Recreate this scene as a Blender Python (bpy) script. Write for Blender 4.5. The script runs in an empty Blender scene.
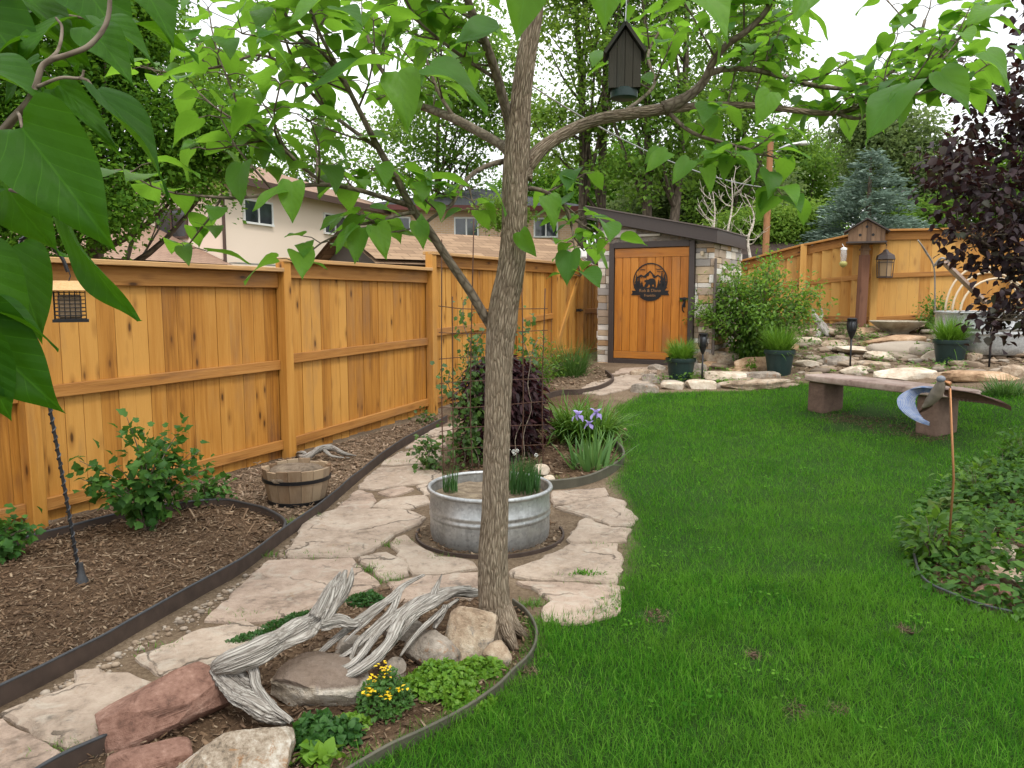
import bpy, bmesh, math, random
import numpy as np
from mathutils import Vector, Matrix, noise as mnoise

SC = bpy.context.scene
COL = SC.collection
R = math.radians
PI = math.pi
F = 780.0
PITCH = R(6.4)
EYE = 1.55
CP, SP = math.cos(PITCH), math.sin(PITCH)

# ------------------------------------------------------------------ terrain
def _sp(t):
    t = np.maximum(t, 0.0)
    return t * t / (t + 0.6)

def _ss(a, b, t):
    t = np.clip((t - a) / (b - a), 0, 1)
    return t * t * (3 - 2 * t)

def H(x, y):
    x = np.minimum(np.asarray(x, float), 9.0)
    y = np.minimum(np.asarray(y, float), 17.0)
    left = 0.25 + 0.75 * _ss(-2.2, 1.5, x)
    h = 0.055 * _sp(y - 5.0) * left
    h = h + 0.06 * _sp(y - 10.2) * np.clip((x - 1) / 3, 0, 1)
    h = h + 0.10 * _sp(x - 3.2) * _ss(6, 9, y)
    return h

def h1(x, y):
    return float(H(x, y))

def ray(u, v):
    a, b = (u - 512) / F, (384 - v) / F
    return Vector((a, CP + b * SP, -SP + b * CP))

def at(u, v, y):
    """the point seen at a pixel of the photograph, y metres ahead"""
    d = ray(u, v)
    s = y / d.y
    return Vector((d.x * s, y, EYE + d.z * s))

def P(u, v, h=0.0):
    """the point seen at a pixel that stands h above the ground"""
    d = ray(u, v)
    s0, s = 0.3, 0.3
    step = 0.05
    while s < 60:
        p = d * s
        if EYE + p.z <= h1(p.x, p.y) + h:
            lo, hi = s - step, s
            for _ in range(24):
                m = (lo + hi) / 2
                q = d * m
                if EYE + q.z <= h1(q.x, q.y) + h: hi = m
                else: lo = m
            q = d * hi
            return Vector((q.x, q.y, EYE + q.z))
        s += step
    q = d * 30
    return Vector((q.x, q.y, h1(q.x, q.y) + h))

def px(n, y):
    """size in metres of n pixels y metres ahead"""
    return n * y / F

def in_poly(pts, X, Y):
    ins = np.zeros(X.shape, bool)
    n = len(pts)
    for i in range(n):
        x0, y0 = pts[i]; x1, y1 = pts[(i + 1) % n]
        if y0 == y1: continue
        c = ((y0 > Y) != (y1 > Y)) & (X < (x1 - x0) * (Y - y0) / (y1 - y0) + x0)
        ins ^= c
    return ins

def seg_dist(pts, X, Y, closed=False):
    d = np.full(X.shape, 1e9)
    n = len(pts)
    for i in range(n if closed else n - 1):
        ax, ay = pts[i]; bx, by = pts[(i + 1) % n]
        dx, dy = bx - ax, by - ay
        L = dx * dx + dy * dy + 1e-12
        t = np.clip(((X - ax) * dx + (Y - ay) * dy) / L, 0, 1)
        d = np.minimum(d, np.hypot(X - ax - t * dx, Y - ay - t * dy))
    return d

def smooth_line(pts, n=8):
    """Catmull-Rom through the points"""
    pts = [Vector(p) for p in pts]
    if len(pts) < 3: return pts
    ext = [pts[0] * 2 - pts[1]] + pts + [pts[-1] * 2 - pts[-2]]
    out = []
    for i in range(1, len(ext) - 2):
        p0, p1, p2, p3 = ext[i - 1:i + 3]
        for k in range(n):
            t = k / n
            out.append(0.5 * ((2 * p1) + (p2 - p0) * t + (2 * p0 - 5 * p1 + 4 * p2 - p3) * t * t
                              + (3 * p1 - p0 - 3 * p2 + p3) * t ** 3))
    out.append(pts[-1])
    return out

def lerp_list(vals, n=8):
    out = []
    for i in range(len(vals) - 1):
        for k in range(n):
            t = k / n
            out.append(vals[i] * (1 - t) + vals[i + 1] * t)
    out.append(vals[-1])
    return out

# ------------------------------------------------------------------ objects
def tag(o, label=None, cat=None, group=None, kind=None):
    if label: o['label'] = label
    if cat: o['category'] = cat
    if group: o['group'] = group
    if kind: o['kind'] = kind
    return o

def empty(name, loc=(0, 0, 0), rz=0.0, label=None, cat=None, group=None):
    o = bpy.data.objects.new(name, None)
    o.empty_display_size = 0.1
    o.location = loc
    o.rotation_euler = (0, 0, rz)
    COL.objects.link(o)
    return tag(o, label, cat, group)

def copy_tree(o, parent=None):
    c = o.copy(); COL.objects.link(c); c.parent = parent
    for ch in list(o.children): copy_tree(ch, c)
    return c

def frame_to(d, up=(0, 0, 1)):
    """matrix whose z axis is d"""
    z = Vector(d).normalized()
    u = Vector(up)
    if abs(z.dot(u.normalized())) > 0.98: u = Vector((0, 1, 0))
    x = u.cross(z).normalized()
    y = z.cross(x)
    return Matrix((x, y, z)).transposed()

class MB:
    """collects boxes, bars, tubes and turned shapes; build() links them as one mesh"""
    def __init__(self, seed=0):
        self.v, self.f, self.g, self.m = [], [], [], []
        self.r = random.Random(seed)
        self.mi = 0
    def add(self, vs, fs, gs=None):
        o = len(self.v)
        self.v += [tuple(p) for p in vs]
        self.f += [tuple(i + o for i in f) for f in fs]
        self.m += [self.mi] * len(fs)
        self.g += [tuple(p) for p in (gs if gs is not None else vs)]
    def box(self, c, s, rot=None, taper=1.0, bev=0.0):
        """box at c of size s; grain runs along its longest side"""
        c = Vector(c); rot = rot or Matrix.Identity(3)
        hx, hy, hz = s[0] / 2, s[1] / 2, s[2] / 2
        la = max(range(3), key=lambda i: s[i])
        off = (self.r.uniform(0, 50), self.r.uniform(0, 50), self.r.uniform(0, 50))
        vs, gs = [], []
        b = min(bev, hx * .45, hy * .45, hz * .45)
        def put(x, y, z):
            t = taper if z > 0 else 1.0
            p = Vector((x * t, y * t, z))
            vs.append(c + rot @ p)
            q = [x, y, z]
            a = q[la]; rest = [q[i] for i in range(3) if i != la]
            gs.append((rest[0] + off[0], rest[1] + off[1], a + off[2]))
        if b <= 0:
            for x in (-hx, hx):
                for y in (-hy, hy):
                    for z in (-hz, hz): put(x, y, z)
            fs = [(0, 1, 3, 2), (4, 6, 7, 5), (0, 4, 5, 1), (2, 3, 7, 6), (0, 2, 6, 4), (1, 5, 7, 3)]
        else:
            bm = bmesh.new()
            bmesh.ops.create_cube(bm, size=1)
            for w in bm.verts: w.co = Vector((w.co.x * hx * 2, w.co.y * hy * 2, w.co.z * hz * 2))
            bmesh.ops.bevel(bm, geom=list(bm.edges), offset=b, segments=1, affect='EDGES', profile=.5)
            bm.verts.index_update()
            for w in bm.verts: put(*w.co)
            fs = [tuple(w.index for w in f.verts) for f in bm.faces]
            bm.free()
        self.add(vs, fs, gs)
    def bar(self, p0, p1, w, h, up=(0, 0, 1), bev=0.0):
        """rectangular bar p0-p1; h is measured along up"""
        p0, p1 = Vector(p0), Vector(p1)
        d = p1 - p0
        z = d.normalized()
        x = Vector(up).cross(z)
        if x.length < 1e-5: x = Vector((1, 0, 0)).cross(z)
        x.normalize()
        y = z.cross(x)
        self.box((p0 + p1) / 2, (w, h, d.length), Matrix((x, y, z)).transposed(), bev=bev)
    def tube(self, pts, rad, n=8, cap=True, flat=None, wob=0.0, wobf=3.0, twist=0.0, seed=0, crack=0.0, cf=4.0, cs=1.2):
        pts = [Vector(p) for p in pts]
        m = len(pts)
        if not hasattr(rad, '__len__'): rad = [rad] * m
        vs, gs, fs = [], [], []
        off = (self.r.uniform(0, 50), self.r.uniform(0, 50), self.r.uniform(0, 50))
        t = (pts[1] - pts[0]).normalized()
        fr = frame_to(t)
        x = fr.col[0].copy()
        s = 0.0
        for i in range(m):
            if i: s += (pts[i] - pts[i - 1]).length
            a = pts[min(i + 1, m - 1)] - pts[max(i - 1, 0)]
            if a.length < 1e-9: a = t
            t = a.normalized()
            x = (x - t * x.dot(t)); x.normalize()
            y = t.cross(x)
            for k in range(n):
                th = 2 * PI * k / n
                r = rad[i]
                if wob:
                    q = th + twist * s
                    r *= 1 + wob * mnoise.noise(Vector((math.cos(q) * wobf + seed * 7.1, math.sin(q) * wobf, s * 2.2))) \
                        + .45 * wob * mnoise.noise(Vector((math.cos(q) * wobf * 3 + seed, math.sin(q) * wobf * 3, s * 4)))
                if crack:
                    q = th + twist * s
                    e = abs(mnoise.noise(Vector((math.cos(q) * cf + seed, math.sin(q) * cf, s * cs + seed))))
                    e2 = abs(mnoise.noise(Vector((math.cos(q) * cf * 2.3, math.sin(q) * cf * 2.3 + seed, s * cs * 1.7))))
                    r *= 1 - crack * max(0, 1 - e / .13) - crack * .5 * max(0, 1 - e2 / .13)
                rx, ry = (r, r) if flat is None else (r, r * flat)
                vs.append(pts[i] + x * (math.cos(th) * rx) + y * (math.sin(th) * ry))
                q = th + twist * s
                gs.append((math.cos(q) * rad[i] + off[0], math.sin(q) * rad[i] + off[1], s + off[2]))
        for i in range(m - 1):
            for k in range(n):
                k2 = (k + 1) % n
                fs.append((i * n + k, i * n + k2, (i + 1) * n + k2, (i + 1) * n + k))
        if cap:
            fs.append(tuple(range(n - 1, -1, -1)))
            fs.append(tuple((m - 1) * n + k for k in range(n)))
        self.add(vs, fs, gs)
    def lathe(self, prof, c=(0, 0, 0), n=32, close=False):
        """turns (r, z) pairs about a vertical axis at c"""
        cx, cy, cz = c
        vs, fs = [], []
        m = len(prof)
        for r, z in prof:
            for k in range(n):
                th = 2 * PI * k / n
                vs.append((cx + r * math.cos(th), cy + r * math.sin(th), cz + z))
        for i in range(m - 1):
            for k in range(n):
                k2 = (k + 1) % n
                fs.append((i * n + k, i * n + k2, (i + 1) * n + k2, (i + 1) * n + k))
        if prof[0][0] > 1e-4: fs.append(tuple(range(n - 1, -1, -1)))
        if prof[-1][0] > 1e-4: fs.append(tuple((m - 1) * n + k for k in range(n)))
        self.add(vs, fs)
    def prism(self, poly, thick, M):
        """outline (x, z) extruded along y by thick, placed with matrix M"""
        n = len(poly)
        vs = [M @ Vector((x, 0, z)) for x, z in poly] + [M @ Vector((x, thick, z)) for x, z in poly]
        fs = [tuple(range(n)), tuple(range(2 * n - 1, n - 1, -1))]
        for i in range(n):
            j = (i + 1) % n
            fs.append((j, i, i + n, j + n))
        self.add(vs, fs)
    def quad(self, a, b, c, d):
        self.add([a, b, c, d], [(0, 1, 2, 3)])
    def build(self, name, mats, parent=None, smooth=False, angle=None):
        me = bpy.data.meshes.new(name)
        me.from_pydata(self.v, [], self.f)
        if not isinstance(mats, (list, tuple)): mats = [mats]
        for m in mats: me.materials.append(m)
        if len(mats) > 1: me.polygons.foreach_set('material_index', self.m)
        at_ = me.attributes.new('gc', 'FLOAT_VECTOR', 'POINT')
        at_.data.foreach_set('vector', np.array(self.g, 'f').ravel())
        me.validate()
        if smooth:
            me.polygons.foreach_set('use_smooth', [True] * len(me.polygons))
            if angle: me.set_sharp_from_angle(angle=R(angle))
        me.update()
        o = bpy.data.objects.new(name, me)
        COL.objects.link(o)
        if parent: o.parent = parent
        return o

def np_obj(name, V, Fc, mat, parent=None, smooth=False, gc=None):
    """mesh from arrays: V (n,3), Fc (m,k)"""
    V = np.asarray(V, 'f'); Fc = np.asarray(Fc, 'i')
    me = bpy.data.meshes.new(name)
    k = Fc.shape[1]; m = len(Fc)
    me.vertices.add(len(V)); me.vertices.foreach_set('co', V.ravel())
    me.loops.add(m * k); me.loops.foreach_set('vertex_index', Fc.ravel())
    me.polygons.add(m)
    me.polygons.foreach_set('loop_start', np.arange(0, m * k, k, dtype='i'))
    if smooth: me.polygons.foreach_set('use_smooth', np.ones(m, bool))
    me.materials.append(mat)
    if gc is not None:
        a = me.attributes.new('gc', 'FLOAT_VECTOR', 'POINT')
        a.data.foreach_set('vector', np.asarray(gc, 'f').ravel())
    me.update(calc_edges=True)
    o = bpy.data.objects.new(name, me)
    COL.objects.link(o)
    if parent: o.parent = parent
    return o

# ------------------------------------------------------------------ leaves
def leaf_template(shape, nl=6, nc=4, fold=.25, droop=.35, wave=0.0, seed=0):
    """leaf of unit length along +y; shape(t) is its half width"""
    rr = random.Random(seed)
    V, Q = [], []
    rows = ((0, .035, .09, .18, .30, .45, .60, .74, .86, .95, 1) if nl < 12 else [(i / nl) ** 1.25 for i in range(nl + 1)]) if shape is heart else [i / nl for i in range(nl + 1)]
    nl = len(rows) - 1
    for i in range(nl + 1):
        t = rows[i]
        w = shape(t)
        for j in range(nc + 1):
            s = j / nc * 2 - 1
            x = s * w
            y = t
            if shape is heart: y = t - .15 * abs(s) ** 1.6 * (1 - t) ** 3 * min(1, t * 12 + .35)
            z = fold * abs(x) - droop * t * t + wave * math.sin(t * 7 + s * 2 + seed) * abs(s)
            V.append((x, y, z))
    for i in range(nl):
        for j in range(nc):
            a = i * (nc + 1) + j
            Q.append((a, a + 1, a + nc + 2, a + nc + 1))
    return np.array(V), np.array(Q)

def heart(t):
    X = (0, .035, .09, .18, .30, .45, .60, .74, .86, .95, 1); Y = (.10, .25, .345, .415, .425, .385, .30, .195, .095, .03, .004)
    i = min(max(sum(1 for x in X if x <= t) - 1, 0), 9)
    a, b = X[i], X[i + 1]; k = (t - a) / (b - a)
    sl = lambda j: (Y[min(j + 1, 10)] - Y[max(j - 1, 0)]) / (X[min(j + 1, 10)] - X[max(j - 1, 0)])
    return (2 * k ** 3 - 3 * k * k + 1) * Y[i] + (k ** 3 - 2 * k * k + k) * (b - a) * sl(i) + (3 * k * k - 2 * k ** 3) * Y[i + 1] + (k ** 3 - k * k) * (b - a) * sl(i + 1)

def oval(t):
    return .28 * math.sin(PI * min(max(t, .02), .985)) ** .8

def lance(t):
    return .12 * math.sin(PI * min(max(t ** .8, .03), .985))

def diamond():
    V = np.array([(0, 0, 0), (.32, .45, .06), (0, 1, -.12), (-.32, .45, .06)])
    return V, np.array([(0, 1, 2, 3)])

def unit(a):
    return a / np.maximum(np.linalg.norm(a, axis=-1, keepdims=True), 1e-9)

def leaf_array(tpl, pos, d, n, size, wid=None):
    """places a leaf template at pos, tip towards d, upper side towards n"""
    V, Q = tpl
    pos, d, n = np.asarray(pos, float), unit(np.asarray(d, float)), np.asarray(n, float)
    size = np.broadcast_to(np.asarray(size, float), (len(pos),))
    x = unit(np.cross(d, n))
    z = np.cross(x, d)
    w = size if wid is None else size * wid
    out = pos[:, None, :] + (V[None, :, 0:1] * x[:, None, :] * w[:, None, None]
                             + V[None, :, 1:2] * d[:, None, :] * size[:, None, None]
                             + V[None, :, 2:3] * z[:, None, :] * size[:, None, None])
    k = len(V)
    Fc = Q[None] + (np.arange(len(pos)) * k)[:, None, None]
    return out.reshape(-1, 3), Fc.reshape(-1, Q.shape[1])

def join_arrays(parts):
    V, Fc, o = [], [], 0
    for v, f in parts:
        V.append(v); Fc.append(f + o); o += len(v)
    return np.concatenate(V), np.concatenate(Fc)

def blades(rng, base, dirs, length, width, curl, nseg=3):
    """grass-like ribbons: base (n,3), dirs (n,3) unit start directions; each bends down by curl; quads narrowing to a tip"""
    n = len(base)
    length = np.broadcast_to(length, (n,)).astype(float); width = np.broadcast_to(width, (n,)).astype(float)
    curl = np.broadcast_to(curl, (n,)).astype(float)
    up = np.array([0, 0, 1.0])
    hor = dirs.copy(); hor[:, 2] = 0
    bad = np.linalg.norm(hor, axis=1) < 1e-4
    hor[bad] = [1, 0, 0]
    hor = unit(hor)
    ang0 = np.arccos(np.clip(dirs[:, 2], -1, 1))
    side = np.cross(up, hor)
    spin = rng.uniform(-.9, .9, n)
    side = unit(side * np.cos(spin)[:, None] + hor * np.sin(spin)[:, None])
    p = base.astype(float).copy()
    rows = []
    for i in range(nseg + 1):
        t = i / nseg
        w = width * (1 - t ** 1.6) * .5 + 1e-4
        if i == 0: w = width * .35
        rows.append(p - side * w[:, None]); rows.append(p + side * w[:, None])
        a = ang0 + curl * (t + .5 / nseg) ** 1.2
        step = length / nseg
        p = p + (hor * np.sin(a)[:, None] + up * np.cos(a)[:, None]) * step[:, None]
    V = np.stack(rows, 1).reshape(-1, 3)
    k = 2 * (nseg + 1)
    q = np.array([(2 * i, 2 * i + 1, 2 * i + 3, 2 * i + 2) for i in range(nseg)])
    Fc = (q[None] + (np.arange(n) * k)[:, None, None]).reshape(-1, 4)
    return V, Fc

# ------------------------------------------------------------------ rocks and stones
_ICO = {}
def ico(sub):
    if sub not in _ICO:
        bm = bmesh.new()
        bmesh.ops.create_icosphere(bm, subdivisions=sub, radius=1)
        bm.verts.index_update()
        _ICO[sub] = (np.array([v.co[:] for v in bm.verts]), np.array([[v.index for v in f.verts] for f in bm.faces]))
        bm.free()
    return _ICO[sub]

def rock_mesh(size, seed=0, planes=14, rough=.05, sub=4, flat_top=False, block=0.0):
    rng = np.random.default_rng(seed)
    V, Fc = ico(sub)
    V = V.copy()
    if block:
        V = np.sign(V) * np.abs(V) ** (1 - block); V /= np.abs(V).max(0)
    for _ in range(planes):
        n = unit(rng.normal(size=3))
        d = rng.uniform(.55, .86) * (1 + .42 * block)
        s = V @ n
        m = s > d
        V[m] -= n[None] * (s[m] - d)[:, None] * .94
    if flat_top:
        m = V[:, 2] > .5
        V[m, 2] = .5 + (V[m, 2] - .5) * .12
    for i in range(len(V)):
        q = Vector(V[i])
        k = mnoise.noise(q * 1.7 + Vector((seed * 3.1, 0, 0))) * rough * 1.2 + mnoise.noise(q * 5 + Vector((0, seed * 2.3, 0))) * rough * .6 \
            + mnoise.noise(q * 14 + Vector((0, seed, 1))) * rough * .25
        V[i] *= 1 + k
    return V * np.asarray(size)[None], Fc

def rock(name, loc, size, seed, mat, label, rz=0.0, tilt=(0, 0), planes=14, rough=.05, sub=4, group=None, cat='rock', flat_top=False, block=0.0):
    V, Fc = rock_mesh(size, seed, planes, rough, sub, flat_top, block)
    o = np_obj(name, V, Fc, mat, smooth=True)
    o.data.set_sharp_from_angle(angle=R(24))
    o.location = loc
    o.rotation_euler = (tilt[0], tilt[1], rz)
    return tag(o, label, cat, group)

def flat_stone(name, pts, thick, seed, mat, label, lift=.02, jag=.012, group=None, cat='flagstone'):
    """slab with a broken edge on the ground outline pts [(x, y)]"""
    r = random.Random(seed)
    out = []
    n = len(pts)
    sg = sum(pts[i][0] * pts[(i + 1) % n][1] - pts[(i + 1) % n][0] * pts[i][1] for i in range(n))
    grow_ = .012 if sg > 0 else -.012
    for i in range(n):
        a, b = Vector(pts[i]), Vector(pts[(i + 1) % n])
        L = (b - a).length
        k = max(1, int(L / .05))
        nrm = Vector((b.y - a.y, a.x - b.x)).normalized() if L > 1e-6 else Vector((0, 0))
        for j in range(k):
            p = a.lerp(b, j / k)
            t = grow_ + mnoise.noise(Vector((p.x * 9, p.y * 9, seed))) * jag * 1.6 + r.uniform(-1, 1) * jag * .35
            out.append(p + nrm * t)
    c = sum(out, Vector((0, 0))) / len(out)
    rings = []
    for sh, dz in ((0, -thick), (.004, -.010), (.016, 0.0)):
        ring = []
        for i, p in enumerate(out):
            q = out[(i + 1) % len(out)]; w = out[i - 1]
            tn = (q - w); nn = Vector((-tn.y, tn.x))
            if nn.length < 1e-9: nn = c - p
            nn.normalize()
            if nn.dot(c - p) < 0 and (c - p).length > .25: pass
            z = h1(p.x, p.y) + lift + dz
            k = 1 - sh / max(.05, (c - p).length)
            s = c + (p - c) * k
            ring.append((s.x, s.y, z + (r.uniform(-.002, .002) if dz == 0 else 0)))
        rings.append(ring)
    m = len(out)
    vs = [p for rg in rings for p in rg]
    fs = []
    for a in range(2):
        for i in range(m):
            j = (i + 1) % m
            fs.append((a * m + i, a * m + j, (a + 1) * m + j, (a + 1) * m + i))
    area = sum(out[i].x * out[(i + 1) % m].y - out[(i + 1) % m].x * out[i].y for i in range(m))
    top = list(range(2 * m, 3 * m))
    if area < 0:
        fs = [tuple(reversed(f)) for f in fs]
        top.reverse()
    fs.append(tuple(top))
    mb = MB(seed); mb.add(vs, fs)
    o = mb.build(name, mat)
    return tag(o, label, cat, group)
# ------------------------------------------------------------------ materials
class NT:
    def __init__(self, name):
        self.m = bpy.data.materials.new(name)
        self.m.use_nodes = True
        self.t = self.m.node_tree
        self.t.nodes.clear()
        self.out = self.t.nodes.new('ShaderNodeOutputMaterial')
    def n(self, typ, ins=None, **props):
        nd = self.t.nodes.new('ShaderNode' + typ)
        for k, v in props.items(): setattr(nd, k, v)
        for k, v in (ins or {}).items(): self.set(nd.inputs[k], v)
        return nd
    def set(self, sock, v):
        if isinstance(v, bpy.types.NodeSocket): self.t.links.new(v, sock)
        elif isinstance(v, (tuple, list)) and sock.type == 'RGBA' and len(v) == 3: sock.default_value = (*v, 1)
        else: sock.default_value = v
    def ramp(self, fac, stops, interp='LINEAR'):
        nd = self.n('ValToRGB', {'Fac': fac})
        cr = nd.color_ramp; cr.interpolation = interp
        while len(cr.elements) < len(stops): cr.elements.new(.5)
        for e, (p, c) in zip(cr.elements, stops):
            e.position = p
            e.color = (*c, 1) if hasattr(c, '__len__') else (c, c, c, 1)
        return nd.outputs['Color']
    def noise(self, vec, scale, detail=4, rough=.55, dist=0):
        return self.n('TexNoise', {'Vector': vec, 'Scale': scale, 'Detail': detail, 'Roughness': rough, 'Distortion': dist}).outputs['Fac']
    def scale(self, vec, s, loc=(0, 0, 0)):
        return self.n('Mapping', {'Vector': vec, 'Scale': s, 'Location': loc}).outputs['Vector']
    def mix(self, fac, a, b, blend='MIX'):
        nd = self.n('Mix', data_type='RGBA', blend_type=blend)
        self.set(nd.inputs[0], fac); self.set(nd.inputs[6], a); self.set(nd.inputs[7], b)
        return nd.outputs[2]
    def math(self, op, a, b=0.0):
        nd = self.n('Math', operation=op)
        self.set(nd.inputs[0], a); self.set(nd.inputs[1], b)
        return nd.outputs[0]
    def attr(self, name='gc'):
        return self.n('Attribute', attribute_name=name).outputs['Vector']
    def obj(self):
        return self.n('TexCoord').outputs['Object']
    def pos(self):
        return self.n('NewGeometry').outputs['Position']
    def rnd(self):
        return self.n('NewGeometry').outputs['Random Per Island']
    def bump(self, h, strength=.4, dist=.01):
        return self.n('Bump', {'Height': h, 'Strength': strength, 'Distance': dist}).outputs['Normal']
    def pbr(self, color, rough=.6, metal=0.0, normal=None, spec=.4, **kw):
        d = {'Base Color': color, 'Roughness': rough, 'Metallic': metal, 'Specular IOR Level': spec}
        if normal is not None: d['Normal'] = normal
        d.update(kw)
        return self.n('BsdfPrincipled', d).outputs[0]
    def done(self, sh):
        self.t.links.new(sh, self.out.inputs['Surface'])
        return self.m

def mat_plain(name, col, rough=.6, metal=0.0, spec=.4, var=.12, bump=.0, scale=30):
    t = NT(name)
    f = t.noise(t.obj(), scale, 5)
    c = t.mix(f, tuple(x * (1 - var) for x in col), tuple(min(1, x * (1 + var)) for x in col))
    n = t.bump(f, bump, .01) if bump else None
    return t.done(t.pbr(c, rough, metal, n, spec))

def mat_wood(name, light, mid, dark, rough=.55, knots=.055, grain=.45, var=.3):
    """stained boards: every board has its own tone, streaky grain and a few knots"""
    t = NT(name)
    g = t.attr()
    warp = t.noise(t.scale(g, (6, 6, 1.4)), 1.0, 2)
    g2 = t.n('VectorMath', {0: g, 1: t.n('CombineXYZ', {'X': t.math('MULTIPLY', warp, .05)}).outputs[0]}, operation='ADD').outputs[0]
    a = t.noise(t.scale(g2, (34, 34, 1.5)), 1.0, 5, .6)
    b = t.noise(t.scale(g2, (160, 160, 3.5)), 1.0, 3, .6)
    broad = t.noise(t.scale(g, (5, 5, .9)), 1.0, 3)
    rnd = t.rnd()
    f = t.math('ADD', t.math('MULTIPLY', a, grain), t.math('MULTIPLY', rnd, var))
    f = t.math('ADD', f, t.math('MULTIPLY', broad, .35))
    f = t.math('ADD', f, t.math('MULTIPLY', b, .12))
    col = t.ramp(f, [(.34, dark), (.54, mid), (.78, light)])
    vo = t.n('TexVoronoi', {'Vector': t.scale(g, (7.5, 7.5, 2.6)), 'Scale': 1.0, 'Randomness': 1.0}).outputs['Distance']
    vk = t.math('ADD', vo, t.math('MULTIPLY', b, .05))
    halo = t.ramp(vk, [(knots + .03, 1.0), (knots + .22, 0.0)])
    col = t.mix(t.math('MULTIPLY', halo, .55), col, dark)
    kn = t.ramp(vk, [(knots, 1.0), (knots + .06, 0.0)])
    col = t.mix(t.math('MULTIPLY', kn, .85), col, tuple(x * .28 for x in dark))
    st = t.ramp(t.noise(t.scale(g, (3, 3, .8), (7, 2, 5)), 1.0, 5, .65), [(.52, 0.0), (.72, .42)])
    col = t.mix(st, col, tuple(x * .45 + .06 for x in dark))
    nrm = t.bump(t.math('ADD', a, t.math('MULTIPLY', b, .8)), .6, .006)
    return t.done(t.pbr(col, rough, 0, nrm, .3))

def mat_bark(name, light, mid, dark, fs=(26, 26, 5), bump=.9, dist=.012):
    t = NT(name)
    g = t.attr()
    w = t.n('VectorMath', {0: g, 1: t.n('VectorMath', {0: t.n('TexNoise', {'Vector': t.scale(g, (9, 9, 5)), 'Scale': 1.0}).outputs['Color'], 'Scale': .03}, operation='SCALE').outputs[0]}, operation='ADD').outputs[0]
    v = t.n('TexVoronoi', {'Vector': t.scale(w, fs), 'Scale': 1.6}, feature='DISTANCE_TO_EDGE').outputs['Distance']
    n1 = t.noise(t.scale(w, (fs[0] * 1.6, fs[1] * 1.6, fs[2] * 1.2)), 1.0, 6, .65)
    n2 = t.noise(t.scale(g, (4, 4, 2)), 1.0, 3)
    hgt = t.math('ADD', t.math('MULTIPLY', t.math('MINIMUM', v, .3), 1.6), t.math('MULTIPLY', n1, .9))
    f = t.math('ADD', hgt, t.math('MULTIPLY', n2, .25))
    c = t.ramp(f, [(.42, dark), (.68, mid), (1.0, light)])
    return t.done(t.pbr(c, .9, 0, t.bump(hgt, bump, dist), .15))

def mat_leaf(name, cols, trans=.4, tcol=None, rough=.45, spec=.35, vein=False, patch=None):
    t = NT(name)
    c = t.ramp(t.rnd(), [(i / max(1, len(cols) - 1), k) for i, k in enumerate(cols)])
    nz = t.noise(t.pos(), 1.6, 2)
    c = t.mix(t.math('MULTIPLY', nz, .35), c, tuple(x * .55 for x in cols[0]))
    if patch:
        c = t.mix(t.ramp(t.noise(t.pos(), 1.3, 4, .6), [(.46, 0.0), (.66, .55)]), c, patch)
        c = t.mix(t.ramp(t.noise(t.pos(), 3.7, 4, .65), [(.52, 0.0), (.70, .6)]), c, tuple(x * .55 for x in cols[0]))
    nrm = None
    if vein:
        s = t.n('SeparateXYZ', {0: t.attr()})
        ax = t.math('ABSOLUTE', s.outputs[0])
        mid = t.math('LESS_THAN', ax, .010)
        sd = t.math('MULTIPLY', t.math('GREATER_THAN', s.outputs[0], 0.0), .35)
        fr = t.math('FRACT', t.math('ADD', sd, t.math('MULTIPLY', t.math('SUBTRACT', s.outputs[1], t.math('POWER', ax, .85)), 5.2)))
        side = t.math('LESS_THAN', t.math('ABSOLUTE', t.math('SUBTRACT', fr, .5)), .022)
        vn = t.math('MAXIMUM', mid, side)
        quilt = t.math('MULTIPLY', t.math('ABSOLUTE', t.math('SUBTRACT', fr, .5)), 1.0)
        nrm = t.bump(t.math('ADD', quilt, t.math('MULTIPLY', t.noise(t.attr(), 9, 4, .6), .8)), .22, .006)
        c = t.mix(t.ramp(t.noise(t.attr(), 5, 5, .7), [(.50, 0.0), (.72, .45)]), c, tuple(x * .5 for x in cols[0]))
        c = t.mix(t.math('MULTIPLY', vn, .22), c, tuple(min(1, x * 1.9) for x in cols[-1]))
    tc = t.mix(.55, c, tcol or tuple(min(1, x * 1.9) for x in cols[-1]))
    p = t.pbr(c, rough, 0, nrm, spec)
    tr = t.n('BsdfTranslucent', {'Color': tc}).outputs[0]
    return t.done(t.n('MixShader', {0: trans, 1: p, 2: tr}).outputs[0])

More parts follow.
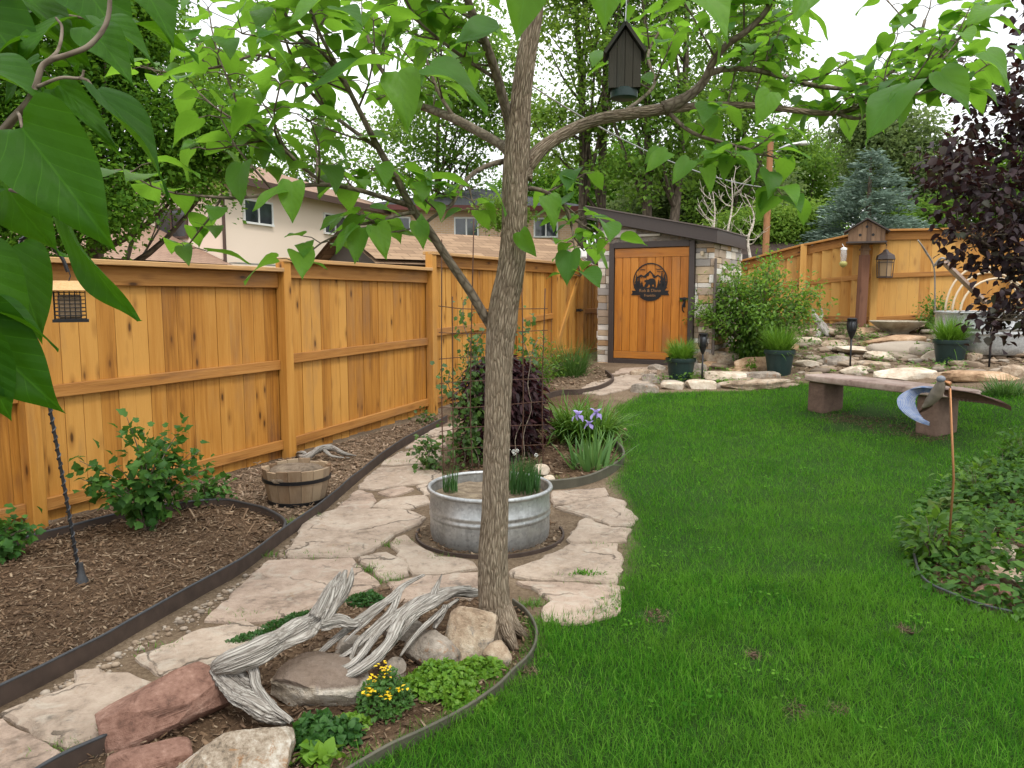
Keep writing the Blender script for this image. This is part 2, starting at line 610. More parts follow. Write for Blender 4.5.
def mat_rock(name, cols, scale=6, bump=.6, rough=.85, fleck=.5, lichen=None, strat=0, cap=None):
    t = NT(name)
    o = t.obj()
    a = t.noise(o, scale, 8, .62, .4)
    b = t.noise(o, scale * 9, 6, .7)
    if strat:
        a = t.math('ADD', t.math('MULTIPLY', a, .6), t.math('MULTIPLY', t.noise(t.scale(o, (2, 2, strat)), 1, 5, .6, .6), .4))
    f = t.math('ADD', a, t.math('MULTIPLY', t.math('SUBTRACT', b, .5), fleck))
    k = len(cols)
    c = t.ramp(f, [(.28 + .44 * i / (k - 1), x) for i, x in enumerate(cols)])
    if lichen:
        l = t.ramp(t.noise(o, scale * 2.3, 6, .7, 1.0), [(.56, 0.0), (.64, 1.0)])
        c = t.mix(t.math('MULTIPLY', l, .8), c, lichen)
    if cap:
        s = t.n('SeparateXYZ', {0: o})
        m_ = t.ramp(t.math('ADD', s.outputs[2], t.math('MULTIPLY', t.math('SUBTRACT', a, .5), .06)), [(cap[1], 0.0), (cap[1] + .012, .9)])
        c = t.mix(m_, c, t.mix(b, cap[0], tuple(x * 2.4 for x in cap[0])))
    h = t.math('ADD', a, t.math('MULTIPLY', b, .35))
    h = t.math('ADD', h, t.math('MULTIPLY', t.noise(o, scale * 30, 3, .6), .12))
    return t.done(t.pbr(c, rough, 0, t.bump(h, bump, .03), .25))

def mat_flag(name, tint=(1, 1, 1)):
    t = NT(name)
    o = t.pos()
    a = t.noise(o, 2.2, 7, .62, .5)
    b = t.noise(o, 22, 6, .7, .3)
    c = t.noise(o, 120, 3, .7)
    base = t.ramp(t.math('ADD', a, t.math('MULTIPLY', t.math('SUBTRACT', b, .5), .5)),
                  [(.28, (.17 * tint[0], .132 * tint[1], .10 * tint[2])), (.43, (.32 * tint[0], .25 * tint[1], .192 * tint[2])), (.57, (.40 * tint[0], .32 * tint[1], .25 * tint[2])),
                   (.78, (.48 * tint[0], .405 * tint[1], .325 * tint[2]))])
    pale = t.ramp(t.noise(o, 7, 5, .6, 1.5), [(.54, 0.0), (.66, .55)])
    base = t.mix(pale, base, (.43, .38, .31))
    iron = t.ramp(t.noise(t.scale(o, (1, 1, 1), (4, 9, 2)), 4.5, 6, .7, 2.0), [(.60, 0.0), (.70, .5)])
    base = t.mix(iron, base, (.27, .17, .095))
    dark = t.ramp(t.noise(o, 11, 6, .75), [(.30, .6), (.42, 0.0)])
    base = t.mix(dark, base, (.12, .105, .09))
    ck = t.n('TexVoronoi', {'Vector': t.n('VectorMath', {0: o, 1: t.n('VectorMath', {0: t.n('TexNoise', {'Vector': o, 'Scale': 6.0, 'Detail': 4.0}).outputs['Color'], 'Scale': .25}, operation='SCALE').outputs[0]}, operation='ADD').outputs[0], 'Scale': 1.7}, feature='DISTANCE_TO_EDGE').outputs['Distance']
    ckm = t.math('MULTIPLY', t.ramp(ck, [(.004, 1.0), (.014, 0.0)]), t.ramp(t.noise(o, 1.9, 2), [(.46, 0.0), (.56, 1.0)]))
    base = t.mix(t.math('MULTIPLY', ckm, .8), base, (.10, .08, .06))
    ledge = t.math('SNAP', t.noise(o, 3.1, 4, .55, .8), .09)
    h = t.math('ADD', t.math('MULTIPLY', ledge, 1.6), t.math('ADD', t.math('MULTIPLY', b, .55), t.math('MULTIPLY', c, .2)))
    h = t.math('SUBTRACT', h, t.math('MULTIPLY', ckm, .5))
    return t.done(t.pbr(base, .9, 0, t.bump(h, .9, .025), .15))

def mat_metal_galv(name, col=(.46, .47, .47)):
    t = NT(name)
    o = t.obj()
    v = t.n('TexVoronoi', {'Vector': o, 'Scale': 55}).outputs['Color']
    s = t.n('SeparateColor', {0: v}).outputs[0]
    n = t.noise(t.scale(o, (3, 3, 9)), 1, 6, .65)
    f = t.math('ADD', t.math('MULTIPLY', s, .18), t.math('MULTIPLY', n, .7))
    c = t.ramp(f, [(.2, tuple(x * .5 for x in col)), (.5, col), (.75, tuple(min(1, x * 1.3) for x in col))])
    c = t.mix(t.ramp(t.noise(t.scale(o, (9, 9, 1.2)), 1, 5, .7), [(.5, 0.0), (.75, .6)]), c, (.22, .20, .175))
    r = t.ramp(f, [(.2, .55), (.8, .36)])
    return t.done(t.pbr(c, r, .82, t.bump(n, .05, .01), .5))

def mat_shingle(name, cols, sx=3.2, sy=7.0):
    t = NT(name)
    g = t.attr('gc')
    b = t.n('TexBrick', {'Vector': g, 'Color1': cols[0], 'Color2': cols[1], 'Mortar': tuple(x * .35 for x in cols[0]), 'Scale': 1.0,
                         'Mortar Size': .008, 'Brick Width': 1 / sx, 'Row Height': 1 / sy, 'Bias': 0.0}, offset=.5)
    n = t.noise(g, 9, 5, .7)
    c = t.mix(t.math('MULTIPLY', n, .7), b.outputs['Color'], cols[2])
    return t.done(t.pbr(c, .9, 0, t.bump(b.outputs['Fac'], .4, .02), .15))

def mat_brick(name, c1, c2, mortar, w=.22, h=.075):
    t = NT(name)
    g = t.attr('gc')
    b = t.n('TexBrick', {'Vector': g, 'Color1': c1, 'Color2': c2, 'Mortar': mortar, 'Scale': 1.0, 'Mortar Size': .009,
                         'Brick Width': w, 'Row Height': h, 'Bias': -.1}, offset=.5)
    n = t.noise(g, 3, 5, .6)
    c = t.mix(t.math('MULTIPLY', n, .4), b.outputs['Color'], tuple(x * .7 for x in c1))
    return t.done(t.pbr(c, .9, 0, t.bump(b.outputs['Fac'], -.3, .01), .2))

def mat_island(name, cols, rough=.85, bump=.5, scale=14, noise_amt=.35, interp='LINEAR'):
    """one tone per loose piece, with grain over it"""
    t = NT(name)
    o = t.pos()
    n = t.noise(o, scale, 6, .7)
    c = t.ramp(t.rnd(), [(i / (len(cols) - 1), k) for i, k in enumerate(cols)], interp)
    c = t.mix(t.math('MULTIPLY', n, noise_amt), c, tuple(x * .35 for x in cols[0]))
    return t.done(t.pbr(c, rough, 0, t.bump(n, bump, .015), .2))

M = {}
M['fence'] = mat_wood('stained_cedar', (.54, .272, .062), (.41, .178, .030), (.17, .060, .010), rough=.5, var=.34, knots=.08)
M['fence_rail'] = mat_wood('stained_cedar_rail', (.49, .24, .066), (.35, .152, .034), (.14, .052, .012), rough=.6, var=.2, knots=.085)
M['fence_cap'] = mat_wood('weathered_cedar_cap', (.55, .34, .15), (.44, .24, .09), (.24, .11, .04), rough=.6)
M['rear_fence'] = mat_wood('pale_cedar', (.60, .33, .088), (.46, .215, .046), (.30, .11, .022), rough=.55, var=.46, knots=.07)
M['door'] = mat_wood('varnished_door', (.58, .245, .045), (.45, .165, .026), (.26, .08, .012), rough=.36, knots=.03, var=.16)
M['old_wood'] = mat_wood('weathered_barrel', (.34, .25, .16), (.19, .115, .062), (.07, .034, .015), rough=.85, var=.5, knots=.03)
M['post_wood'] = mat_wood('dark_red_post', (.20, .095, .055), (.135, .058, .034), (.06, .025, .016), rough=.75)
M['rustic'] = mat_wood('rustic_planks', (.24, .145, .085), (.13, .075, .045), (.06, .038, .028), rough=.85, var=.4)
M['green_wood'] = mat_wood('mossy_planks', (.040, .036, .026), (.016, .027, .024), (.008, .014, .013), rough=.85, var=.5, knots=.04)
M['drift'] = mat_bark('silvered_driftwood', (.46, .43, .385), (.32, .29, .255), (.10, .08, .062), (52, 52, 2.4), 1.0, .014)
M['bark'] = mat_bark('furrowed_bark', (.33, .265, .195), (.205, .155, .108), (.060, .042, .030), (62, 62, 9.5), 1.0, .012)
M['twig'] = mat_bark('smooth_bark', (.20, .165, .125), (.125, .098, .072), (.06, .046, .034), (30, 30, 14), .4, .004)
M['far_bark'] = mat_bark('far_bark', (.15, .12, .09), (.09, .07, .052), (.04, .03, .022), (6, 6, 2), .6, .03)
M['pale_bark'] = mat_bark('pale_bark', (.66, .60, .52), (.48, .42, .35), (.18, .14, .10), (6, 6, 9), .3, .01)
M['pole'] = mat_wood('utility_pole', (.40, .20, .09), (.29, .135, .058), (.14, .06, .025), rough=.8)
M['trim'] = mat_plain('dark_brown_trim', (.055, .042, .038), .5, var=.2)
M['black'] = mat_plain('black_metal', (.016, .016, .018), .45, .3, var=.3)
M['charcoal'] = mat_plain('dark_grey_metal', (.06, .063, .068), .5, .5, var=.3)
M['rust'] = mat_plain('rusty_wire', (.085, .042, .026), .85, .2, var=.5, scale=60)
M['edging'] = mat_plain('weathered_edging', (.062, .042, .032), .75, .1, var=.6, scale=12, bump=.2)
M['edging_green'] = mat_plain('greyed_green_edging', (.095, .088, .064), .6, .3, var=.5, scale=9, bump=.2)
M['galv'] = mat_metal_galv('galvanised_steel')
M['copper'] = mat_plain('coppery_rod', (.36, .17, .075), .45, .6, var=.2)
M['pot'] = mat_plain('dark_green_plastic', (.010, .028, .026), .42, var=.25)
M['sandstone_red'] = mat_rock('red_sandstone', [(.095, .050, .036), (.195, .103, .074), (.27, .155, .115), (.37, .245, .19)], 4.5, .9, fleck=.7, strat=22)
M['bench_stone'] = mat_rock('mauve_sandstone', [(.19, .125, .10), (.32, .23, .19), (.41, .315, .265), (.50, .40, .345)], 3.0, .4, fleck=.4)
M['bench_leg'] = mat_rock('brown_sandstone', [(.075, .047, .036), (.135, .085, .064), (.20, .13, .097)], 4.0, .4, fleck=.4)
M['rock_tan'] = mat_rock('tan_boulder', [(.12, .085, .06), (.30, .215, .145), (.44, .35, .255), (.56, .49, .40)], 4.2, .8, lichen=(.16, .15, .135))
M['rock_capped'] = mat_rock('brown_topped_boulder', [(.20, .155, .11), (.40, .33, .25), (.52, .46, .38), (.62, .57, .50)], 4.6, .9, lichen=(.30, .27, .24), cap=((.085, .06, .045), .058))
M['rock_grey'] = mat_rock('grey_boulder', [(.09, .078, .066), (.22, .185, .15), (.33, .285, .235), (.45, .40, .34)], 4.5, .8, lichen=(.26, .14, .07))
M['rock_lichen'] = mat_rock('lichened_boulder', [(.10, .08, .062), (.27, .21, .15), (.42, .355, .28), (.58, .54, .47)], 6.5, 1.0, fleck=.8, lichen=(.30, .155, .065))
M['rock_pale'] = mat_rock('pale_ledge_stone', [(.22, .165, .115), (.46, .37, .275), (.58, .50, .40), (.68, .62, .53)], 3.0, .6)
M['rock_orange'] = mat_rock('orange_ledge_stone', [(.15, .085, .05), (.32, .20, .115), (.46, .31, .19), (.56, .43, .31)], 3.0, .6)
M['flag'] = mat_flag('flagstone')
M['flag_pink'] = mat_flag('pinkish_flagstone', (1.02, .98, .98))
M['ledger'] = mat_island('ledger_stone', [(.36, .28, .205), (.66, .61, .55), (.40, .29, .19), (.78, .74, .68), (.45, .285, .155), (.34, .31, .285), (.64, .57, .48), (.40, .31, .235), (.72, .68, .62), (.54, .41, .28), (.5, .46, .42)], .85, .6, 14, .18, 'CONSTANT')
M['stucco'] = mat_plain('pinkish_stucco', (.80, .66, .54), .92, var=.07, bump=.15, scale=60)
M['stucco_trim'] = mat_plain('brown_house_trim', (.085, .05, .038), .7)
M['white'] = mat_plain('white_paint', (.78, .78, .76), .5, var=.04)
M['cream'] = mat_plain('cream_pipe', (.52, .42, .29), .5, var=.12)
M['roof_pink'] = mat_shingle('pinkish_shingles', ((.40, .265, .19), (.31, .20, .145), (.22, .14, .10)))
M['roof_tan'] = mat_shingle('tan_shingles', ((.40, .27, .165), (.24, .155, .095), (.15, .095, .06)), 2.6, 6.0)
M['roof_grey'] = mat_shingle('grey_shingles', ((.10, .105, .115), (.075, .078, .085), (.05, .05, .055)))
M['roof_dark'] = mat_shingle('dark_brown_shingles', ((.085, .058, .048), (.06, .042, .036), (.04, .03, .026)))
M['brick'] = mat_brick('orange_brick', (.70, .47, .30), (.60, .37, .22), (.68, .58, .47))
M['gable_grey'] = mat_plain('grey_gable_boards', (.13, .105, .092), .8, var=.2)
M['red_gutter'] = mat_plain('dark_red_gutter', (.11, .028, .022), .5)
M['birdbath'] = mat_rock('mottled_concrete', [(.18, .15, .11), (.34, .30, .225), (.44, .40, .32)], 6, .4)
M['bird_grey'] = mat_plain('bird_body', (.15, .125, .095), .6, var=.4, scale=40)
M['bird_head'] = mat_plain('bird_head_slate', (.17, .18, .21), .5, var=.25)
M['amber'] = mat_plain('amber_jar', (.30, .20, .11), .3)
M['soil'] = mat_rock('potting_soil', [(.10, .07, .045), (.22, .165, .11), (.34, .27, .18)], 14, .8)
M['barrel_soil'] = mat_rock('straw_and_soil', [(.09, .065, .045), (.20, .15, .105), (.30, .24, .17)], 14, .8)

def mat_glass():
    t = NT('window_glass')
    n = t.noise(t.obj(), 1.3, 2)
    c = t.ramp(n, [(.35, (.02, .026, .03)), (.65, (.055, .07, .08))])
    return t.done(t.pbr(c, .06, 0, None, .9))
M['glass'] = mat_glass()

def mat_clear():
    t = NT('clear_tube')
    g = t.n('BsdfTransparent', {'Color': (.92, .93, .93)}).outputs[0]
    p = t.pbr((.8, .8, .8), .08, 0, None, .6)
    return t.done(t.n('MixShader', {0: .25, 1: g, 2: p}).outputs[0])
M['clear'] = mat_clear()

def mat_feather(name, pale, deep):
    t = NT(name)
    g = t.attr('gc')
    s = t.n('SeparateXYZ', {0: g})
    w = t.math('SINE', t.math('ADD', t.math('MULTIPLY', s.outputs[0], 90.0), t.math('MULTIPLY', s.outputs[1], 700.0)))
    n = t.noise(g, 40, 4)
    f = t.math('ADD', t.math('MULTIPLY', w, .22), n)
    bars = t.ramp(f, [(.35, deep), (.65, pale)])
    return t.done(t.pbr(bars, .5, .2, None, .4))
M['wing_blue'] = mat_feather('blue_painted_feathers', (.21, .23, .28), (.055, .10, .22))
M['wing_dark'] = mat_feather('dark_brown_feathers', (.10, .052, .036), (.045, .024, .018))

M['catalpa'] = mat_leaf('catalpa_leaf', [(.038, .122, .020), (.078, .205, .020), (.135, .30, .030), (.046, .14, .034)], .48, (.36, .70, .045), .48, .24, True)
M['catalpa_near'] = mat_leaf('catalpa_leaf_shaded', [(.014, .062, .003), (.024, .088, .004), (.044, .135, .007)], .36, (.14, .36, .008), .5, .10, True)  # darker copy of the catalpa leaf, shade put into its colours
M['purple'] = mat_leaf('purple_leaf', [(.014, .009, .011), (.026, .015, .018), (.056, .034, .038), (.028, .036, .014)], .2, (.12, .035, .025), .5, .18)
M['maple_purple'] = mat_leaf('weeping_purple_leaf', [(.018, .008, .010), (.034, .014, .017), (.075, .032, .035)], .2, (.18, .03, .03), .5, .2)
M['lf_dark'] = mat_leaf('dark_tree_leaf', [(.042, .115, .014), (.082, .19, .022), (.15, .29, .034)], .42, (.28, .54, .035), .6, .08)
M['lf_mid'] = mat_leaf('tree_leaf', [(.056, .125, .018), (.10, .20, .030), (.16, .28, .045)], .45, (.32, .52, .06), .6, .1)
M['lf_light'] = mat_leaf('light_tree_leaf', [(.10, .195, .030), (.155, .27, .042), (.22, .34, .06)], .48, (.42, .62, .08), .6, .1)
M['lf_grey'] = mat_leaf('greyish_tree_leaf', [(.08, .125, .046), (.13, .185, .066), (.19, .25, .095)], .42, (.32, .44, .11), .6, .1)
M['spruce'] = mat_leaf('blue_spruce_needle', [(.13, .20, .145), (.24, .325, .25), (.36, .45, .37)], .2, (.34, .48, .40), .7, .1)
M['shrub'] = mat_leaf('shrub_leaf', [(.042, .105, .012), (.075, .17, .018), (.14, .265, .028)], .4, (.25, .45, .04), .45)
M['shrub_tip'] = mat_leaf('shrub_new_leaf', [(.09, .20, .022), (.15, .29, .035), (.20, .35, .05)], .45, (.34, .55, .05), .45)
M['currant'] = mat_leaf('currant_leaf', [(.026, .09, .016), (.046, .135, .022), (.085, .195, .034)], .32, (.18, .36, .04), .5, .2)
M['vine'] = mat_leaf('vine_leaf', [(.035, .085, .018), (.06, .13, .026), (.10, .185, .04)], .35, (.2, .36, .05), .45)
M['cover'] = mat_leaf('ground_cover_leaf', [(.026, .080, .012), (.046, .12, .016), (.080, .175, .024)], .32, (.18, .34, .03), .5, .2)
M['lime'] = mat_leaf('lime_leaf', [(.09, .22, .018), (.14, .29, .024), (.19, .34, .035)], .35, (.34, .52, .05), .5)
M['moss'] = mat_leaf('moss_leaf', [(.020, .075, .014), (.034, .11, .018), (.05, .14, .022)], .25, (.12, .25, .03), .55)
M['sedum'] = mat_leaf('sedum_leaf', [(.035, .10, .016), (.055, .14, .024), (.08, .18, .03)], .25, (.2, .35, .05), .5)
M['chive'] = mat_leaf('chive_leaf', [(.030, .095, .026), (.045, .13, .032), (.075, .18, .045)], .25, (.15, .3, .05), .45)
M['iris_leaf'] = mat_leaf('iris_leaf', [(.07, .17, .045), (.11, .235, .055), (.155, .29, .075)], .3, (.25, .42, .1), .4)
M['lily_leaf'] = mat_leaf('daylily_leaf', [(.06, .155, .018), (.10, .22, .026), (.155, .29, .036)], .3, (.25, .42, .05), .42)
M['pot_grass'] = mat_leaf('pot_grass_leaf', [(.07, .18, .014), (.11, .25, .020), (.16, .32, .03)], .3, (.28, .48, .04), .45)
M['tall_grass'] = mat_leaf('meadow_grass_leaf', [(.045, .125, .022), (.07, .165, .03), (.10, .21, .045)], .3, (.2, .36, .06), .5)
M['grass'] = mat_leaf('lawn_blade', [(.014, .072, .007), (.036, .150, .011), (.080, .245, .018), (.165, .35, .042)], .36, (.20, .55, .026), .6, .05, False, (.125, .25, .026))
M['straw'] = mat_leaf('dry_blade', [(.20, .17, .08), (.30, .26, .13)], .2, (.3, .26, .12), .6)
M['yellow'] = mat_leaf('yellow_petal', [(.78, .50, .008), (.86, .60, .015)], .2, (.9, .6, .03), .5)
M['violet'] = mat_leaf('violet_petal', [(.36, .28, .62), (.48, .41, .76), (.56, .50, .82)], .35, (.5, .4, .8), .5)
M['petal_white'] = mat_leaf('white_petal', [(.70, .70, .64), (.8, .8, .75)], .2, (.8, .8, .7), .5)
M['chips'] = mat_island('wood_chips', [(.075, .046, .028), (.16, .098, .056), (.25, .165, .10), (.115, .07, .04), (.40, .30, .20), (.10, .06, .036), (.21, .14, .09)], .9, .2, 30, .3)
M['chips_pale'] = mat_island('pale_wood_chips', [(.15, .10, .066), (.24, .165, .105), (.34, .24, .155), (.20, .13, .085), (.46, .35, .25)], .9, .2, 30, .3)
M['pebble'] = mat_island('pebbles', [(.20, .14, .09), (.38, .30, .22), (.27, .20, .14), (.44, .38, .31), (.15, .11, .08)], .8, .2, 30, .3)
# ------------------------------------------------------------------ outlines on the ground
def gp(pixels, h=0.0):
    out = []
    for u, v in pixels:
        p = P(u, v, h); out.append((p.x, p.y))
    return out

LAWN = gp([(350, 768), (400, 748), (440, 727), (480, 703), (515, 675), (533, 654), (541, 635), (541, 622), (590, 616), (618, 596), (628, 560), (634, 528), (628, 502), (612, 484),
           (623, 466), (625, 448), (614, 426), (616, 408), (645, 394), (690, 392), (750, 391), (800, 384), (850, 383), (900, 386), (950, 387), (1024, 396)])
LAWN += [(9.6, 8.8), (9.6, 5.2), (5.2, 5.6), (4.6, 6.3)]
LAWN += gp([(1024, 462), (975, 480), (930, 520), (914, 548), (921, 578), (951, 597), (982, 609), (1024, 619)]) + [(3.3, 3.3), (3.6, 1.0), (2.5, 0.2), (0.2, 0.2), (-0.25, 1.2)]
BED_LEFT = [(-4.6, 2.2), (-3.35, 4.8), (-2.15, 7.25), (-1.0, 9.5), (-0.62, 9.4)] + gp([(425, 430), (391, 449), (357, 476), (322, 505), (286, 531), (242, 565), (200, 588), (150, 618), (100, 650), (40, 684), (0, 706)]) + [(-2.5, 2.0)]
PALE = gp([(217, 499), (249, 503), (278, 514), (286, 526), (322, 505), (357, 476), (391, 449), (440, 424), (440, 418)]) + [(-0.9, 9.6), (-2.10, 7.3), (-2.6, 6.35)]
BED_TREE = gp([(75, 768), (110, 735), (190, 690), (240, 650), (310, 612), (380, 590), (478, 590), (513, 602), (530, 615), (535, 635), (528, 655), (497, 687), (440, 722), (400, 742), (350, 765), (330, 790)])
BED_IRIS = gp([(440, 480), (455, 445), (470, 415), (500, 395), (555, 388), (600, 400), (625, 430), (622, 460), (600, 476), (560, 486), (500, 470)])
BED_RIGHT = gp([(1024, 462), (975, 480), (930, 520), (914, 548), (921, 578), (951, 597), (982, 609), (1024, 619)]) + [(3.4, 3.6), (4.6, 4.6), (4.7, 6.2)]

xs = np.concatenate([[-420, -200, -100, -50, -28, -18, -12, -9], np.arange(-7, 11.01, .09), [13, 18, 28, 50, 100, 200, 420]])
ys = np.concatenate([[-300, -100, -40, -15, -6, -2], np.arange(-.8, 18.01, .09), [20, 24, 32, 50, 90, 160, 320, 700]])
GX, GY = np.meshgrid(xs, ys)
GZ = H(GX, GY)
_ins = in_poly(LAWN, GX, GY); _d = seg_dist(LAWN, GX, GY, True)
# rooted turf stands a little proud of the beds
V = np.stack([GX, GY, GZ], -1).reshape(-1, 3)
ny, nx = GX.shape
ii = np.arange(ny * nx).reshape(ny, nx)
Q = np.stack([ii[:-1, :-1], ii[:-1, 1:], ii[1:, 1:], ii[1:, :-1]], -1).reshape(-1, 4)

def zone(poly, w=.05):
    i = in_poly(poly, GX, GY); d = seg_dist(poly, GX, GY, True)
    return np.clip(np.where(i, d, -d) / w * .5 + .5, 0, 1)

def mat_ground():
    t = NT('garden_soil')
    p = t.pos()
    z = t.n('Attribute', attribute_name='zone').outputs['Color']
    s = t.n('SeparateColor', {0: z})
    n1 = t.noise(p, 3, 6, .65); n2 = t.noise(p, 45, 5, .7); n3 = t.noise(p, 160, 3, .7)
    f = t.math('ADD', t.math('MULTIPLY', n2, .6), t.math('MULTIPLY', n1, .4))
    soil = t.ramp(f, [(.32, (.075, .050, .032)), (.5, (.16, .115, .075)), (.66, (.27, .205, .14))])
    dark = t.ramp(f, [(.32, (.045, .028, .017)), (.5, (.10, .062, .037)), (.68, (.18, .12, .072))])
    turf = t.ramp(f, [(.3, (.012, .028, .006)), (.5, (.024, .058, .009)), (.7, (.036, .085, .012))])
    far = t.ramp(n1, [(.3, (.05, .075, .025)), (.7, (.11, .12, .05))])
    c = t.mix(s.outputs[1], soil, dark)
    c = t.mix(s.outputs[0], c, turf)
    c = t.mix(s.outputs[2], c, far)
    return t.done(t.pbr(c, .95, 0, t.bump(t.math('ADD', n2, t.math('MULTIPLY', n3, .5)), .7, .02), .1))

g = np_obj('ground', V, Q, mat_ground(), smooth=True)
tag(g, kind='structure')
zl = zone(LAWN); zd = np.maximum.reduce([zone(BED_LEFT), zone(BED_TREE), zone(BED_IRIS), zone(BED_RIGHT)])
zd = zd * (1 - zone(PALE))
zf = ((GX < -8) | (GX > 11.5) | (GY > 18) | (GY < -1)).astype(float)
zc = np.stack([zl, zd, zf, np.ones_like(zl)], -1).reshape(-1, 4)
ca = g.data.attributes.new('zone', 'FLOAT_COLOR', 'POINT')
ca.data.foreach_set('color', zc.astype('f').ravel())

# ------------------------------------------------------------------ lawn
M['chips_dark'] = mat_island('dark_soil_crumbs', [(.05, .034, .022), (.10, .068, .042), (.16, .11, .07), (.07, .046, .03)], .95, .2, 30, .3)
BARE = [(P(u, v), r) for u, v, r in ((755, 656, .045), (797, 712, .055), (840, 710, .045), (905, 630, .05), (657, 618, .08), (530, 672, .04), (880, 424, .42), (842, 418, .3), (925, 436, .25))]
def grass_points(rng, y0, y1, dens):
    x0, x1 = -.6, 9.6
    n = int((x1 - x0) * (y1 - y0) * dens)
    X = rng.uniform(x0, x1, n); Y = rng.uniform(y0, y1, n)
    keep = (np.abs(X) < Y * .8 + 1.4)
    X, Y = X[keep], Y[keep]
    ins = in_poly(LAWN, X, Y)
    d = seg_dist(LAWN, X, Y, True)
    k = ins | ((d < .05) & (rng.random(len(X)) < .3))
    for p, r in BARE:
        dd = np.hypot((X - p.x), (Y - p.y) * .8) * (1 + .45 * np.sin(np.arctan2(Y - p.y, X - p.x) * 3 + p.x * 40))
        k &= ~((dd < r * (0.75 + .5 * rng.random(len(X)))) & (rng.random(len(X)) < .86))
    # thin patches
    pn = np.sin(X * 5.1 + np.sin(Y * 3.7) * 1.4) * np.sin(Y * 4.3 + np.sin(X * 2.9))
    k &= rng.random(len(X)) < (.82 + .18 * pn)
    return X[k], Y[k]

def make_grass():
    rng = np.random.default_rng(5)
    parts = []
    for y0, y1, dens, hgt, wid, ns in ((.6, 2.9, 17500, .048, .0030, 2), (2.9, 4.2, 13500, .046, .0036, 2), (4.2, 5.6, 9000, .041, .0046, 1), (5.6, 7.8, 5600, .040, .0066, 1), (7.8, 11.6, 4300, .040, .010, 1)):
        X, Y = grass_points(rng, y0, y1, dens)
        n = len(X)
        lump = .72 + .42 * (np.sin(X * 7.3 + Y * 2.1) * np.sin(Y * 6.1 - X * 1.7) * .5 + .5) + .28 * (np.sin(X * 23 + np.sin(Y * 9) * 2) * np.sin(Y * 19 + np.sin(X * 11)) * .5 + .5)
        L = hgt * rng.uniform(.5, 1.5, n) * lump * np.where(rng.random(n) < .04, 1.5, 1.0)
        az = rng.uniform(0, 2 * PI, n)
        tilt = np.abs(rng.normal(0, .62, n))
        d = np.stack([np.cos(az) * np.sin(tilt), np.sin(az) * np.sin(tilt), np.cos(tilt)], -1)
        base = np.stack([X, Y, H(X, Y) - .003], -1)
        parts.append(blades(rng, base, d, L, wid * rng.uniform(.7, 1.3, n), rng.uniform(.1, 1.5, n), ns))
    V, Q = join_arrays(parts)
    print('grass blades verts', len(V))
    return np_obj('lawn_grass', V, Q, M['grass'], smooth=True)
tag(make_grass(), kind='stuff')

def dry_grass():
    rng = np.random.default_rng(15)
    X, Y = [], []
    for p, r in BARE:
        n = int(90 * r / .1)
        a = rng.uniform(0, 2 * PI, n); q = r * np.sqrt(rng.random(n)) * 1.15
        X.append(p.x + q * np.cos(a)); Y.append(p.y + q * np.sin(a))
    X, Y = np.concatenate(X), np.concatenate(Y)
    n = len(X)
    az = rng.uniform(0, 2 * PI, n); t = rng.uniform(.5, 1.4, n)
    d = np.stack([np.cos(az) * np.sin(t), np.sin(az) * np.sin(t), np.cos(t)], -1)
    V, Q = blades(rng, np.stack([X, Y, H(X, Y)], -1), d, rng.uniform(.02, .05, n), .003, rng.uniform(0, .5, n), 1)
    tag(np_obj('dry_grass', V, Q, M['straw']), kind='stuff')
    X, Y = [], []
    for p, r in BARE:
        m = int(min(900, 16000 * r * r)) + 30
        a = rng.uniform(0, 2 * PI, m); q = r * .8 * np.sqrt(rng.random(m)) * (1 + .3 * np.sin(a * 3 + p.x * 40))
        X.append(p.x + q * np.cos(a)); Y.append(p.y + q * np.sin(a) / .8)
    X, Y = np.concatenate(X), np.concatenate(Y)
    V, Q = chip_mesh(rng, X, Y, .012, .006)
    tag(np_obj('bare_soil_crumbs', V, Q, M['chips_dark']), kind='stuff')

def lawn_weeds():
    rng = np.random.default_rng(61)
    C = []
    while len(C) < 120:
        y = rng.uniform(1.7, 8); x = rng.uniform(-.3, 4.5)
        if in_poly(LAWN, np.array([x]), np.array([y]))[0] and abs(x) < y * .7: C.append((x, y))
    C = np.repeat(np.array(C), 9, 0)
    P2 = C + rng.normal(0, .035, C.shape)
    n = len(P2); az = rng.uniform(0, 2 * PI, n)
    pos = np.stack([P2[:, 0], P2[:, 1], H(P2[:, 0], P2[:, 1]) + rng.uniform(.02, .042, n)], -1)
    V, Q = leaf_array(leaf_template(oval, 3, 2, .3, .2), pos, np.stack([np.cos(az), np.sin(az), rng.uniform(-.2, .4, n)], -1), np.array([0, 0, 1.0]) + rng.normal(0, .3, (n, 3)), rng.uniform(.012, .024, n), 1.3)
    tag(np_obj('lawn_weeds', V, Q, M['grass'], smooth=True), kind='stuff')
lawn_weeds()

# ------------------------------------------------------------------ wood chips, pebbles
def scatter(rng, poly, dens, lo, hi, avoid=()):
    a = np.array(poly)
    x0, y0 = a.min(0); x1, y1 = a.max(0)
    n = int((x1 - x0) * (y1 - y0) * dens)
    X = rng.uniform(x0, x1, n); Y = rng.uniform(y0, y1, n)
    k = in_poly(poly, X, Y) & (Y > lo) & (Y < hi) & (np.abs(X) < Y * .8 + .6)
    for q in avoid: k &= ~in_poly(q, X, Y)
    return X[k], Y[k]

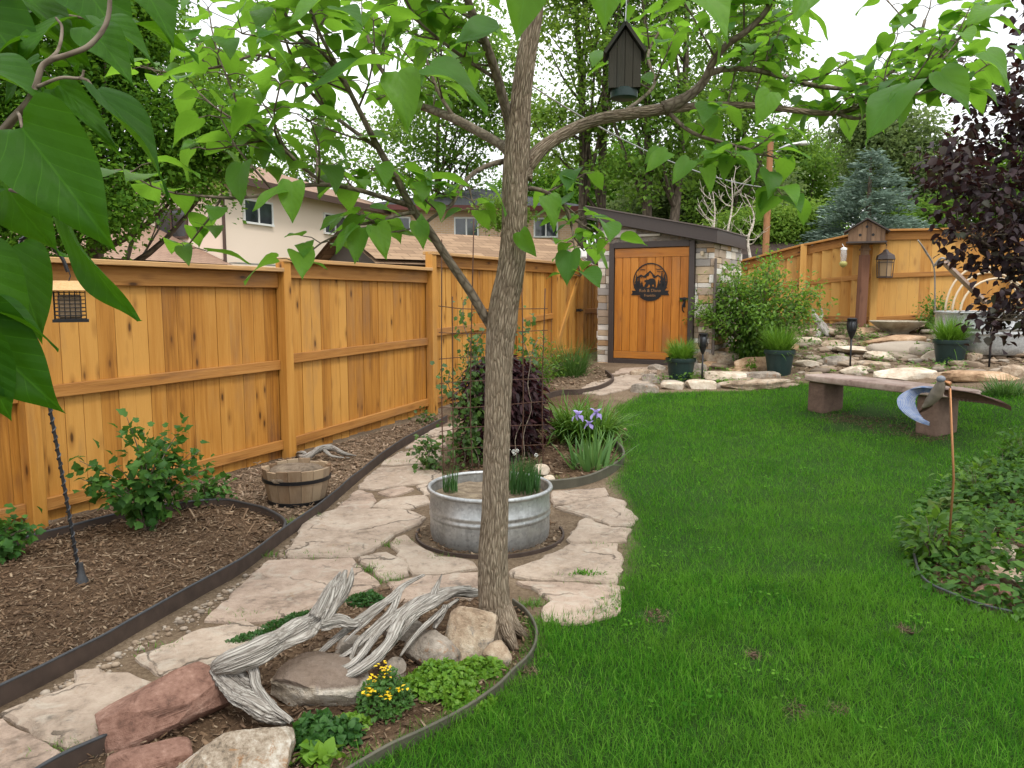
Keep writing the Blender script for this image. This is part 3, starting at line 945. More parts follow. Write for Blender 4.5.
def chip_mesh(rng, X, Y, size, zj=.012, slim=None):
    n = len(X)
    az = rng.uniform(0, 2 * PI, n)
    L = size * rng.gamma(2.2, .5, n).clip(.25, 2.6); W = L * (rng.uniform(.14, .42, n) if slim is None else slim * rng.uniform(.5, 1.2, n)); T = W * rng.uniform(.12, .35, n)
    e = rng.normal(0, .32, n); b = rng.normal(0, .35, n)
    d = np.stack([np.cos(az) * np.cos(e), np.sin(az) * np.cos(e), np.sin(e)], -1)
    s = unit(np.cross(np.array([0, 0, 1.0]), d))
    u = np.cross(d, s)
    s, u = s * np.cos(b)[:, None] + u * np.sin(b)[:, None], u * np.cos(b)[:, None] - s * np.sin(b)[:, None]
    c = np.stack([X, Y, H(X, Y) + np.abs(rng.normal(0, zj, n)) + T * .3], -1)
    cs = []
    for i in (-1, 1):
        for j in (-1, 1):
            for k in (-1, 1):
                t = rng.uniform(.7, 1, n) if i > 0 else 1.0
                cs.append(c + d * (L * i * .5)[:, None] + s * (W * j * .5 * t)[:, None] + u * (T * k * .5)[:, None])
    V = np.stack(cs, 1).reshape(-1, 3)
    q = np.array([(0, 1, 3, 2), (4, 6, 7, 5), (0, 4, 5, 1), (2, 3, 7, 6), (0, 2, 6, 4), (1, 5, 7, 3)])
    Fc = (q[None] + (np.arange(n) * 8)[:, None, None]).reshape(-1, 4)
    return V, Fc

def chips():
    rng = np.random.default_rng(9)
    parts = []
    for y0, y1, dn, sz in ((1.2, 3.4, 7400, .0125), (3.4, 5.0, 4600, .015), (5.0, 7.2, 2200, .020)):
        X, Y = scatter(rng, BED_LEFT, dn, y0, y1, (PALE,))
        parts.append(chip_mesh(rng, X, Y, sz))
    # long shreds and twigs
    X, Y = scatter(rng, BED_LEFT, 70, 1.5, 6.5, (PALE,))
    v, f = chip_mesh(rng, X, Y, .085, .012, .07)
    parts.append((v, f))
    X, Y = scatter(rng, BED_TREE, 3200, 1.5, 5)
    parts.append(chip_mesh(rng, X, Y, .015))
    ring = [(.02 + .49 * math.cos(a), 4.98 + .47 * math.sin(a)) for a in np.linspace(0, 6.28, 30)]
    ring = [(x - .16, y) for x, y in ring]
    X, Y = scatter(rng, ring, 1500, 4, 6)
    parts.append(chip_mesh(rng, X, Y, .02))
    X, Y = scatter(rng, BED_IRIS, 900, 4, 9)
    parts.append(chip_mesh(rng, X, Y, .026))
    X, Y = scatter(rng, BED_RIGHT, 700, 3, 8)
    parts.append(chip_mesh(rng, X, Y, .024))
    V, Q = join_arrays(parts)
    tag(np_obj('wood_chip_mulch', V, Q, M['chips']), kind='stuff')
    X, Y = scatter(rng, PALE, 2300, 4, 10)
    v1 = chip_mesh(rng, X, Y, .024)
    S = gp([(470, 400), (500, 372), (560, 350), (596, 366), (612, 374), (605, 384), (561, 390)])
    X, Y = scatter(rng, S, 700, 6, 14)
    v2 = chip_mesh(rng, X, Y, .03)
    T = gp([(640, 378), (700, 350), (800, 330), (860, 318), (960, 330), (1024, 345), (1024, 375), (960, 372), (840, 372), (780, 376)])
    X, Y = scatter(rng, T, 260, 8, 16)
    v3 = chip_mesh(rng, X, Y, .035)
    V, Q = join_arrays([v1, v2, v3])
    tag(np_obj('pale_wood_chips', V, Q, M['chips_pale']), kind='stuff')
    # grit and pebbles along the edging and in the joints of the path
    line = gp([(20, 706), (100, 664), (200, 606), (262, 566), (300, 536), (345, 500), (400, 452)])
    n = 900
    k = rng.integers(0, len(line) - 1, n); t = rng.random(n)
    a = np.array(line)
    pt = a[k] * (1 - t)[:, None] + a[k + 1] * t[:, None] + np.stack([np.abs(rng.normal(0, .06, n)), rng.normal(0, .03, n)], -1)
    V0, F0 = ico(1)
    sz = rng.gamma(2, .0038, n).clip(.003, .022)
    sc = np.stack([sz, sz * rng.uniform(.6, 1, n), sz * rng.uniform(.4, .8, n)], -1)
    Vp = (V0[None] * sc[:, None, :] + np.stack([pt[:, 0], pt[:, 1], H(pt[:, 0], pt[:, 1]) + sz * .3], -1)[:, None, :]).reshape(-1, 3)
    Fp = (F0[None] + (np.arange(n) * len(V0))[:, None, None]).reshape(-1, 3)
    tag(np_obj('path_pebbles', Vp, Fp, M['pebble'], smooth=True), kind='stuff')
chips()
dry_grass()

# ------------------------------------------------------------------ edging strips
def edging(name, pts, height, label, mat='edging', thick=.012, lip=True, sink=.04):
    pts = [Vector((p[0], p[1])) for p in smooth_line([(x, y, 0) for x, y in pts], 6)]
    mb = MB(len(pts))
    vs, fs, gs = [], [], []
    n = len(pts); s = 0
    for i, p in enumerate(pts):
        a = pts[min(i + 1, n - 1)] - pts[max(i - 1, 0)]
        nn = Vector((-a.y, a.x)).normalized() * thick / 2
        z = h1(p.x, p.y)
        wob = mnoise.noise(Vector((p.x * 3, p.y * 3, 1))) * .008
        for sg, zz in ((-1, -sink), (1, -sink), (1, height + wob), (-1, height + wob)):
            vs.append((p.x + nn.x * sg, p.y + nn.y * sg, z + zz))
    for i in range(n - 1):
        for k in range(4):
            k2 = (k + 1) % 4
            fs.append((i * 4 + k, i * 4 + k2, (i + 1) * 4 + k2, (i + 1) * 4 + k))
    fs.append((3, 2, 1, 0)); fs.append(tuple((n - 1) * 4 + k for k in range(4)))
    mb.add(vs, fs)
    o = empty(name, (0, 0, 0), 0, label, 'garden edging')
    mb.build('strip', M[mat], o)
    if lip:
        m2 = MB(3)
        m2.tube([(p.x, p.y, h1(p.x, p.y) + height + mnoise.noise(Vector((p.x * 3, p.y * 3, 1))) * .008 + .003) for p in pts], thick * .6, 6)
        m2.build('rolled_lip', M['charcoal'] if mat == 'edging' else M[mat], o, True)
    return o

EH = .075
edging('bed_edging', gp([(-60, 718), (0, 687), (50, 663), (100, 637), (150, 609), (200, 582), (242, 559), (286, 527), (322, 502), (357, 473), (391, 447), (420, 430), (447, 416)], EH), EH, 'long dark steel edging between the mulch bed and the flagstone path')
edging('bed_edging', gp([(-40, 556), (23, 538), (60, 529), (110, 516), (160, 506), (217, 500), (249, 504), (274, 513), (285, 522), (281, 534)], .05), .05, 'low curved edging around the shrub bed, ending near the half barrel', thick=.018)
edging('tree_ring_edging', gp([(513, 600), (526, 610), (535, 625), (536, 640), (529, 654), (514, 669), (497, 687), (467, 707), (423, 731), (385, 748), (345, 770)], .035), .035, 'grey green curved edging that rings the tree bed beside the lawn', 'edging_green', .012)
edging('bed_edging', gp([(20, 780), (60, 757), (108, 735)], .06), .06, 'short dark edging piece that runs into the red sandstone block')
edging('iris_bed_edging', gp([(536, 482), (560, 481), (580, 478), (600, 472), (615, 464), (623, 456), (622, 448), (612, 438)], .065), .065, 'curved weathered edging in front of the iris clump', 'edging_green', .02)
edging('bed_edging', gp([(545, 394), (561, 390), (582, 389), (603, 384), (613, 377), (606, 370)], .07), .07, 'short curved brown edging by the path to the shed door', thick=.03, lip=False)
edging('right_bed_edging', gp([(914, 556), (919, 572), (930, 585), (951, 595), (982, 606), (1030, 617), (1080, 628)], .02), .025, 'low grey edging under the ground cover at the lawn corner', 'edging', .012)

# ------------------------------------------------------------------ flagstone path
FLAGS = [
 ([(0, 713), (60, 690), (98, 673), (128, 672), (152, 680), (128, 700), (106, 718), (102, 731), (70, 745), (38, 731)], 'broad buff flagstone left of the red sandstone block', 0),
 ([(-30, 728), (0, 718), (18, 730), (63, 752), (38, 772), (-30, 790)], 'flagstone in the bottom left corner, below the short edging', 1),
 ([(136, 657), (202, 628), (243, 621), (264, 628), (236, 652), (211, 661), (164, 675)], 'pale flagstone behind the red sandstone block', 0),
 ([(72, 672), (97, 669), (103, 676), (79, 681)], 'smallest loose flat stone beside the long edging', 0),
 ([(206, 619), (226, 599), (268, 560), (350, 558), (380, 583), (367, 588), (323, 601), (297, 613), (253, 620)], 'large pinkish flagstone behind the driftwood fork', 1),
 ([(286, 550), (308, 517), (337, 509), (401, 509), (424, 516), (420, 522), (396, 533), (371, 549), (357, 555), (288, 556)], 'largest smooth flagstone left of the round tank', 0),
 ([(358, 556), (387, 551), (403, 559), (409, 574), (384, 579)], 'small squarish flagstone with grassy joints behind the driftwood', 0),
 ([(395, 537), (404, 534), (420, 548), (440, 556), (474, 562), (477, 566), (440, 572), (415, 573), (404, 560), (394, 545)], 'curved flagstone just in front of the tank on its left side', 0),
 ([(337, 508), (357, 490), (371, 493), (376, 500), (369, 507)], 'wedge shaped flagstone near the half barrel edge of the path', 1),
 ([(374, 506), (381, 499), (425, 495), (429, 501), (410, 508)], 'narrow flagstone left of the tank rim', 0),
 ([(359, 488), (364, 479), (381, 467), (425, 465), (442, 473), (441, 481), (410, 483), (371, 489)], 'wide flagstone behind the tank beside the wire trellis', 0),
 ([(377, 492), (404, 486), (414, 488), (392, 495)], 'thin sliver of flagstone between two wider ones left of the tank', 1),
 ([(416, 485), (440, 483), (440, 491), (426, 494)], 'small flagstone tucked against the back of the tank', 0),
 ([(382, 464), (390, 457), (410, 450), (440, 449), (442, 459), (415, 463)], 'flagstone at the foot of the wire trellis', 0),
 ([(406, 447), (418, 439), (442, 437), (446, 446)], 'flagstone beside the twiggy vine, past the trellis foot', 1),
 ([(422, 436), (436, 428), (452, 426), (452, 434)], 'farthest flagstone seen before the purple bush', 0),
 ([(552, 491), (603, 488), (609, 495), (554, 505)], 'flagstone against the iris bed edging', 0),
 ([(556, 507), (608, 497), (622, 500), (636, 517), (630, 524), (611, 525), (582, 514)], 'pale flagstone at the lawn edge right of the tank', 0),
 ([(567, 539), (583, 518), (613, 527), (629, 528), (625, 539), (610, 541), (573, 542)], 'flagstone right of the tank with a dark cracked front edge', 0),
 ([(511, 571), (537, 560), (571, 544), (614, 543), (621, 556), (617, 582), (565, 579), (511, 574)], 'broad flagstone in front of the tank on the lawn side', 0),
 ([(515, 581), (560, 582), (622, 586), (617, 612), (587, 621), (543, 620), (541, 608), (552, 600), (540, 588)], 'stained flagstone right of the tree trunk', 1),
 ([(388, 583), (415, 577), (477, 572), (478, 590), (470, 596), (400, 600)], 'flagstone between the driftwood and the trunk', 1),
 ([(575, 392), (590, 383), (640, 371), (662, 372), (655, 380), (628, 388), (600, 394)], 'flagstone apron before the shed door', 0),
 ([(612, 374), (622, 368), (652, 367), (660, 371), (636, 371)], 'narrow flagstone step right under the shed door', 1),
 ([(572, 566), (590, 548), (600, 546), (596, 556)], None, 0),
]
for i, (pxs, lab, k) in enumerate(FLAGS):
    if lab is None: continue
    flat_stone('flagstone', gp(pxs, .02), .05, 30 + i, M['flag_pink'] if k else M['flag'], lab, .022, .017 if i < 22 else .03, group='flagstones of the garden path')

# ------------------------------------------------------------------ fences
def fence(name, label, posts, nrm, mats, zmid=.5, zbot=.1, cap=True, post_w=.10, fascia_h=.14, board=.14, seed=1, post_set=None, skip=()):
    """posts: (x, y, ground z, top z at the panel that starts here, top z at its end)"""
    root = empty(name, (posts[0][0], posts[0][1], posts[0][2]), 0, label, 'fence')
    root_inv = Vector(root.location)
    N = Vector((nrm[0], nrm[1], 0)).normalized()
    r = random.Random(seed)
    wood, rail, capm = mats
    def sub(mb, nm, m):
        mb.v = [(p[0] - root_inv.x, p[1] - root_inv.y, p[2] - root_inv.z) for p in mb.v]
        return mb.build(nm, m, root)
    for i, pst in enumerate(posts):
        x, y, gz, t0, t1 = pst
        prev = posts[i - 1][4] if i else t0
        top = max(t0 if i < len(posts) - 1 else prev, prev) - .002
        if post_set is None or i in post_set:
            mb = MB(seed * 10 + i)
            c = Vector((x, y, 0)) + N * (post_w / 2 - .01)
            mb.bar((c.x, c.y, gz - .1), (c.x, c.y, top), post_w, post_w, up=N, bev=.005)
            sub(mb, 'post', wood)
        if i == len(posts) - 1 or i in skip: continue
        x2, y2, gz2 = posts[i + 1][:3]
        A, B = Vector((x, y, 0)), Vector((x2, y2, 0))
        D = (B - A).normalized(); L = (B - A).length
        mb = MB(seed * 100 + i)
        s = 0.0
        while s < L - .01:
            w = min(board + r.uniform(-.012, .008), L - s)
            if w < .03: break
            tt = (s + w / 2) / L
            gz_ = gz + (gz2 - gz) * tt
            tz = t0 + (t1 - t0) * tt - .03
            c = A + D * (s + w / 2) - N * (.030 + r.uniform(-.003, .003))
            lean = r.uniform(-.003, .003)
            mb.bar((c.x, c.y, gz_ + .015 + r.uniform(-.01, .01)), (c.x + D.x * lean, c.y + D.y * lean, tz), w - r.uniform(.002, .006), .018, up=N)
            s += w
        sub(mb, 'board_panel', wood)
        e = post_w / 2 + .002
        for hfrac, hh in ((zmid, .088), (zbot, .088)):
            mb = MB(seed * 200 + i * 3 + int(hfrac * 10))
            z0 = gz + (t0 - gz) * hfrac if hfrac > .3 else gz + hfrac
            z1 = gz2 + (t1 - gz2) * hfrac if hfrac > .3 else gz2 + hfrac
            a = A + D * e + N * .0015; b = B - D * e + N * .0015
            mb.bar((a.x, a.y, z0), (b.x, b.y, z1), .04, hh, bev=.004)
            sub(mb, 'rail', rail)
        mb = MB(seed * 300 + i)
        a = A + D * e + N * .0015; b = B - D * e + N * .0015
        mb.bar((a.x, a.y, t0 - .042 - fascia_h / 2), (b.x, b.y, t1 - .042 - fascia_h / 2), .04, fascia_h, bev=.003)
        sub(mb, 'top_rail', rail)
        if cap:
            mb = MB(seed * 400 + i)
            a = A - D * .05 + N * .03; b = B - D * .054 + N * .03
            mb.bar((a.x, a.y, t0 - .02), (b.x, b.y, t1 - .02), .15, .038, bev=.004)
            sub(mb, 'cap_board', capm)
    return root

FD = Vector((.438, .899)).normalized()
FB = Vector((-2.15, 7.3))
def fpt(t): 
    p = FB + FD * t
    return p.x, p.y
pa, pz = fpt(-2.44), fpt(-4.88)
PCx, PCy = -1.016, 9.55
D2 = Vector((.46, .888)).normalized()
def fpt2(t):
    p = Vector((PCx, PCy)) + D2 * t
    return p.x, p.y
pd, pe = fpt2(2.42), fpt2(3.68)
fence('wooden_fence', 'long golden cedar privacy fence stepping up toward the stone shed', [
    (*pz, 0, 1.80, 1.80), (*pa, 0, 1.812, 1.812), (FB.x, FB.y, .02, 1.905, 1.895), (PCx, PCy, .12, 2.09, 2.09), (*pd, h1(*pd), 2.11, 2.11), (*pe, h1(*pe), 2.11, 2.11)],
    (.899, -.438), (M['fence'], M['fence_rail'], M['fence_cap']), zmid=.5, zbot=.14, seed=3)
# the bit of fence past the gate, behind the shed
GF = Vector((1.20, 13.92))
fence('wooden_fence', 'short darker run of fence between the gate and the shed wall', [
    (GF.x, GF.y, h1(*GF) - .02, 2.12, 2.12), (2.6, 16.3, .5, 2.1, 2.1)], (.899, -.438), (M['fence'], M['fence_rail'], M['fence_cap']), seed=8)

def gate():
    a, b = Vector((*pe, 0)), Vector((GF.x, GF.y, 0))
    D = (b - a).normalized(); N = Vector((D.y, -D.x, 0)); L = (b - a).length
    g0 = h1(a.x, a.y)
    root = empty('wooden_gate', (a.x, a.y, g0), 0, 'cedar garden gate with a diagonal brace and black latch', 'gate')
    def pt(s, n, z):
        q = D * s + N * n
        return Vector((q.x, q.y, z))
    mb = MB(71); s = .06; r = random.Random(5)
    while s < L - .12:
        w = min(.14, L - .06 - s)
        mb.bar(pt(s + w / 2, -.02, .08), pt(s + w / 2, -.02, 1.70), w - .004, .018, up=N)
        s += w
    mb.build('boards', M['fence'], root)
    mb = MB(72)
    for z in (.25, 1.58): mb.bar(pt(.06, .01, z), pt(L - .06, .01, z), .036, .09)
    mb.bar(pt(.10, .0115, .32), pt(L - .12, .0115, 1.50), .034, .09)
    mb.build('brace', M['fence'], root)
    mb = MB(73)
    mb.bar(pt(L - .26, .045, .95), pt(L - .04, .045, .95), .02, .05)
    mb.tube([pt(L - .2, .07, .95), pt(L - .06, .08, .95)], .012, 8)
    mb.build('latch', M['black'], root)
    return root
gate()

RF = [(4.5, 16.3, 2.22), (5.72, 15.5, 2.56), (6.72, 14.6, 2.775), (8.9, 14.0, 2.83), (11.3, 13.4, 2.86), (13.7, 12.8, 2.86)]
fence('wooden_fence', 'pale board fence rising behind the rock terrace and the birdbath', [
    (x, y, h1(x, y) - .02, t, (RF[i + 1][2] if i in (0, 1) else t) if i < len(RF) - 1 else t) for i, (x, y, t) in enumerate(RF)],
    (-.3, -.95), (M['rear_fence'], M['fence_rail'], M['fence_rail']), zmid=.52, zbot=.12, seed=6, fascia_h=.15, board=.19, post_w=.12)
# ------------------------------------------------------------------ shed
def shed():
    O = Vector((1.48, 13.26)); ax = -R(30)
    z0 = .44
    root = empty('garden_shed', (O.x, O.y, z0), ax, 'small stone clad shed with a slanting dark roof and wooden door', 'shed')
    W, Dp = 1.92, 1.62
    zt = lambda t: 2.385 - .212 * (t + .15)          # underside of the roof above the shed floor
    # solid wall core
    mb = MB(1)
    core = [(0, 0), (W, 0), (W, zt(W) - .005), (0, zt(0) - .005)]
    mb.prism(core, Dp, Matrix.Identity(4))
    wall = mb.build('wall', M['rock_grey'], root)
    # ledger stones, front and right side
    rs = random.Random(12)
    mb = MB(2)
    d0, d1, dt = .20, 1.64, 1.98
    def courses(L, top, put, hole=None):
        z = 0.0
        while z < 2.6:
            h = rs.choice((.075, .095, .115, .13))
            s = -.02 - rs.uniform(0, .1)
            while s < L + .02:
                w = rs.uniform(.16, .48)
                a, b = max(s, -.02), min(s + w, L + .02)
                s += w
                zc = min(z + h, min(top(max(0, a)), top(min(L, b))) - .01) if True else z + h
                if b - a < .03 or zc - z < .02: continue
                segs = [(a, b)]
                if hole and z < hole[2]:
                    segs = []
                    if a < hole[0]: segs.append((a, min(b, hole[0])))
                    if b > hole[1]: segs.append((max(a, hole[1]), b))
                for p, q in segs:
                    if q - p < .02: continue
                    put(p, q, z, zc, rs.uniform(.018, .042))
            z += h
    def front(p, q, za, zb, t):
        mb.box(((p + q) / 2, -t / 2, (za + zb) / 2), (q - p - .006, t + .002, zb - za - .006), bev=.006)
    def side(p, q, za, zb, t):
        mb.box((W + t / 2, (p + q) / 2, (za + zb) / 2), (t + .002, q - p - .006, zb - za - .006), bev=.006)
    def sidel(p, q, za, zb, t):
        mb.box((-t / 2, (p + q) / 2, (za + zb) / 2), (t + .002, q - p - .006, zb - za - .006), bev=.006)
    courses(W, zt, front, (d0, d1, dt))
    courses(Dp, lambda s: zt(W), side)
    courses(Dp, lambda s: zt(0), sidel)
    mb.build('stone_cladding', M['ledger'], wall)
    # roof slab
    mb = MB(3)
    a, b = -.17, W + .10
    mb.mi = 0
    th = .20
    mb.prism([(a, zt(a)), (b, zt(b)), (b, zt(b) + th), (a, zt(a) + th)], Dp + .20, Matrix.Translation((0, -.2, 0)))
    roof = mb.build('roof', M['trim'], root)
    mb = MB(4)
    mb.prism([(a - .015, zt(a) + th + .003), (b + .015, zt(b) + th + .003), (b + .015, zt(b) + th + .022), (a - .015, zt(a) + th + .022)], Dp + .24, Matrix.Translation((0, -.22, 0)))
    mb.build('roofing', M['gable_grey'], roof)
    # door frame
    mb = MB(5)
    fw = .085
    mb.box((d0 + fw / 2, -.04, dt / 2 - .03), (fw, .10, dt + .06), bev=.004)
    mb.box((d1 - fw / 2, -.04, dt / 2 - .03), (fw, .10, dt + .06), bev=.004)
    mb.box(((d0 + d1) / 2, -.043, dt - .035), (d1 - d0 - 2 * fw - .004, .10, .095), bev=.004)
    mb.box(((d0 + d1) / 2, -.03, .03), (d1 - d0 - 2 * fw - .004, .10, .10), bev=.004)
    mb.build('door_frame', M['trim'], root)
    # door of boards
    mb = MB(6)
    x0, x1 = d0 + fw + .008, d1 - fw - .008
    zb, ztp = .09, dt - .09
    n = 9; w = (x1 - x0) / n
    for i in range(n):
        mb.box((x0 + w * (i + .5), -.045, (zb + .12 + ztp - .15) / 2), (w - .006, .03, ztp - zb - .27), bev=.003)
    mb.box(((x0 + x1) / 2, -.048, ztp - .074), (x1 - x0, .034, .148), bev=.003)
    mb.box(((x0 + x1) / 2, -.048, zb + .058), (x1 - x0, .034, .116), bev=.003)
    door = mb.build('door', M['door'], root)
    # latch handle
    mb = MB(7)
    hx = x1 - .055
    mb.box((hx, -.072, 1.02), (.035, .016, .16), bev=.004)
    mb.tube(smooth_line([(hx, -.075, .86), (hx - .012, -.115, .90), (hx - .012, -.12, .97), (hx, -.075, 1.02)], 5), .010, 8)
    mb.box((hx - .01, -.085, 1.075), (.13, .022, .035), bev=.004)
    mb.build('handle', M['black'], door)
    # round cut-out emblem
    cx, cz = (x0 + x1) / 2 - .005, 1.36
    EK = 1.14
    y = -.071
    mb = MB(8)
    Rr = .255 * EK
    n = 64
    vs, fs = [], []
    for k in range(n):
        th_ = 2 * PI * k / n
        for r_, yy in ((Rr, y), (Rr - .018, y), (Rr - .018, y + .01), (Rr, y + .01)):
            vs.append((cx + r_ * math.cos(th_), yy, cz + r_ * math.sin(th_)))
    for k in range(n):
        k2 = (k + 1) % n
        for e in range(4):
            e2 = (e + 1) % 4
            fs.append((k * 4 + e, k * 4 + e2, k2 * 4 + e2, k2 * 4 + e))
    mb.add(vs, fs)
    T = Matrix.Translation((cx, y, cz))
    def shape(pts, dy=0.0): mb.prism([(a_ * EK, b_ * EK) for a_, b_ in pts], .009, Matrix.Translation((cx, y + dy, cz)))
    # ground and banner at the foot
    foot = [(-.24, -.07)] + [(-.2 + .04 * k, -.085 - .012 * math.sin(k * 1.9)) for k in range(11)] + [(.24, -.07)]
    arc = [(.249 * math.cos(R(a)), .249 * math.sin(R(a))) for a in range(-18, -163, -6)]
    shape(foot + arc, .0005)
    shape([(-.285, -.20), (.285, -.20), (.262, -.165), (.275, -.135), (-.275, -.135), (-.262, -.165)], .0007)
    bot = [(.225 * math.cos(R(a)), -.06 + .225 * math.sin(R(a))) for a in range(-40, -141, -6)]
    shape(bot, .0009)
    # fir trees
    def fir(x, zb_, h, w):
        k = 5; l, rr_ = [], []
        for i in range(k):
            f = 1 - i / k
            l.append((x - w * f, zb_ + h * i / k)); l.append((x - w * f * .45, zb_ + h * (i + .75) / k))
            rr_.append((x + w * f, zb_ + h * i / k)); rr_.append((x + w * f * .45, zb_ + h * (i + .75) / k))
        shape(l + [(x, zb_ + h)] + rr_[::-1], .0011)
    for q in ((-.205, -.10, .20, .045), (-.165, -.11, .17, .045), (-.125, -.11, .11, .035), (.21, -.10, .20, .045), (.17, -.11, .24, .05), (.125, -.11, .13, .035)): fir(*q)
    # mountain outline with a snow line left open
    def bandline(pts, wd):
        for p, q in zip(pts[:-1], pts[1:]):
            p, q = Vector(p), Vector(q); d = (q - p).normalized(); nn = Vector((-d.y, d.x)) * wd / 2
            shape([tuple(p - nn - d * wd * .3), tuple(q - nn + d * wd * .3), tuple(q + nn + d * wd * .3), tuple(p + nn - d * wd * .3)], .0013 + rs.uniform(0, .0006))
    bandline([(-.20, .045), (-.14, .085), (-.10, .06), (-.005, .135), (.075, .055), (.11, .08), (.19, .03)], .017)
    shape([(-.10, .055), (-.012, .12), (-.03, .07), (-.055, .075), (-.07, .04)], .0021)
    shape([(.02, .105), (.075, .045), (.05, .04), (.035, .065)], .0022)
    shape([(-.16, .065), (-.135, .08), (-.13, .04)], .0023)
    # birds / clouds as thin strokes
    bandline([(-.15, .16), (-.12, .165), (-.08, .158)], .008)
    bandline([(.08, .17), (.11, .16), (.16, .165)], .008)
    bandline([(.10, .135), (.14, .128), (.18, .132)], .008)
    # the bear on its ledge
    bear = [(-.085, -.085), (-.085, -.06), (-.06, -.02), (-.09, -.005), (-.085, .012), (-.055, .02), (-.03, .018), (0, .035), (.04, .037), (.07, .018), (.082, -.02), (.085, -.085), (.06, -.085), (.055, -.05), (.03, -.05), (.025, -.085), (0, -.085), (-.005, -.05), (-.03, -.052), (-.04, -.085)]
    shape(bear, .0025)
    mb.build('emblem', M['black'], door)
    # lettering cut through to the wood
    for txt, zz, sz in (('Rob & Diane', -.155, .062), ('Franklin', -.222, .054)):
        cu = bpy.data.curves.new('lettering', 'FONT')
        cu.body = txt; cu.size = sz * EK; cu.align_x = 'CENTER'; cu.extrude = .001
        me_o = bpy.data.objects.new('lettering', cu)
        COL.objects.link(me_o)
        dg = bpy.context.evaluated_depsgraph_get()
        me = bpy.data.meshes.new_from_object(me_o.evaluated_get(dg))
        bpy.data.objects.remove(me_o)
        me.materials.clear(); me.materials.append(M['cream_letter'])
        o = bpy.data.objects.new('lettering', me); COL.objects.link(o)
        o.parent = door
        o.rotation_euler = (R(90), 0, 0); o.location = (cx, y - .0025, cz + zz * EK)
    # lantern by the roof
    mb = MB(9)
    mb.box((W - .16, -.075, 1.78), (.05, .05, .07), bev=.006)
    mb.build('porch_light', M['cream'], root)
    mb = MB(10)
    mb.box((W + .05, -.055, .95), (.035, .035, 1.5), bev=.004)
    mb.build('conduit', M['gable_grey'], root)
    # footing
    mb = MB(11)
    mb.box((.12, -.05, -.06), (.22, .16, .13), bev=.02)
    mb.box((W - .1, -.05, -.06), (.22, .16, .13), bev=.02)
    mb.box((.9, -.02, -.06), (.14, .1, .12), bev=.01)
    mb.build('footing_block', M['rock_orange'], root)
M['cream_letter'] = mat_plain('bare_wood_letters', (.27, .14, .06), .6)
shed()

# ------------------------------------------------------------------ houses
def uvq(mb, a, b, c, d, s=1.0):
    """quad with planar coordinates: x along a-b, y along a-d"""
    a, b, c, d = map(Vector, (a, b, c, d))
    ex = (b - a).normalized(); ey = (d - a); ey = (ey - ex * ey.dot(ex)).normalized()
    mb.add([a, b, c, d], [(0, 1, 2, 3)], [((p - a).dot(ex) * s, (p - a).dot(ey) * s, 0) for p in (a, b, c, d)])

def uvt(mb, a, b, c):
    a, b, c = map(Vector, (a, b, c))
    ex = (b - a).normalized(); ey = (c - a); ey = (ey - ex * ey.dot(ex)).normalized()
    mb.add([a, b, c], [(0, 1, 2)], [((p - a).dot(ex), (p - a).dot(ey), 0) for p in (a, b, c)])

def box_walls(mb, x0, x1, y0, y1, z0, z1):
    uvq(mb, (x0, y0, z0), (x1, y0, z0), (x1, y0, z1), (x0, y0, z1))
    uvq(mb, (x1, y0, z0), (x1, y1, z0), (x1, y1, z1), (x1, y0, z1))
    uvq(mb, (x1, y1, z0), (x0, y1, z0), (x0, y1, z1), (x1, y1, z1))
    uvq(mb, (x0, y1, z0), (x0, y0, z0), (x0, y0, z1), (x0, y1, z1))

def hip_roof(mb, x0, x1, y0, y1, z, rise, t=.06):
    w = (y1 - y0) / 2; ym = (y0 + y1) / 2
    ra, rb = (x0 + w, ym, z + rise), (x1 - w, ym, z + rise)
    uvq(mb, (x0, y0, z), (x1, y0, z), rb, ra)
    uvq(mb, (x1, y1, z), (x0, y1, z), ra, rb)
    uvt(mb, (x1, y0, z), (x1, y1, z), rb)
    uvt(mb, (x0, y1, z), (x0, y0, z), ra)
    uvq(mb, (x0, y1, z - t), (x1, y1, z - t), (x1, y0, z - t), (x0, y0, z - t))

def gable_roof(mb, x0, x1, y0, y1, z, rise, t=.08):
    ym = (y0 + y1) / 2
    for k in (0, -t):
        uvq(mb, (x0, y0, z + k), (x1, y0, z + k), (x1, ym, z + rise + k), (x0, ym, z + rise + k))
        uvq(mb, (x1, y1, z + k), (x0, y1, z + k), (x0, ym, z + rise + k), (x1, ym, z + rise + k))

def window(root, c, w, h, axis, out, fr='white', mull=True, name='window'):
    """window on a wall facing direction out, centred at c; axis runs along the wall"""
    c = Vector(c); a = Vector(axis).normalized(); n = Vector(out).normalized()
    mb = MB(5)
    t = .06
    def b(da, dz, sa, sz, dn=0.0, sn=.09):
        p = c + a * da + Vector((0, 0, dz)) + n * dn
        rot = Matrix((a, n, Vector((0, 0, 1)))).transposed()
        mb.box(p, (sa, sn, sz), rot)
    b(0, h / 2 - t / 2, w, t); b(0, -h / 2 + t / 2, w, t, .01, .13)
    b(-w / 2 + t / 2, 0, t, h - 2 * t - .004); b(w / 2 - t / 2, 0, t, h - 2 * t - .004)
    if mull: b(0, 0, t, h - 2 * t - .004)
    f = mb.build(name, M[fr], root)
    g_ = MB(6)
    rot = Matrix((a, n, Vector((0, 0, 1)))).transposed()
    g_.box(c + n * .012, (w - 2 * t + .01, .012, h - 2 * t + .01), rot)
    g_.build('pane', M['glass'], f)

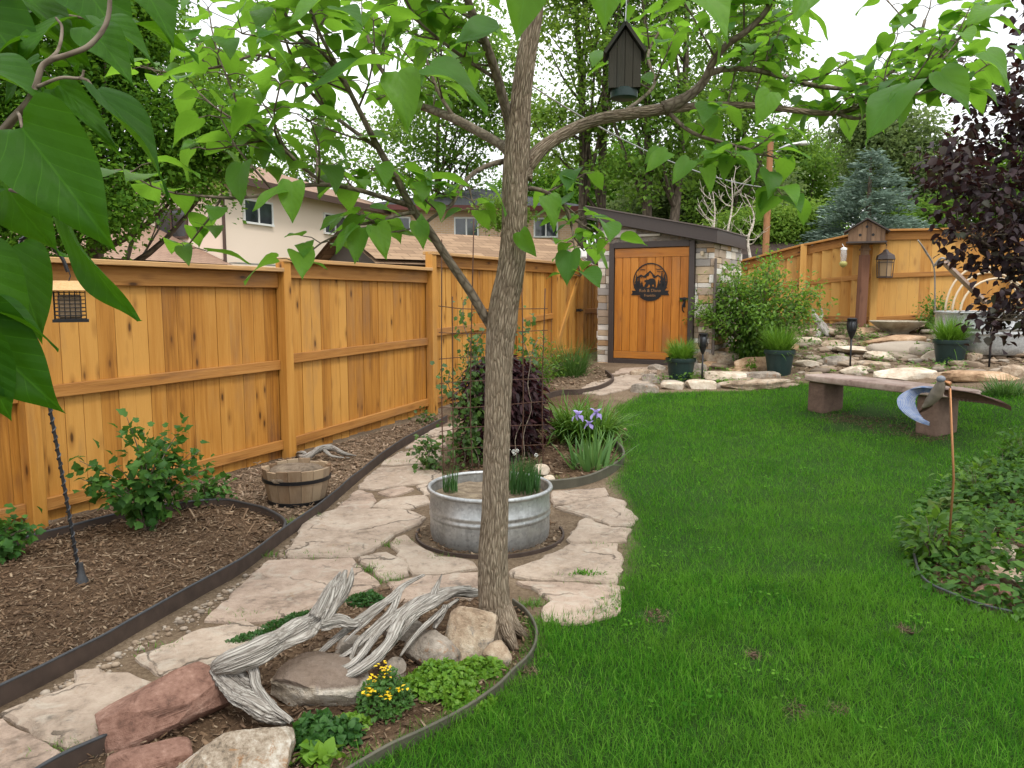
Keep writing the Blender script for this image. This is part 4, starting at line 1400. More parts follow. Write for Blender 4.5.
def stucco_house():
    rz = math.atan2(.942, .336)
    root = empty('stucco_house', (-8.55, 23.5, .2), rz, 'pinkish stucco house with brown eaves behind the left fence', 'house')
    # local x runs away from the camera along the wall that faces the garden; local +y is into the house
    ze = 4.85
    mb = MB(1); box_walls(mb, 0, 11, 0, 9, -1, ze); wall = mb.build('wall', M['stucco'], root)
    mb = MB(2); hip_roof(mb, -.55, 11.6, -.55, 9.6, ze - .02, 1.75); roof = mb.build('roof', M['roof_pink'], root)
    mb = MB(3)
    for a, b in (((-.56, -.56), (11.6, -.56)), ((-.56, 9.6), (-.56, -.56))):
        mb.bar((a[0], a[1], ze - .10), (b[0], b[1], ze - .10), .06, .22)
    mb.build('fascia', M['stucco_trim'], roof)
    mb = MB(4); mb.tube([(-.06, -.06, ze - .1), (-.06, -.06, 2.2)], .05, 8); mb.build('downpipe', M['stucco_trim'], root)
    for x in (1.6, 6.0, 9.3): window(root, (x, -.02, 3.97), 1.45, .76, (1, 0, 0), (0, -1, 0))
    window(root, (-.02, 1.9, 3.55), 1.2, .9, (0, 1, 0), (-1, 0, 0), 'stucco_trim')
    window(root, (-.02, 5.6, 3.55), 1.2, .9, (0, 1, 0), (-1, 0, 0), 'stucco_trim')
    # low wing with its own roof
    mb = MB(5); box_walls(mb, -7, -.01, .4, 8.4, -1, 2.25); mb.build('wing_wall', M['stucco'], root)
    mb = MB(6); gable_roof(mb, -7.4, -.02, -.3, 9.1, 2.28, 1.95); mb.build('wing_roof', M['roof_pink'], root)
    mb = MB(7); mb.bar((-.04, -.32, 2.34), (2.6, -.9, 2.3), .35, .03); mb.build('flashing', M['galv'], root)
    return root
stucco_house()

def brick_house():
    root = empty('brick_house', (-5.6, 32, .6), R(4), 'orange brick house with a grey roof seen past the trunk', 'house')
    ze = 4.55
    mb = MB(1); box_walls(mb, 0, 8.4, 0, 9, -1, ze); mb.build('wall', M['brick'], root)
    mb = MB(2); hip_roof(mb, -.5, 8.9, -.5, 9.5, ze, 1.35); roof = mb.build('roof', M['roof_grey'], root)
    mb = MB(3); mb.bar((-.55, -.55, ze - .08), (8.95, -.55, ze - .08), .1, .2); mb.bar((-.55, -.55, ze - .08), (-.55, 9.5, ze - .08), .1, .2); mb.build('gutter', M['red_gutter'], roof)
    window(root, (3.75, -.02, 3.75), 1.0, .8, (1, 0, 0), (0, -1, 0))
    window(root, (1.0, -.02, 3.75), 1.0, .8, (1, 0, 0), (0, -1, 0))
    window(root, (1.1, -.02, 1.75), 1.1, 1.2, (1, 0, 0), (0, -1, 0), 'stucco_trim')
    window(root, (7.0, -.02, 3.75), 1.0, .8, (1, 0, 0), (0, -1, 0))
brick_house()

def neighbour_shed():
    # ridge runs along local x
    A = at(452, 262, 14.6); B = at(590, 264, 16.6)
    rz = math.atan2(B.y - A.y, B.x - A.x)
    L = math.hypot(B.x - A.x, B.y - A.y)
    root = empty('neighbour_shed', (A.x, A.y, .3), rz, 'low outbuilding with tan shingle roof and grey gable over the fence', 'shed')
    ze = 1.96
    mb = MB(1); box_walls(mb, -1.35, L - .1, .2, 2.6, -.6, ze); mb.build('wall', M['gable_grey'], root)
    mb = MB(2); gable_roof(mb, -1.6, L + .05, -.1, 2.9, ze - .06, .62); mb.build('roof', M['roof_tan'], root)
    mb = MB(3)
    ym = 1.4
    mb.prism([(.2, ze - .05), (2.6, ze - .05), (ym, ze + .48)], .05, Matrix.Translation((L - .13, 0, 0)) @ Matrix.Rotation(R(90), 4, 'Z'))
    mb.prism([(.2, ze - .05), (2.6, ze - .05), (ym, ze + .48)], .05, Matrix.Translation((-1.31, 0, 0)) @ Matrix.Rotation(R(90), 4, 'Z'))
    mb.build('gable', M['gable_grey'], root)
    mb = MB(4)
    mb.bar((L + .01, -.12, ze - .10), (L + .01, ym, ze + .51), .05, .09); mb.bar((L + .01, ym, ze + .51), (L + .01, 2.9, ze - .10), .05, .09)
    mb.build('barge_board', M['gable_grey'], root)
    mb = MB(5)
    p = at(576, 253, 16.2)
    mb.box((L - .35, -.16, ze + .17), (.20, .06, .20), bev=.01)
    mb.box((L - .35, -.20, ze + .17), (.14, .03, .14), bev=.005)
    mb.build('vent', M['white'], root)
neighbour_shed()

def dark_house():
    root = empty('dark_roofed_house', (.9, 23.5, .5), R(-14), 'dark roofed house showing between the trunk and the stone shed', 'house')
    mb = MB(1); box_walls(mb, .3, 8.0, .3, 8, -1, 2.15); mb.build('wall', M['gable_grey'], root)
    mb = MB(2); hip_roof(mb, 0, 8.4, 0, 8.4, 2.2, 1.25); mb.build('roof', M['roof_dark'], root)
    mb = MB(3); mb.bar((-.02, -.03, 2.12), (8.4, -.03, 2.12), .05, .2); mb.bar((-.02, -.03, 2.12), (-.02, 8.4, 2.12), .05, .2); mb.build('fascia', M['trim'], root)
    mb = MB(4); mb.box((1.0, .1, 2.38), (.3, .25, .25), bev=.02); mb.build('skylight', M['cream'], root)
dark_house()

# ------------------------------------------------------------------ utility pole and wires
def utility_pole():
    b = at(763, 300, 22)
    root = empty('utility_pole', (b.x, b.y, 1.0), 0, 'brown wooden utility pole rising out of the far trees', 'utility pole')
    top = at(765, 128, 22).z - 1.0
    mb = MB(1); mb.tube([(0, 0, -.5), (.03, 0, top * .5), (.06, 0, top)], [.10, .09, .08], 12); mb.build('pole', M['pole'], root)
    mb = MB(2)
    mb.tube(smooth_line([(.06, 0, top - .75), (.45, -.05, top - .5), (.85, -.1, top - .42)], 5), .045, 6)
    mb.build('lamp_arm', M['galv'], root)
    mb = MB(3); mb.lathe([(.02, .06), (.10, .045), (.14, -.01), (.11, -.05), (.02, -.06)], (.95, -.1, top - .42), 14); mb.build('lamp_head', M['white'], root, True)
    mb = MB(4); mb.bar((-.3, -.16, top - .12), (.35, -.16, top - .12), .06, .07); mb.build('crossarm', M['pole'], root)
    return Vector((b.x, b.y, 1.0 + top))
PT = utility_pole()
def wire(p0, p1, sag, label, r=.014):
    p0, p1 = Vector(p0), Vector(p1)
    pts = []
    for i in range(25):
        t = i / 24
        p = p0.lerp(p1, t); p.z -= sag * 4 * t * (1 - t); pts.append(p)
    mb = MB(1); mb.tube(pts, r, 5)
    tag(mb.build('overhead_wire', M['galv']), label, 'wire')
wire(at(761, 187, 22), at(520, 78, 15), .35, 'pale overhead wire running from the utility pole toward the trunk', .016)
wire(at(180, -4, 14), at(300, 43, 20), .1, 'thin overhead wire crossing the sky at upper left', .010)
# ------------------------------------------------------------------ trees
TP_D = diamond()
TP_HEART = [leaf_template(heart, 8, 4, .22, .30, .05, 1), leaf_template(heart, 8, 4, .12, .42, .07, 2), leaf_template(heart, 8, 4, .34, .22, .04, 3)]
TP_NEAR = [leaf_template(heart, 22, 8, .20, .28, .055, 1), leaf_template(heart, 22, 8, .10, .40, .08, 2), leaf_template(heart, 22, 8, .32, .20, .05, 3)]
TP_OVAL = leaf_template(oval, 3, 2, .3, .3)
TP_LANCE = leaf_template(lance, 4, 2, .3, .5)

def clump_leaves(rng, centers, rad, per, size, droop=.3, flat=.7, spread=1.0):
    """leaves scattered in soft clumps round the given points"""
    n = len(centers)
    c = np.repeat(centers, per, 0)
    r = np.repeat(np.broadcast_to(rad, (n,)), per)
    off = rng.normal(0, .5, (n * per, 3)); off[:, 2] *= flat
    pos = c + off * r[:, None]
    out = off.copy(); out[:, 2] = 0
    d = unit(out) * .7 + rng.normal(0, .55, out.shape) * spread
    d[:, 2] -= droop
    nrm = np.array([0, 0, 1.0]) + rng.normal(0, .55, out.shape)
    return pos, unit(d), nrm, size * rng.uniform(.6, 1.3, len(pos))

def blob_centers(rng, blobs, n, shell=.5):
    vol = np.array([b[3] * b[4] * b[5] for b in blobs]) ** (2 / 3)
    pick = rng.choice(len(blobs), n, p=vol / vol.sum())
    out = np.zeros((n, 3))
    for i, k in enumerate(pick):
        v = unit(rng.normal(size=3)) * (shell + (1 - shell) * rng.random()) ** .8
        out[i] = np.array(blobs[k][:3]) + v * np.array(blobs[k][3:])
    return out

def pix_blobs(bl):
    out = []
    for b in bl:
        u, v, y, ru, rv = b[:5]
        c = at(u, v, y)
        rx, rz = px(ru, y), px(rv, y)
        out.append((c.x, c.y, c.z, rx, (b[5] if len(b) > 5 else min(rx, rz)), rz))
    return out

def bg_tree(name, label, base, blobs, ncl, per, crad, size, mat, seed, tr=.18, group=None, lean=None, trunks=1, bark='far_bark', shell=.45, droop=.3, limbs=16):
    rng = np.random.default_rng(seed); r = random.Random(seed)
    bz = h1(*base)
    root = empty(name, (base[0], base[1], bz), 0, label, 'tree', group)
    o = np.array([base[0], base[1], bz])
    C = blob_centers(rng, blobs, ncl, shell)
    pos, d, n, s = clump_leaves(rng, C, crad, per, size, droop)
    V, Q = leaf_array(TP_D, pos - o, d, n, s)
    ztop = max(b[2] + b[5] * .7 for b in blobs)
    ctr = np.mean([b[:2] for b in blobs], 0)
    mb = MB(seed)
    for k in range(trunks):
        bx = (k - (trunks - 1) / 2) * tr * 3.2
        top = (ctr[0] + bx * 2.5, ctr[1], ztop)
        p0 = Vector((base[0] + bx, base[1], bz - .2)); p1 = Vector(top)
        mid = p0.lerp(p1, .5) + Vector((r.uniform(-.3, .3), r.uniform(-.3, .3), 0))
        line = smooth_line([p0, mid, p1], 6)
        rad = [tr * (1 - .88 * i / (len(line) - 1)) for i in range(len(line))]
        mb.tube([p - Vector(o) for p in line], rad, 8, wob=.15)
        for _ in range(limbs):
            t = Vector(C[rng.integers(len(C))])
            i = r.randint(3, len(line) - 3)
            a = line[i]
            if t.z < a.z - .5: continue
            m2 = a.lerp(t, .5) + Vector((0, 0, -.1 * (t - a).length))
            lim = smooth_line([a, m2, t], 4)
            r0 = rad[i] * .55
            mb.tube([p - Vector(o) for p in lim], [max(.008, r0 * (1 - .9 * j / (len(lim) - 1))) for j in range(len(lim))], 5)
    mb.build('trunk', M[bark], root, True)
    np_obj('crown', V, Q, M[mat], root)
    return root

G_FAR = 'tall trees beyond the fences'
b_ = at(90, 300, 14)
bg_tree('leafy_tree', 'dense dark green tree filling the upper left behind the fence', (b_.x, b_.y), pix_blobs([
    (40, 30, 13, 120, 90), (105, 20, 13.5, 72, 80), (70, 150, 13, 120, 80), (172, 138, 13.5, 62, 66), (85, 205, 12.6, 58, 42), (20, 220, 12.6, 90, 40), (228, 130, 13.8, 30, 38)]),
    560, 150, .50, .092, 'lf_dark', 11, .2)
b_ = at(330, 300, 30)
bg_tree('leafy_tree', 'hazy green tree top between the two houses', (b_.x, b_.y), pix_blobs([(330, 150, 38, 60, 40), (300, 175, 38, 50, 30)]), 70, 40, .9, .22, 'lf_mid', 12, .2, G_FAR)
for k, (u, v0, y, sd, bl, mt, lb) in enumerate((
    (440, 300, 34, 21, [(440, 120, 34, 60, 70), (410, 160, 33, 45, 40), (480, 80, 34, 50, 80)], 'lf_mid', 'airy tree behind the roof of the brick house'),
    (590, 300, 27, 22, [(575, 40, 26, 60, 90), (560, 130, 26, 50, 60), (620, 90, 27, 45, 60), (590, -60, 27, 80, 80)], 'lf_light', 'tall airy tree with thin dark trunks just right of the catalpa trunk'),
    (655, 300, 25, 23, [(660, 60, 25, 55, 80), (690, 130, 25, 50, 50), (640, -50, 26, 80, 80), (640, 175, 25, 45, 35)], 'lf_mid', 'tall tree whose trunks rise behind the shed roof under the hanging birdhouse'),
    (728, 300, 30, 24, [(735, 90, 29, 50, 80), (760, 40, 30, 40, 60), (725, 190, 30, 50, 45)], 'lf_mid', 'leafy tree just left of the utility pole'))):
    b_ = at(u, v0, y)
    bg_tree('airy_tree', lb, (b_.x, b_.y), pix_blobs(bl), 170 if k else 130, 92, .70 if k else .85, .17 if k else .21, mt, sd, .19, G_FAR, trunks=2 if k in (1, 2) else 1, shell=.25)
for k, (u, y, sd, bl, mt, lb) in enumerate((
    (700, 33, 31, [(700, 195, 33, 55, 50), (655, 215, 33, 50, 35), (745, 200, 32, 45, 45)], 'lf_grey', 'grey green willowy tree behind the right end of the shed roof'),
    (800, 40, 32, [(800, 190, 40, 45, 55), (785, 150, 40, 22, 40), (835, 170, 42, 40, 45)], 'lf_mid', 'rounded tree just right of the utility pole'),
    (905, 34, 33, [(895, 165, 34, 50, 60), (870, 130, 35, 35, 30), (930, 190, 34, 45, 45)], 'lf_grey', 'loose pale tree behind the blue spruce'),
    (985, 30, 34, [(985, 215, 30, 60, 35), (1040, 190, 30, 60, 60), (940, 225, 31, 40, 22)], 'lf_mid', 'tree behind the purple leaved tree at the right edge'),
    (780, 24, 35, [(775, 235, 24, 38, 22), (745, 232, 24, 28, 16), (812, 225, 24, 22, 18)], 'lf_light', 'bright young tree behind the low end of the rear fence'),
    (560, 40, 36, [(545, 205, 40, 60, 35), (600, 195, 40, 60, 40)], 'lf_dark', 'dark tree low behind the shed roof on its left'),
    (650, 42, 37, [(660, 215, 42, 70, 30), (620, 180, 42, 50, 40)], 'lf_dark', 'dark tree low behind the middle of the shed roof'))):
    b_ = at(u, 300, y)
    bg_tree('leafy_tree', lb, (b_.x, b_.y), pix_blobs(bl), 190, 110 if sd != 35 else 170, .8 if sd != 35 else .6, .2 if sd != 35 else .12, mt, sd, .2, G_FAR, shell=.3)
b_ = at(250, 300, 19)
bg_tree('leafy_tree', 'light leaved young tree in front of the stucco house', (b_.x - 2.2, b_.y - 3), pix_blobs([(185, 165, 15.5, 30, 26), (222, 75, 17, 32, 28)]), 80, 40, .34, .12, 'lf_light', 41, .07, limbs=10)

b_ = at(500, 300, 27)
bg_tree('leafy_shrub', 'light green bush under the window of the brick house', (b_.x, b_.y), pix_blobs([(500, 212, 27, 24, 16), (516, 218, 27, 18, 14)]), 40, 60, .4, .12, 'lf_light', 43, .05, limbs=6)

def far_woods():
    rng = np.random.default_rng(77)
    C = []
    for _ in range(420):
        a = rng.uniform(-1.0, 1.0); y = rng.uniform(52, 75)
        C.append((a * y, y, rng.uniform(1, 7.5) * (1 + .2 * math.sin(a * 9))))
    pos, d, n, s = clump_leaves(rng, np.array(C), 1.9, 34, .6)
    V, Q = leaf_array(TP_D, pos, d, n, s)
    tag(np_obj('far_woods', V, Q, M['lf_dark']), kind='stuff')
far_woods()

def spruce():
    b = at(864, 300, 22); bz = h1(b.x, b.y)
    root = empty('blue_spruce', (b.x, b.y, bz), 0, 'blue green spruce with pointed top behind the rear fence', 'tree')
    top = at(864, 152, 22).z - bz
    rng = np.random.default_rng(51)
    mb = MB(1); mb.tube([(0, 0, -.2), (0, 0, top * .6), (0, 0, top)], [.16, .08, .015], 8); mb.build('trunk', M['far_bark'], root, True)
    P_, D_, N_ = [], [], []
    z = .4
    while z < top - .05:
        f = 1 - z / top
        L = 2.45 * f ** .85 + .12
        nb = int(7 + 9 * f)
        for k in range(nb):
            a = rng.uniform(0, 2 * PI)
            ll = L * rng.uniform(.75, 1.1)
            ns = max(3, int(ll / .085))
            for j in range(ns):
                t = (j + .5) / ns
                if t < .15: continue
                p = np.array([math.cos(a) * ll * t, math.sin(a) * ll * t, z + .22 * ll * t - .30 * ll * t * t + .12 * t])
                for q in range(6):
                    sd = rng.uniform(-1, 1)
                    dd = np.array([math.cos(a + sd), math.sin(a + sd), rng.uniform(-.1, .5)])
                    P_.append(p + rng.normal(0, .05, 3)); D_.append(dd); N_.append([rng.normal(0, .5), rng.normal(0, .5), 1])
        z += rng.uniform(.12, .20)
    V, Q = leaf_array(TP_D, np.array(P_), np.array(D_), np.array(N_), rng.uniform(.11, .22, len(P_)), .45)
    np_obj('crown', V, Q, M['spruce'], root)
spruce()

def bare_tree(u, v, y, hpx, label, seed):
    b = at(u, v, y); bz = b.z
    r = random.Random(seed)
    root = empty('bare_tree', (b.x, b.y, h1(b.x, b.y)), 0, label, 'tree', 'pale bare stems behind the shed')
    z0 = b.z - h1(b.x, b.y)
    mb = MB(seed)
    Ht = px(hpx, y)
    line = smooth_line([(0, 0, -.2), (r.uniform(-.1, .1), 0, z0 * .6), (0, 0, z0), (r.uniform(-.1, .15), 0, z0 + Ht * .5), (r.uniform(-.15, .15), 0, z0 + Ht)], 5)
    rad = [.055 * (1 - .85 * i / (len(line) - 1)) for i in range(len(line))]
    mb.tube(line, rad, 7)
    m2 = MB(seed + 1)
    for k in range(11):
        i = r.randint(9, len(line) - 2); a = line[i]
        an = r.uniform(0, 2 * PI); L = r.uniform(.4, 1.0) * Ht * .45
        e = a + Vector((math.cos(an) * L, math.sin(an) * L, L * r.uniform(.5, 1.1)))
        md = a.lerp(e, .5) + Vector((0, 0, -.08))
        ln = smooth_line([a, md, e], 4)
        m2.tube(ln, [max(.006, rad[i] * .5 * (1 - .85 * j / (len(ln) - 1))) for j in range(len(ln))], 5)
        for q in range(2):
            c = ln[r.randint(3, len(ln) - 1)]
            m2.tube([c, c + Vector((r.uniform(-.3, .3), r.uniform(-.3, .3), r.uniform(.05, .35)))], [.006, .003], 4)
    mb.build('trunk', M['pale_bark'], root, True)
    m2.build('limbs', M['pale_bark'], root, True)
bare_tree(727, 235, 21, 55, 'straightest pale bare stem rising over the shed roof', 1)
bare_tree(748, 240, 20.5, 45, 'pale bare stem forking widely, nearest the utility pole', 2)
bare_tree(713, 235, 22, 42, 'thin pale bare stem over the middle of the shed roof', 3)

# ------------------------------------------------------------------ catalpa in the middle
def line_px(pts):
    return [at(*p) for p in pts]

def grow(r, a, d, L, n=5, up=.25):
    """a wandering shoot"""
    pts = [a]; d = d.normalized()
    for i in range(n):
        d = (d + Vector((r.uniform(-.25, .25), r.uniform(-.25, .25), r.uniform(-.12, .25) + up * .2))).normalized()
        pts.append(pts[-1] + d * (L / n))
    return pts

class LeafBag:
    def __init__(self): self.p, self.d, self.n, self.s, self.w = [], [], [], [], []
    def add(self, p, d, n, s, w=1.0):
        self.w.append(w); self.p.append(tuple(p)); self.d.append(tuple(d)); self.n.append(tuple(n)); self.s.append(s)
    def build(self, name, mat, root, o, tpls, seed=0, wid=.9):
        rng = np.random.default_rng(seed)
        p = np.array(self.p) - np.array(o); d = np.array(self.d); n = np.array(self.n); s = np.array(self.s)
        k = rng.integers(0, len(tpls), len(p))
        parts = [leaf_array(t, p[k == i], d[k == i], n[k == i], s[k == i], wid * np.array(self.w)[k == i]) for i, t in enumerate(tpls) if (k == i).any()]
        g = np.concatenate([np.tile(t[0], ((k == i).sum(), 1)) for i, t in enumerate(tpls) if (k == i).any()])
        V, Q = join_arrays(parts)
        return np_obj(name, V, Q, mat, root, True, g)

def shoot_leaves(r, bag, mbt, pts, rad0, size, per=2, petiole=.09, o=Vector((0, 0, 0)), from_=0.2):
    """leaves in whorls along a shoot, each on its petiole"""
    n = len(pts)
    for i in range(1, n):
        if i / (n - 1) < from_: continue
        p = pts[i]
        k = per + (1 if i == n - 1 else 0)
        a0 = r.uniform(0, 2 * PI)
        for j in range(k):
            a = a0 + 2 * PI * j / k + r.uniform(-.4, .4)
            h = Vector((math.cos(a), math.sin(a), 0))
            pl = petiole * r.uniform(.6, 1.3)
            e = p + h * pl + Vector((0, 0, pl * r.uniform(-.1, .55)))
            mbt.tube([p - o, (p + e) / 2 + Vector((0, 0, .008)) - o, e - o], [.0022, .0018, .0015], 4, cap=False)
            dr = r.uniform(.0, 1.0) ** 1.7 * .95
            dd = (h * (1 - .4 * dr) + Vector((r.uniform(-.25, .25), r.uniform(-.25, .25), -dr * .85 + .12))).normalized()
            nn = Vector((0, 0, 1)) + h * (.5 * dr) + Vector((r.uniform(-.35, .35), r.uniform(-.35, .35), 0))
            bag.add(e, dd, nn, size * r.uniform(.55, 1.2))

def catalpa():
    r = random.Random(4)
    Y = 3.45
    b = P(497, 640)
    o = Vector((b.x, b.y, b.z))
    root = empty('catalpa_tree', o, 0, 'slender catalpa tree with furrowed trunk and big heart leaves in mid garden', 'tree')
    tp = [(501, 662, 46), (498, 640, 37), (494, 600, 33), (493, 560, 30.5), (495, 515, 28), (496, 470, 27), (498, 400, 26.5), (499.5, 350, 28), (502, 325, 30), (505, 300, 29), (511, 270, 27.5), (514, 230, 25), (515, 180, 25.5), (517.5, 145, 25), (521, 100, 20), (526, 60, 18.5), (533, 20, 17), (541, -40, 14), (548, -110, 11), (552, -190, 8), (556, -270, 5)]
    y0 = b.y
    pts = [at(u, v, y0) for u, v, w in tp]; rad = [px(w, y0) / 2 for u, v, w in tp]
    L = smooth_line([p - o for p in pts], 6); Rr = lerp_list(rad, 6)
    mb = MB(1)
    mb.tube(smooth_line(L, 2), lerp_list(Rr, 2), 72, wob=.055, wobf=3.5, seed=3, crack=.055, cf=7, cs=4.5)
    # root flare
    for a in (0.2, 1.7, 3.0, 4.3, 5.4):
        e = Vector((math.cos(a), math.sin(a), 0))
        mb.tube([e * .02 + Vector((0, 0, .16)), e * .075 + Vector((0, 0, .06)), e * .15 + Vector((0, 0, -.02))], [.05, .034, .012], 8, wob=.1)
    mb.build('trunk', M['bark'], root, True)

    limbs = {
     'A': ([(502, 338, 3.45), (486, 318, 3.42), (470, 291, 3.38), (450, 262, 3.32), (428, 229, 3.26), (412, 208, 3.22), (396, 178, 3.16), (379, 149, 3.1), (364, 120, 3.04), (350, 92, 3.0), (335, 62, 2.95), (318, 30, 2.9), (300, -20, 2.85)], [13, 9.5, 9, 8.5, 8, 7.5, 7, 6.2, 5.4, 4.6, 4, 3.4, 2.8]),
     'B': ([(512, 150, 3.45), (500, 144, 3.5), (481, 133, 3.6), (455, 119, 3.75), (432, 110, 3.9), (415, 104, 4.0), (398, 92, 4.1), (384, 74, 4.2), (372, 50, 4.25), (362, 15, 4.3)], [13, 9.5, 9, 8.5, 7.5, 6, 5, 4, 3.5, 3]),
     'C': ([(514, 140, 3.45), (508, 118, 3.4), (498, 80, 3.3), (487, 47, 3.2), (475, 20, 3.12), (463, -15, 3.05), (450, -70, 2.95), (440, -140, 2.9)], [12, 10, 9, 8.5, 8, 7, 6, 4]),
     'D': ([(521, 172, 3.45), (529, 163, 3.45), (545, 146, 3.46), (573, 129, 3.5), (600, 119, 3.52), (625, 114.5, 3.55), (664, 109, 3.6), (690, 107, 3.62), (720, 105, 3.65), (760, 106, 3.7), (800, 111, 3.72), (835, 113, 3.75), (868, 104, 3.78), (895, 90, 3.8), (930, 66, 3.85), (962, 36, 3.9)], [21, 16, 13, 12, 11.5, 11, 10.5, 8, 6.5, 6, 5.5, 5, 4.5, 4, 3.5, 3]),
     'E': ([(664, 109, 3.6), (690, 95, 3.58), (705, 80, 3.55), (713, 62, 3.5), (728, 44, 3.45), (748, 30, 3.4), (768, 8, 3.35), (785, -30, 3.3), (800, -80, 3.25)], [10.5, 9.5, 8.5, 7.5, 6.5, 6, 5.5, 5, 4]),
     'G': ([(708, 74, 3.53), (725, 69, 3.58), (750, 69, 3.65), (780, 76, 3.75), (812, 85, 3.85), (850, 88, 3.95), (885, 76, 4.0), (915, 52, 4.05), (925, 20, 4.1)], [7, 6, 5.5, 5, 4.5, 4, 3.5, 3.2, 3]),
     'J': ([(668, 112, 3.6), (684, 127, 3.55), (700, 136, 3.5), (725, 143, 3.46), (750, 150, 3.42), (757, 160, 3.4)], [4.5, 4, 3.6, 3.2, 2.8, 2.2]),
     'K': ([(506, 161, 3.45), (492, 164, 3.4), (475, 172, 3.35), (461, 187, 3.3), (452, 204, 3.26), (440, 212, 3.24), (424, 224, 3.23)], [6, 5, 4.5, 4, 3.8, 3.4, 3]),
     'N': ([(408, 205, 3.22), (385, 198, 3.1), (358, 190, 3.0), (330, 185, 2.9), (300, 186, 2.8), (268, 194, 2.72), (235, 198, 2.65), (200, 196, 2.6)], [5.5, 5, 4.6, 4.4, 4, 3.6, 3.2, 2.5]),
     'Q': ([(416, 212, 3.23), (398, 215, 3.15), (374, 222, 3.05), (350, 226, 3.0), (335, 236, 2.95)], [4.5, 4, 3.5, 3, 2.4]),
     'S': ([(326, 185, 2.9), (300, 165, 2.85), (282, 148, 2.8), (262, 138, 2.75), (245, 120, 2.7)], [3.6, 3.2, 2.8, 2.5, 2]),
     'U': ([(379, 149, 3.1), (350, 128, 3.15), (325, 108, 3.2), (300, 80, 3.25), (280, 62, 3.3), (255, 55, 3.3), (225, 66, 3.35), (195, 70, 3.4)], [4.5, 4, 3.5, 3.2, 3, 2.6, 2.3, 2]),
     'W': ([(350, 92, 3.0), (325, 55, 2.9), (300, 35, 2.85), (280, 5, 2.8), (262, -30, 2.75)], [4.5, 4, 3.5, 3, 2.4]),
     'X': ([(524, 188, 3.45), (540, 190, 3.4), (556, 198, 3.36), (568, 212, 3.32), (572, 226, 3.3)], [5, 4, 3.4, 2.8, 2.2]),
     'Z': ([(618, 115, 3.54), (640, 100, 3.7), (655, 82, 3.85), (648, 55, 4.0), (660, 30, 4.1)], [4, 3.5, 3, 2.6, 2.2]),
     'CA': ([(498, 80, 3.3), (470, 62, 3.25), (440, 40, 3.2), (418, 20, 3.15), (400, -10, 3.1)], [4, 3.5, 3, 2.6, 2.2]),
     'BA': ([(455, 119, 3.75), (440, 95, 3.8), (430, 70, 3.85), (420, 40, 3.9)], [4, 3.4, 2.8, 2.2]),
     'DA': ([(835, 113, 3.75), (860, 118, 3.7), (890, 100, 3.6), (925, 92, 3.5), (950, 84, 3.45)], [4, 3.4, 3, 2.6, 2.2]),
     'TA': ([(545, -60, 3.45), (600, -90, 3.2), (680, -110, 3.0), (760, -120, 2.9)], [8, 6, 5, 4]),
     'TB': ([(543, -50, 3.45), (500, -100, 3.8), (440, -130, 4.1), (380, -150, 4.4)], [8, 6, 5, 4]),
     'TC': ([(547, -90, 3.45), (580, -130, 3.9), (640, -140, 4.5), (700, -120, 5.0)], [7, 6, 5, 4]),
     'TD': ([(540, -40, 3.45), (540, -60, 3.0), (530, -70, 2.5), (520, -70, 2.1)], [7, 5.5, 4.5, 3.5]),
    }
    twigs = MB(3); bag = LeafBag()
    tipset = {'A': .5, 'B': .45, 'C': .35, 'D': .55, 'E': .4, 'G': .25, 'J': .4, 'K': .45, 'N': .3, 'Q': .5, 'S': .25, 'U': .3, 'W': .3, 'X': .35, 'Z': .4, 'CA': .3, 'BA': .3, 'DA': .3, 'TA': .15, 'TB': .15, 'TC': .15, 'TD': .3}
    dens = {'K': .4, 'Q': .4, 'J': .8, 'X': .9, 'A': .7, 'N': .42, 'Z': .8, 'D': 1.25, 'G': 1.5, 'DA': 1.4}
    for key, (pl, wd) in limbs.items():
        pts = smooth_line([p - o for p in line_px(pl)], 5)
        ws = lerp_list([px(w, q[2]) / 2 for w, q in zip(wd, pl)], 5)
        m2 = MB(hash(key) % 100 if False else ord(key[0]) + len(key))
        m2.tube(pts, [w * (1 + .5 * max(0, 1 - i / 4)) for i, w in enumerate(ws)] if wd[0] > 8 else ws, 18 if wd[0] > 8 else 9, wob=.06, wobf=2.5, seed=ord(key[0]))
        if wd[0] > 8 or key in ('N', 'K'):
            m2.build('limb', M['bark'] if wd[0] > 14 else M['twig'], root, True)
        else:
            off = len(twigs.v)
            twigs.v += m2.v; twigs.g += m2.g; twigs.m += m2.m
            twigs.f += [tuple(i + off for i in f) for f in m2.f]
        # shoots with leaves
        n = len(pts); t0 = tipset[key]
        i = int(n * t0)
        step = 3.3 / dens.get(key, 1.0)
        f = float(i)
        while f < n - 1:
            a = pts[int(f)] + o
            tan = (pts[min(int(f) + 1, n - 1)] - pts[int(f)]).normalized()
            sidev = Vector((r.uniform(-1, 1), r.uniform(-1, 1), r.uniform(-.25, .7)))
            sidev = (sidev - tan * sidev.dot(tan)).normalized()
            d = tan * .5 + sidev * .9
            Ls = r.uniform(.10, .34)
            sh = grow(r, a, d, Ls, 3)
            twigs.tube([p - o for p in sh], [.0048, .004, .0034, .0026], 5)
            shoot_leaves(r, bag, twigs, sh, .004, .124, 2, .06, o, .3)
            f += step * r.uniform(.6, 1.4)
        e = grow(r, pts[-1] + o, (pts[-1] - pts[-3]), .22, 3)
        twigs.tube([p - o for p in e], [.004, .0034, .003, .0024], 5)
        shoot_leaves(r, bag, twigs, e, .004, .125, 2, .065, o, .2)
    twigs.build('twigs', M['twig'], root, True)
    bag.build('crown', M['catalpa'], root, o, TP_HEART, 2)
    # the large leaves that hang lowest, close to the viewer
    bag2 = LeafBag()
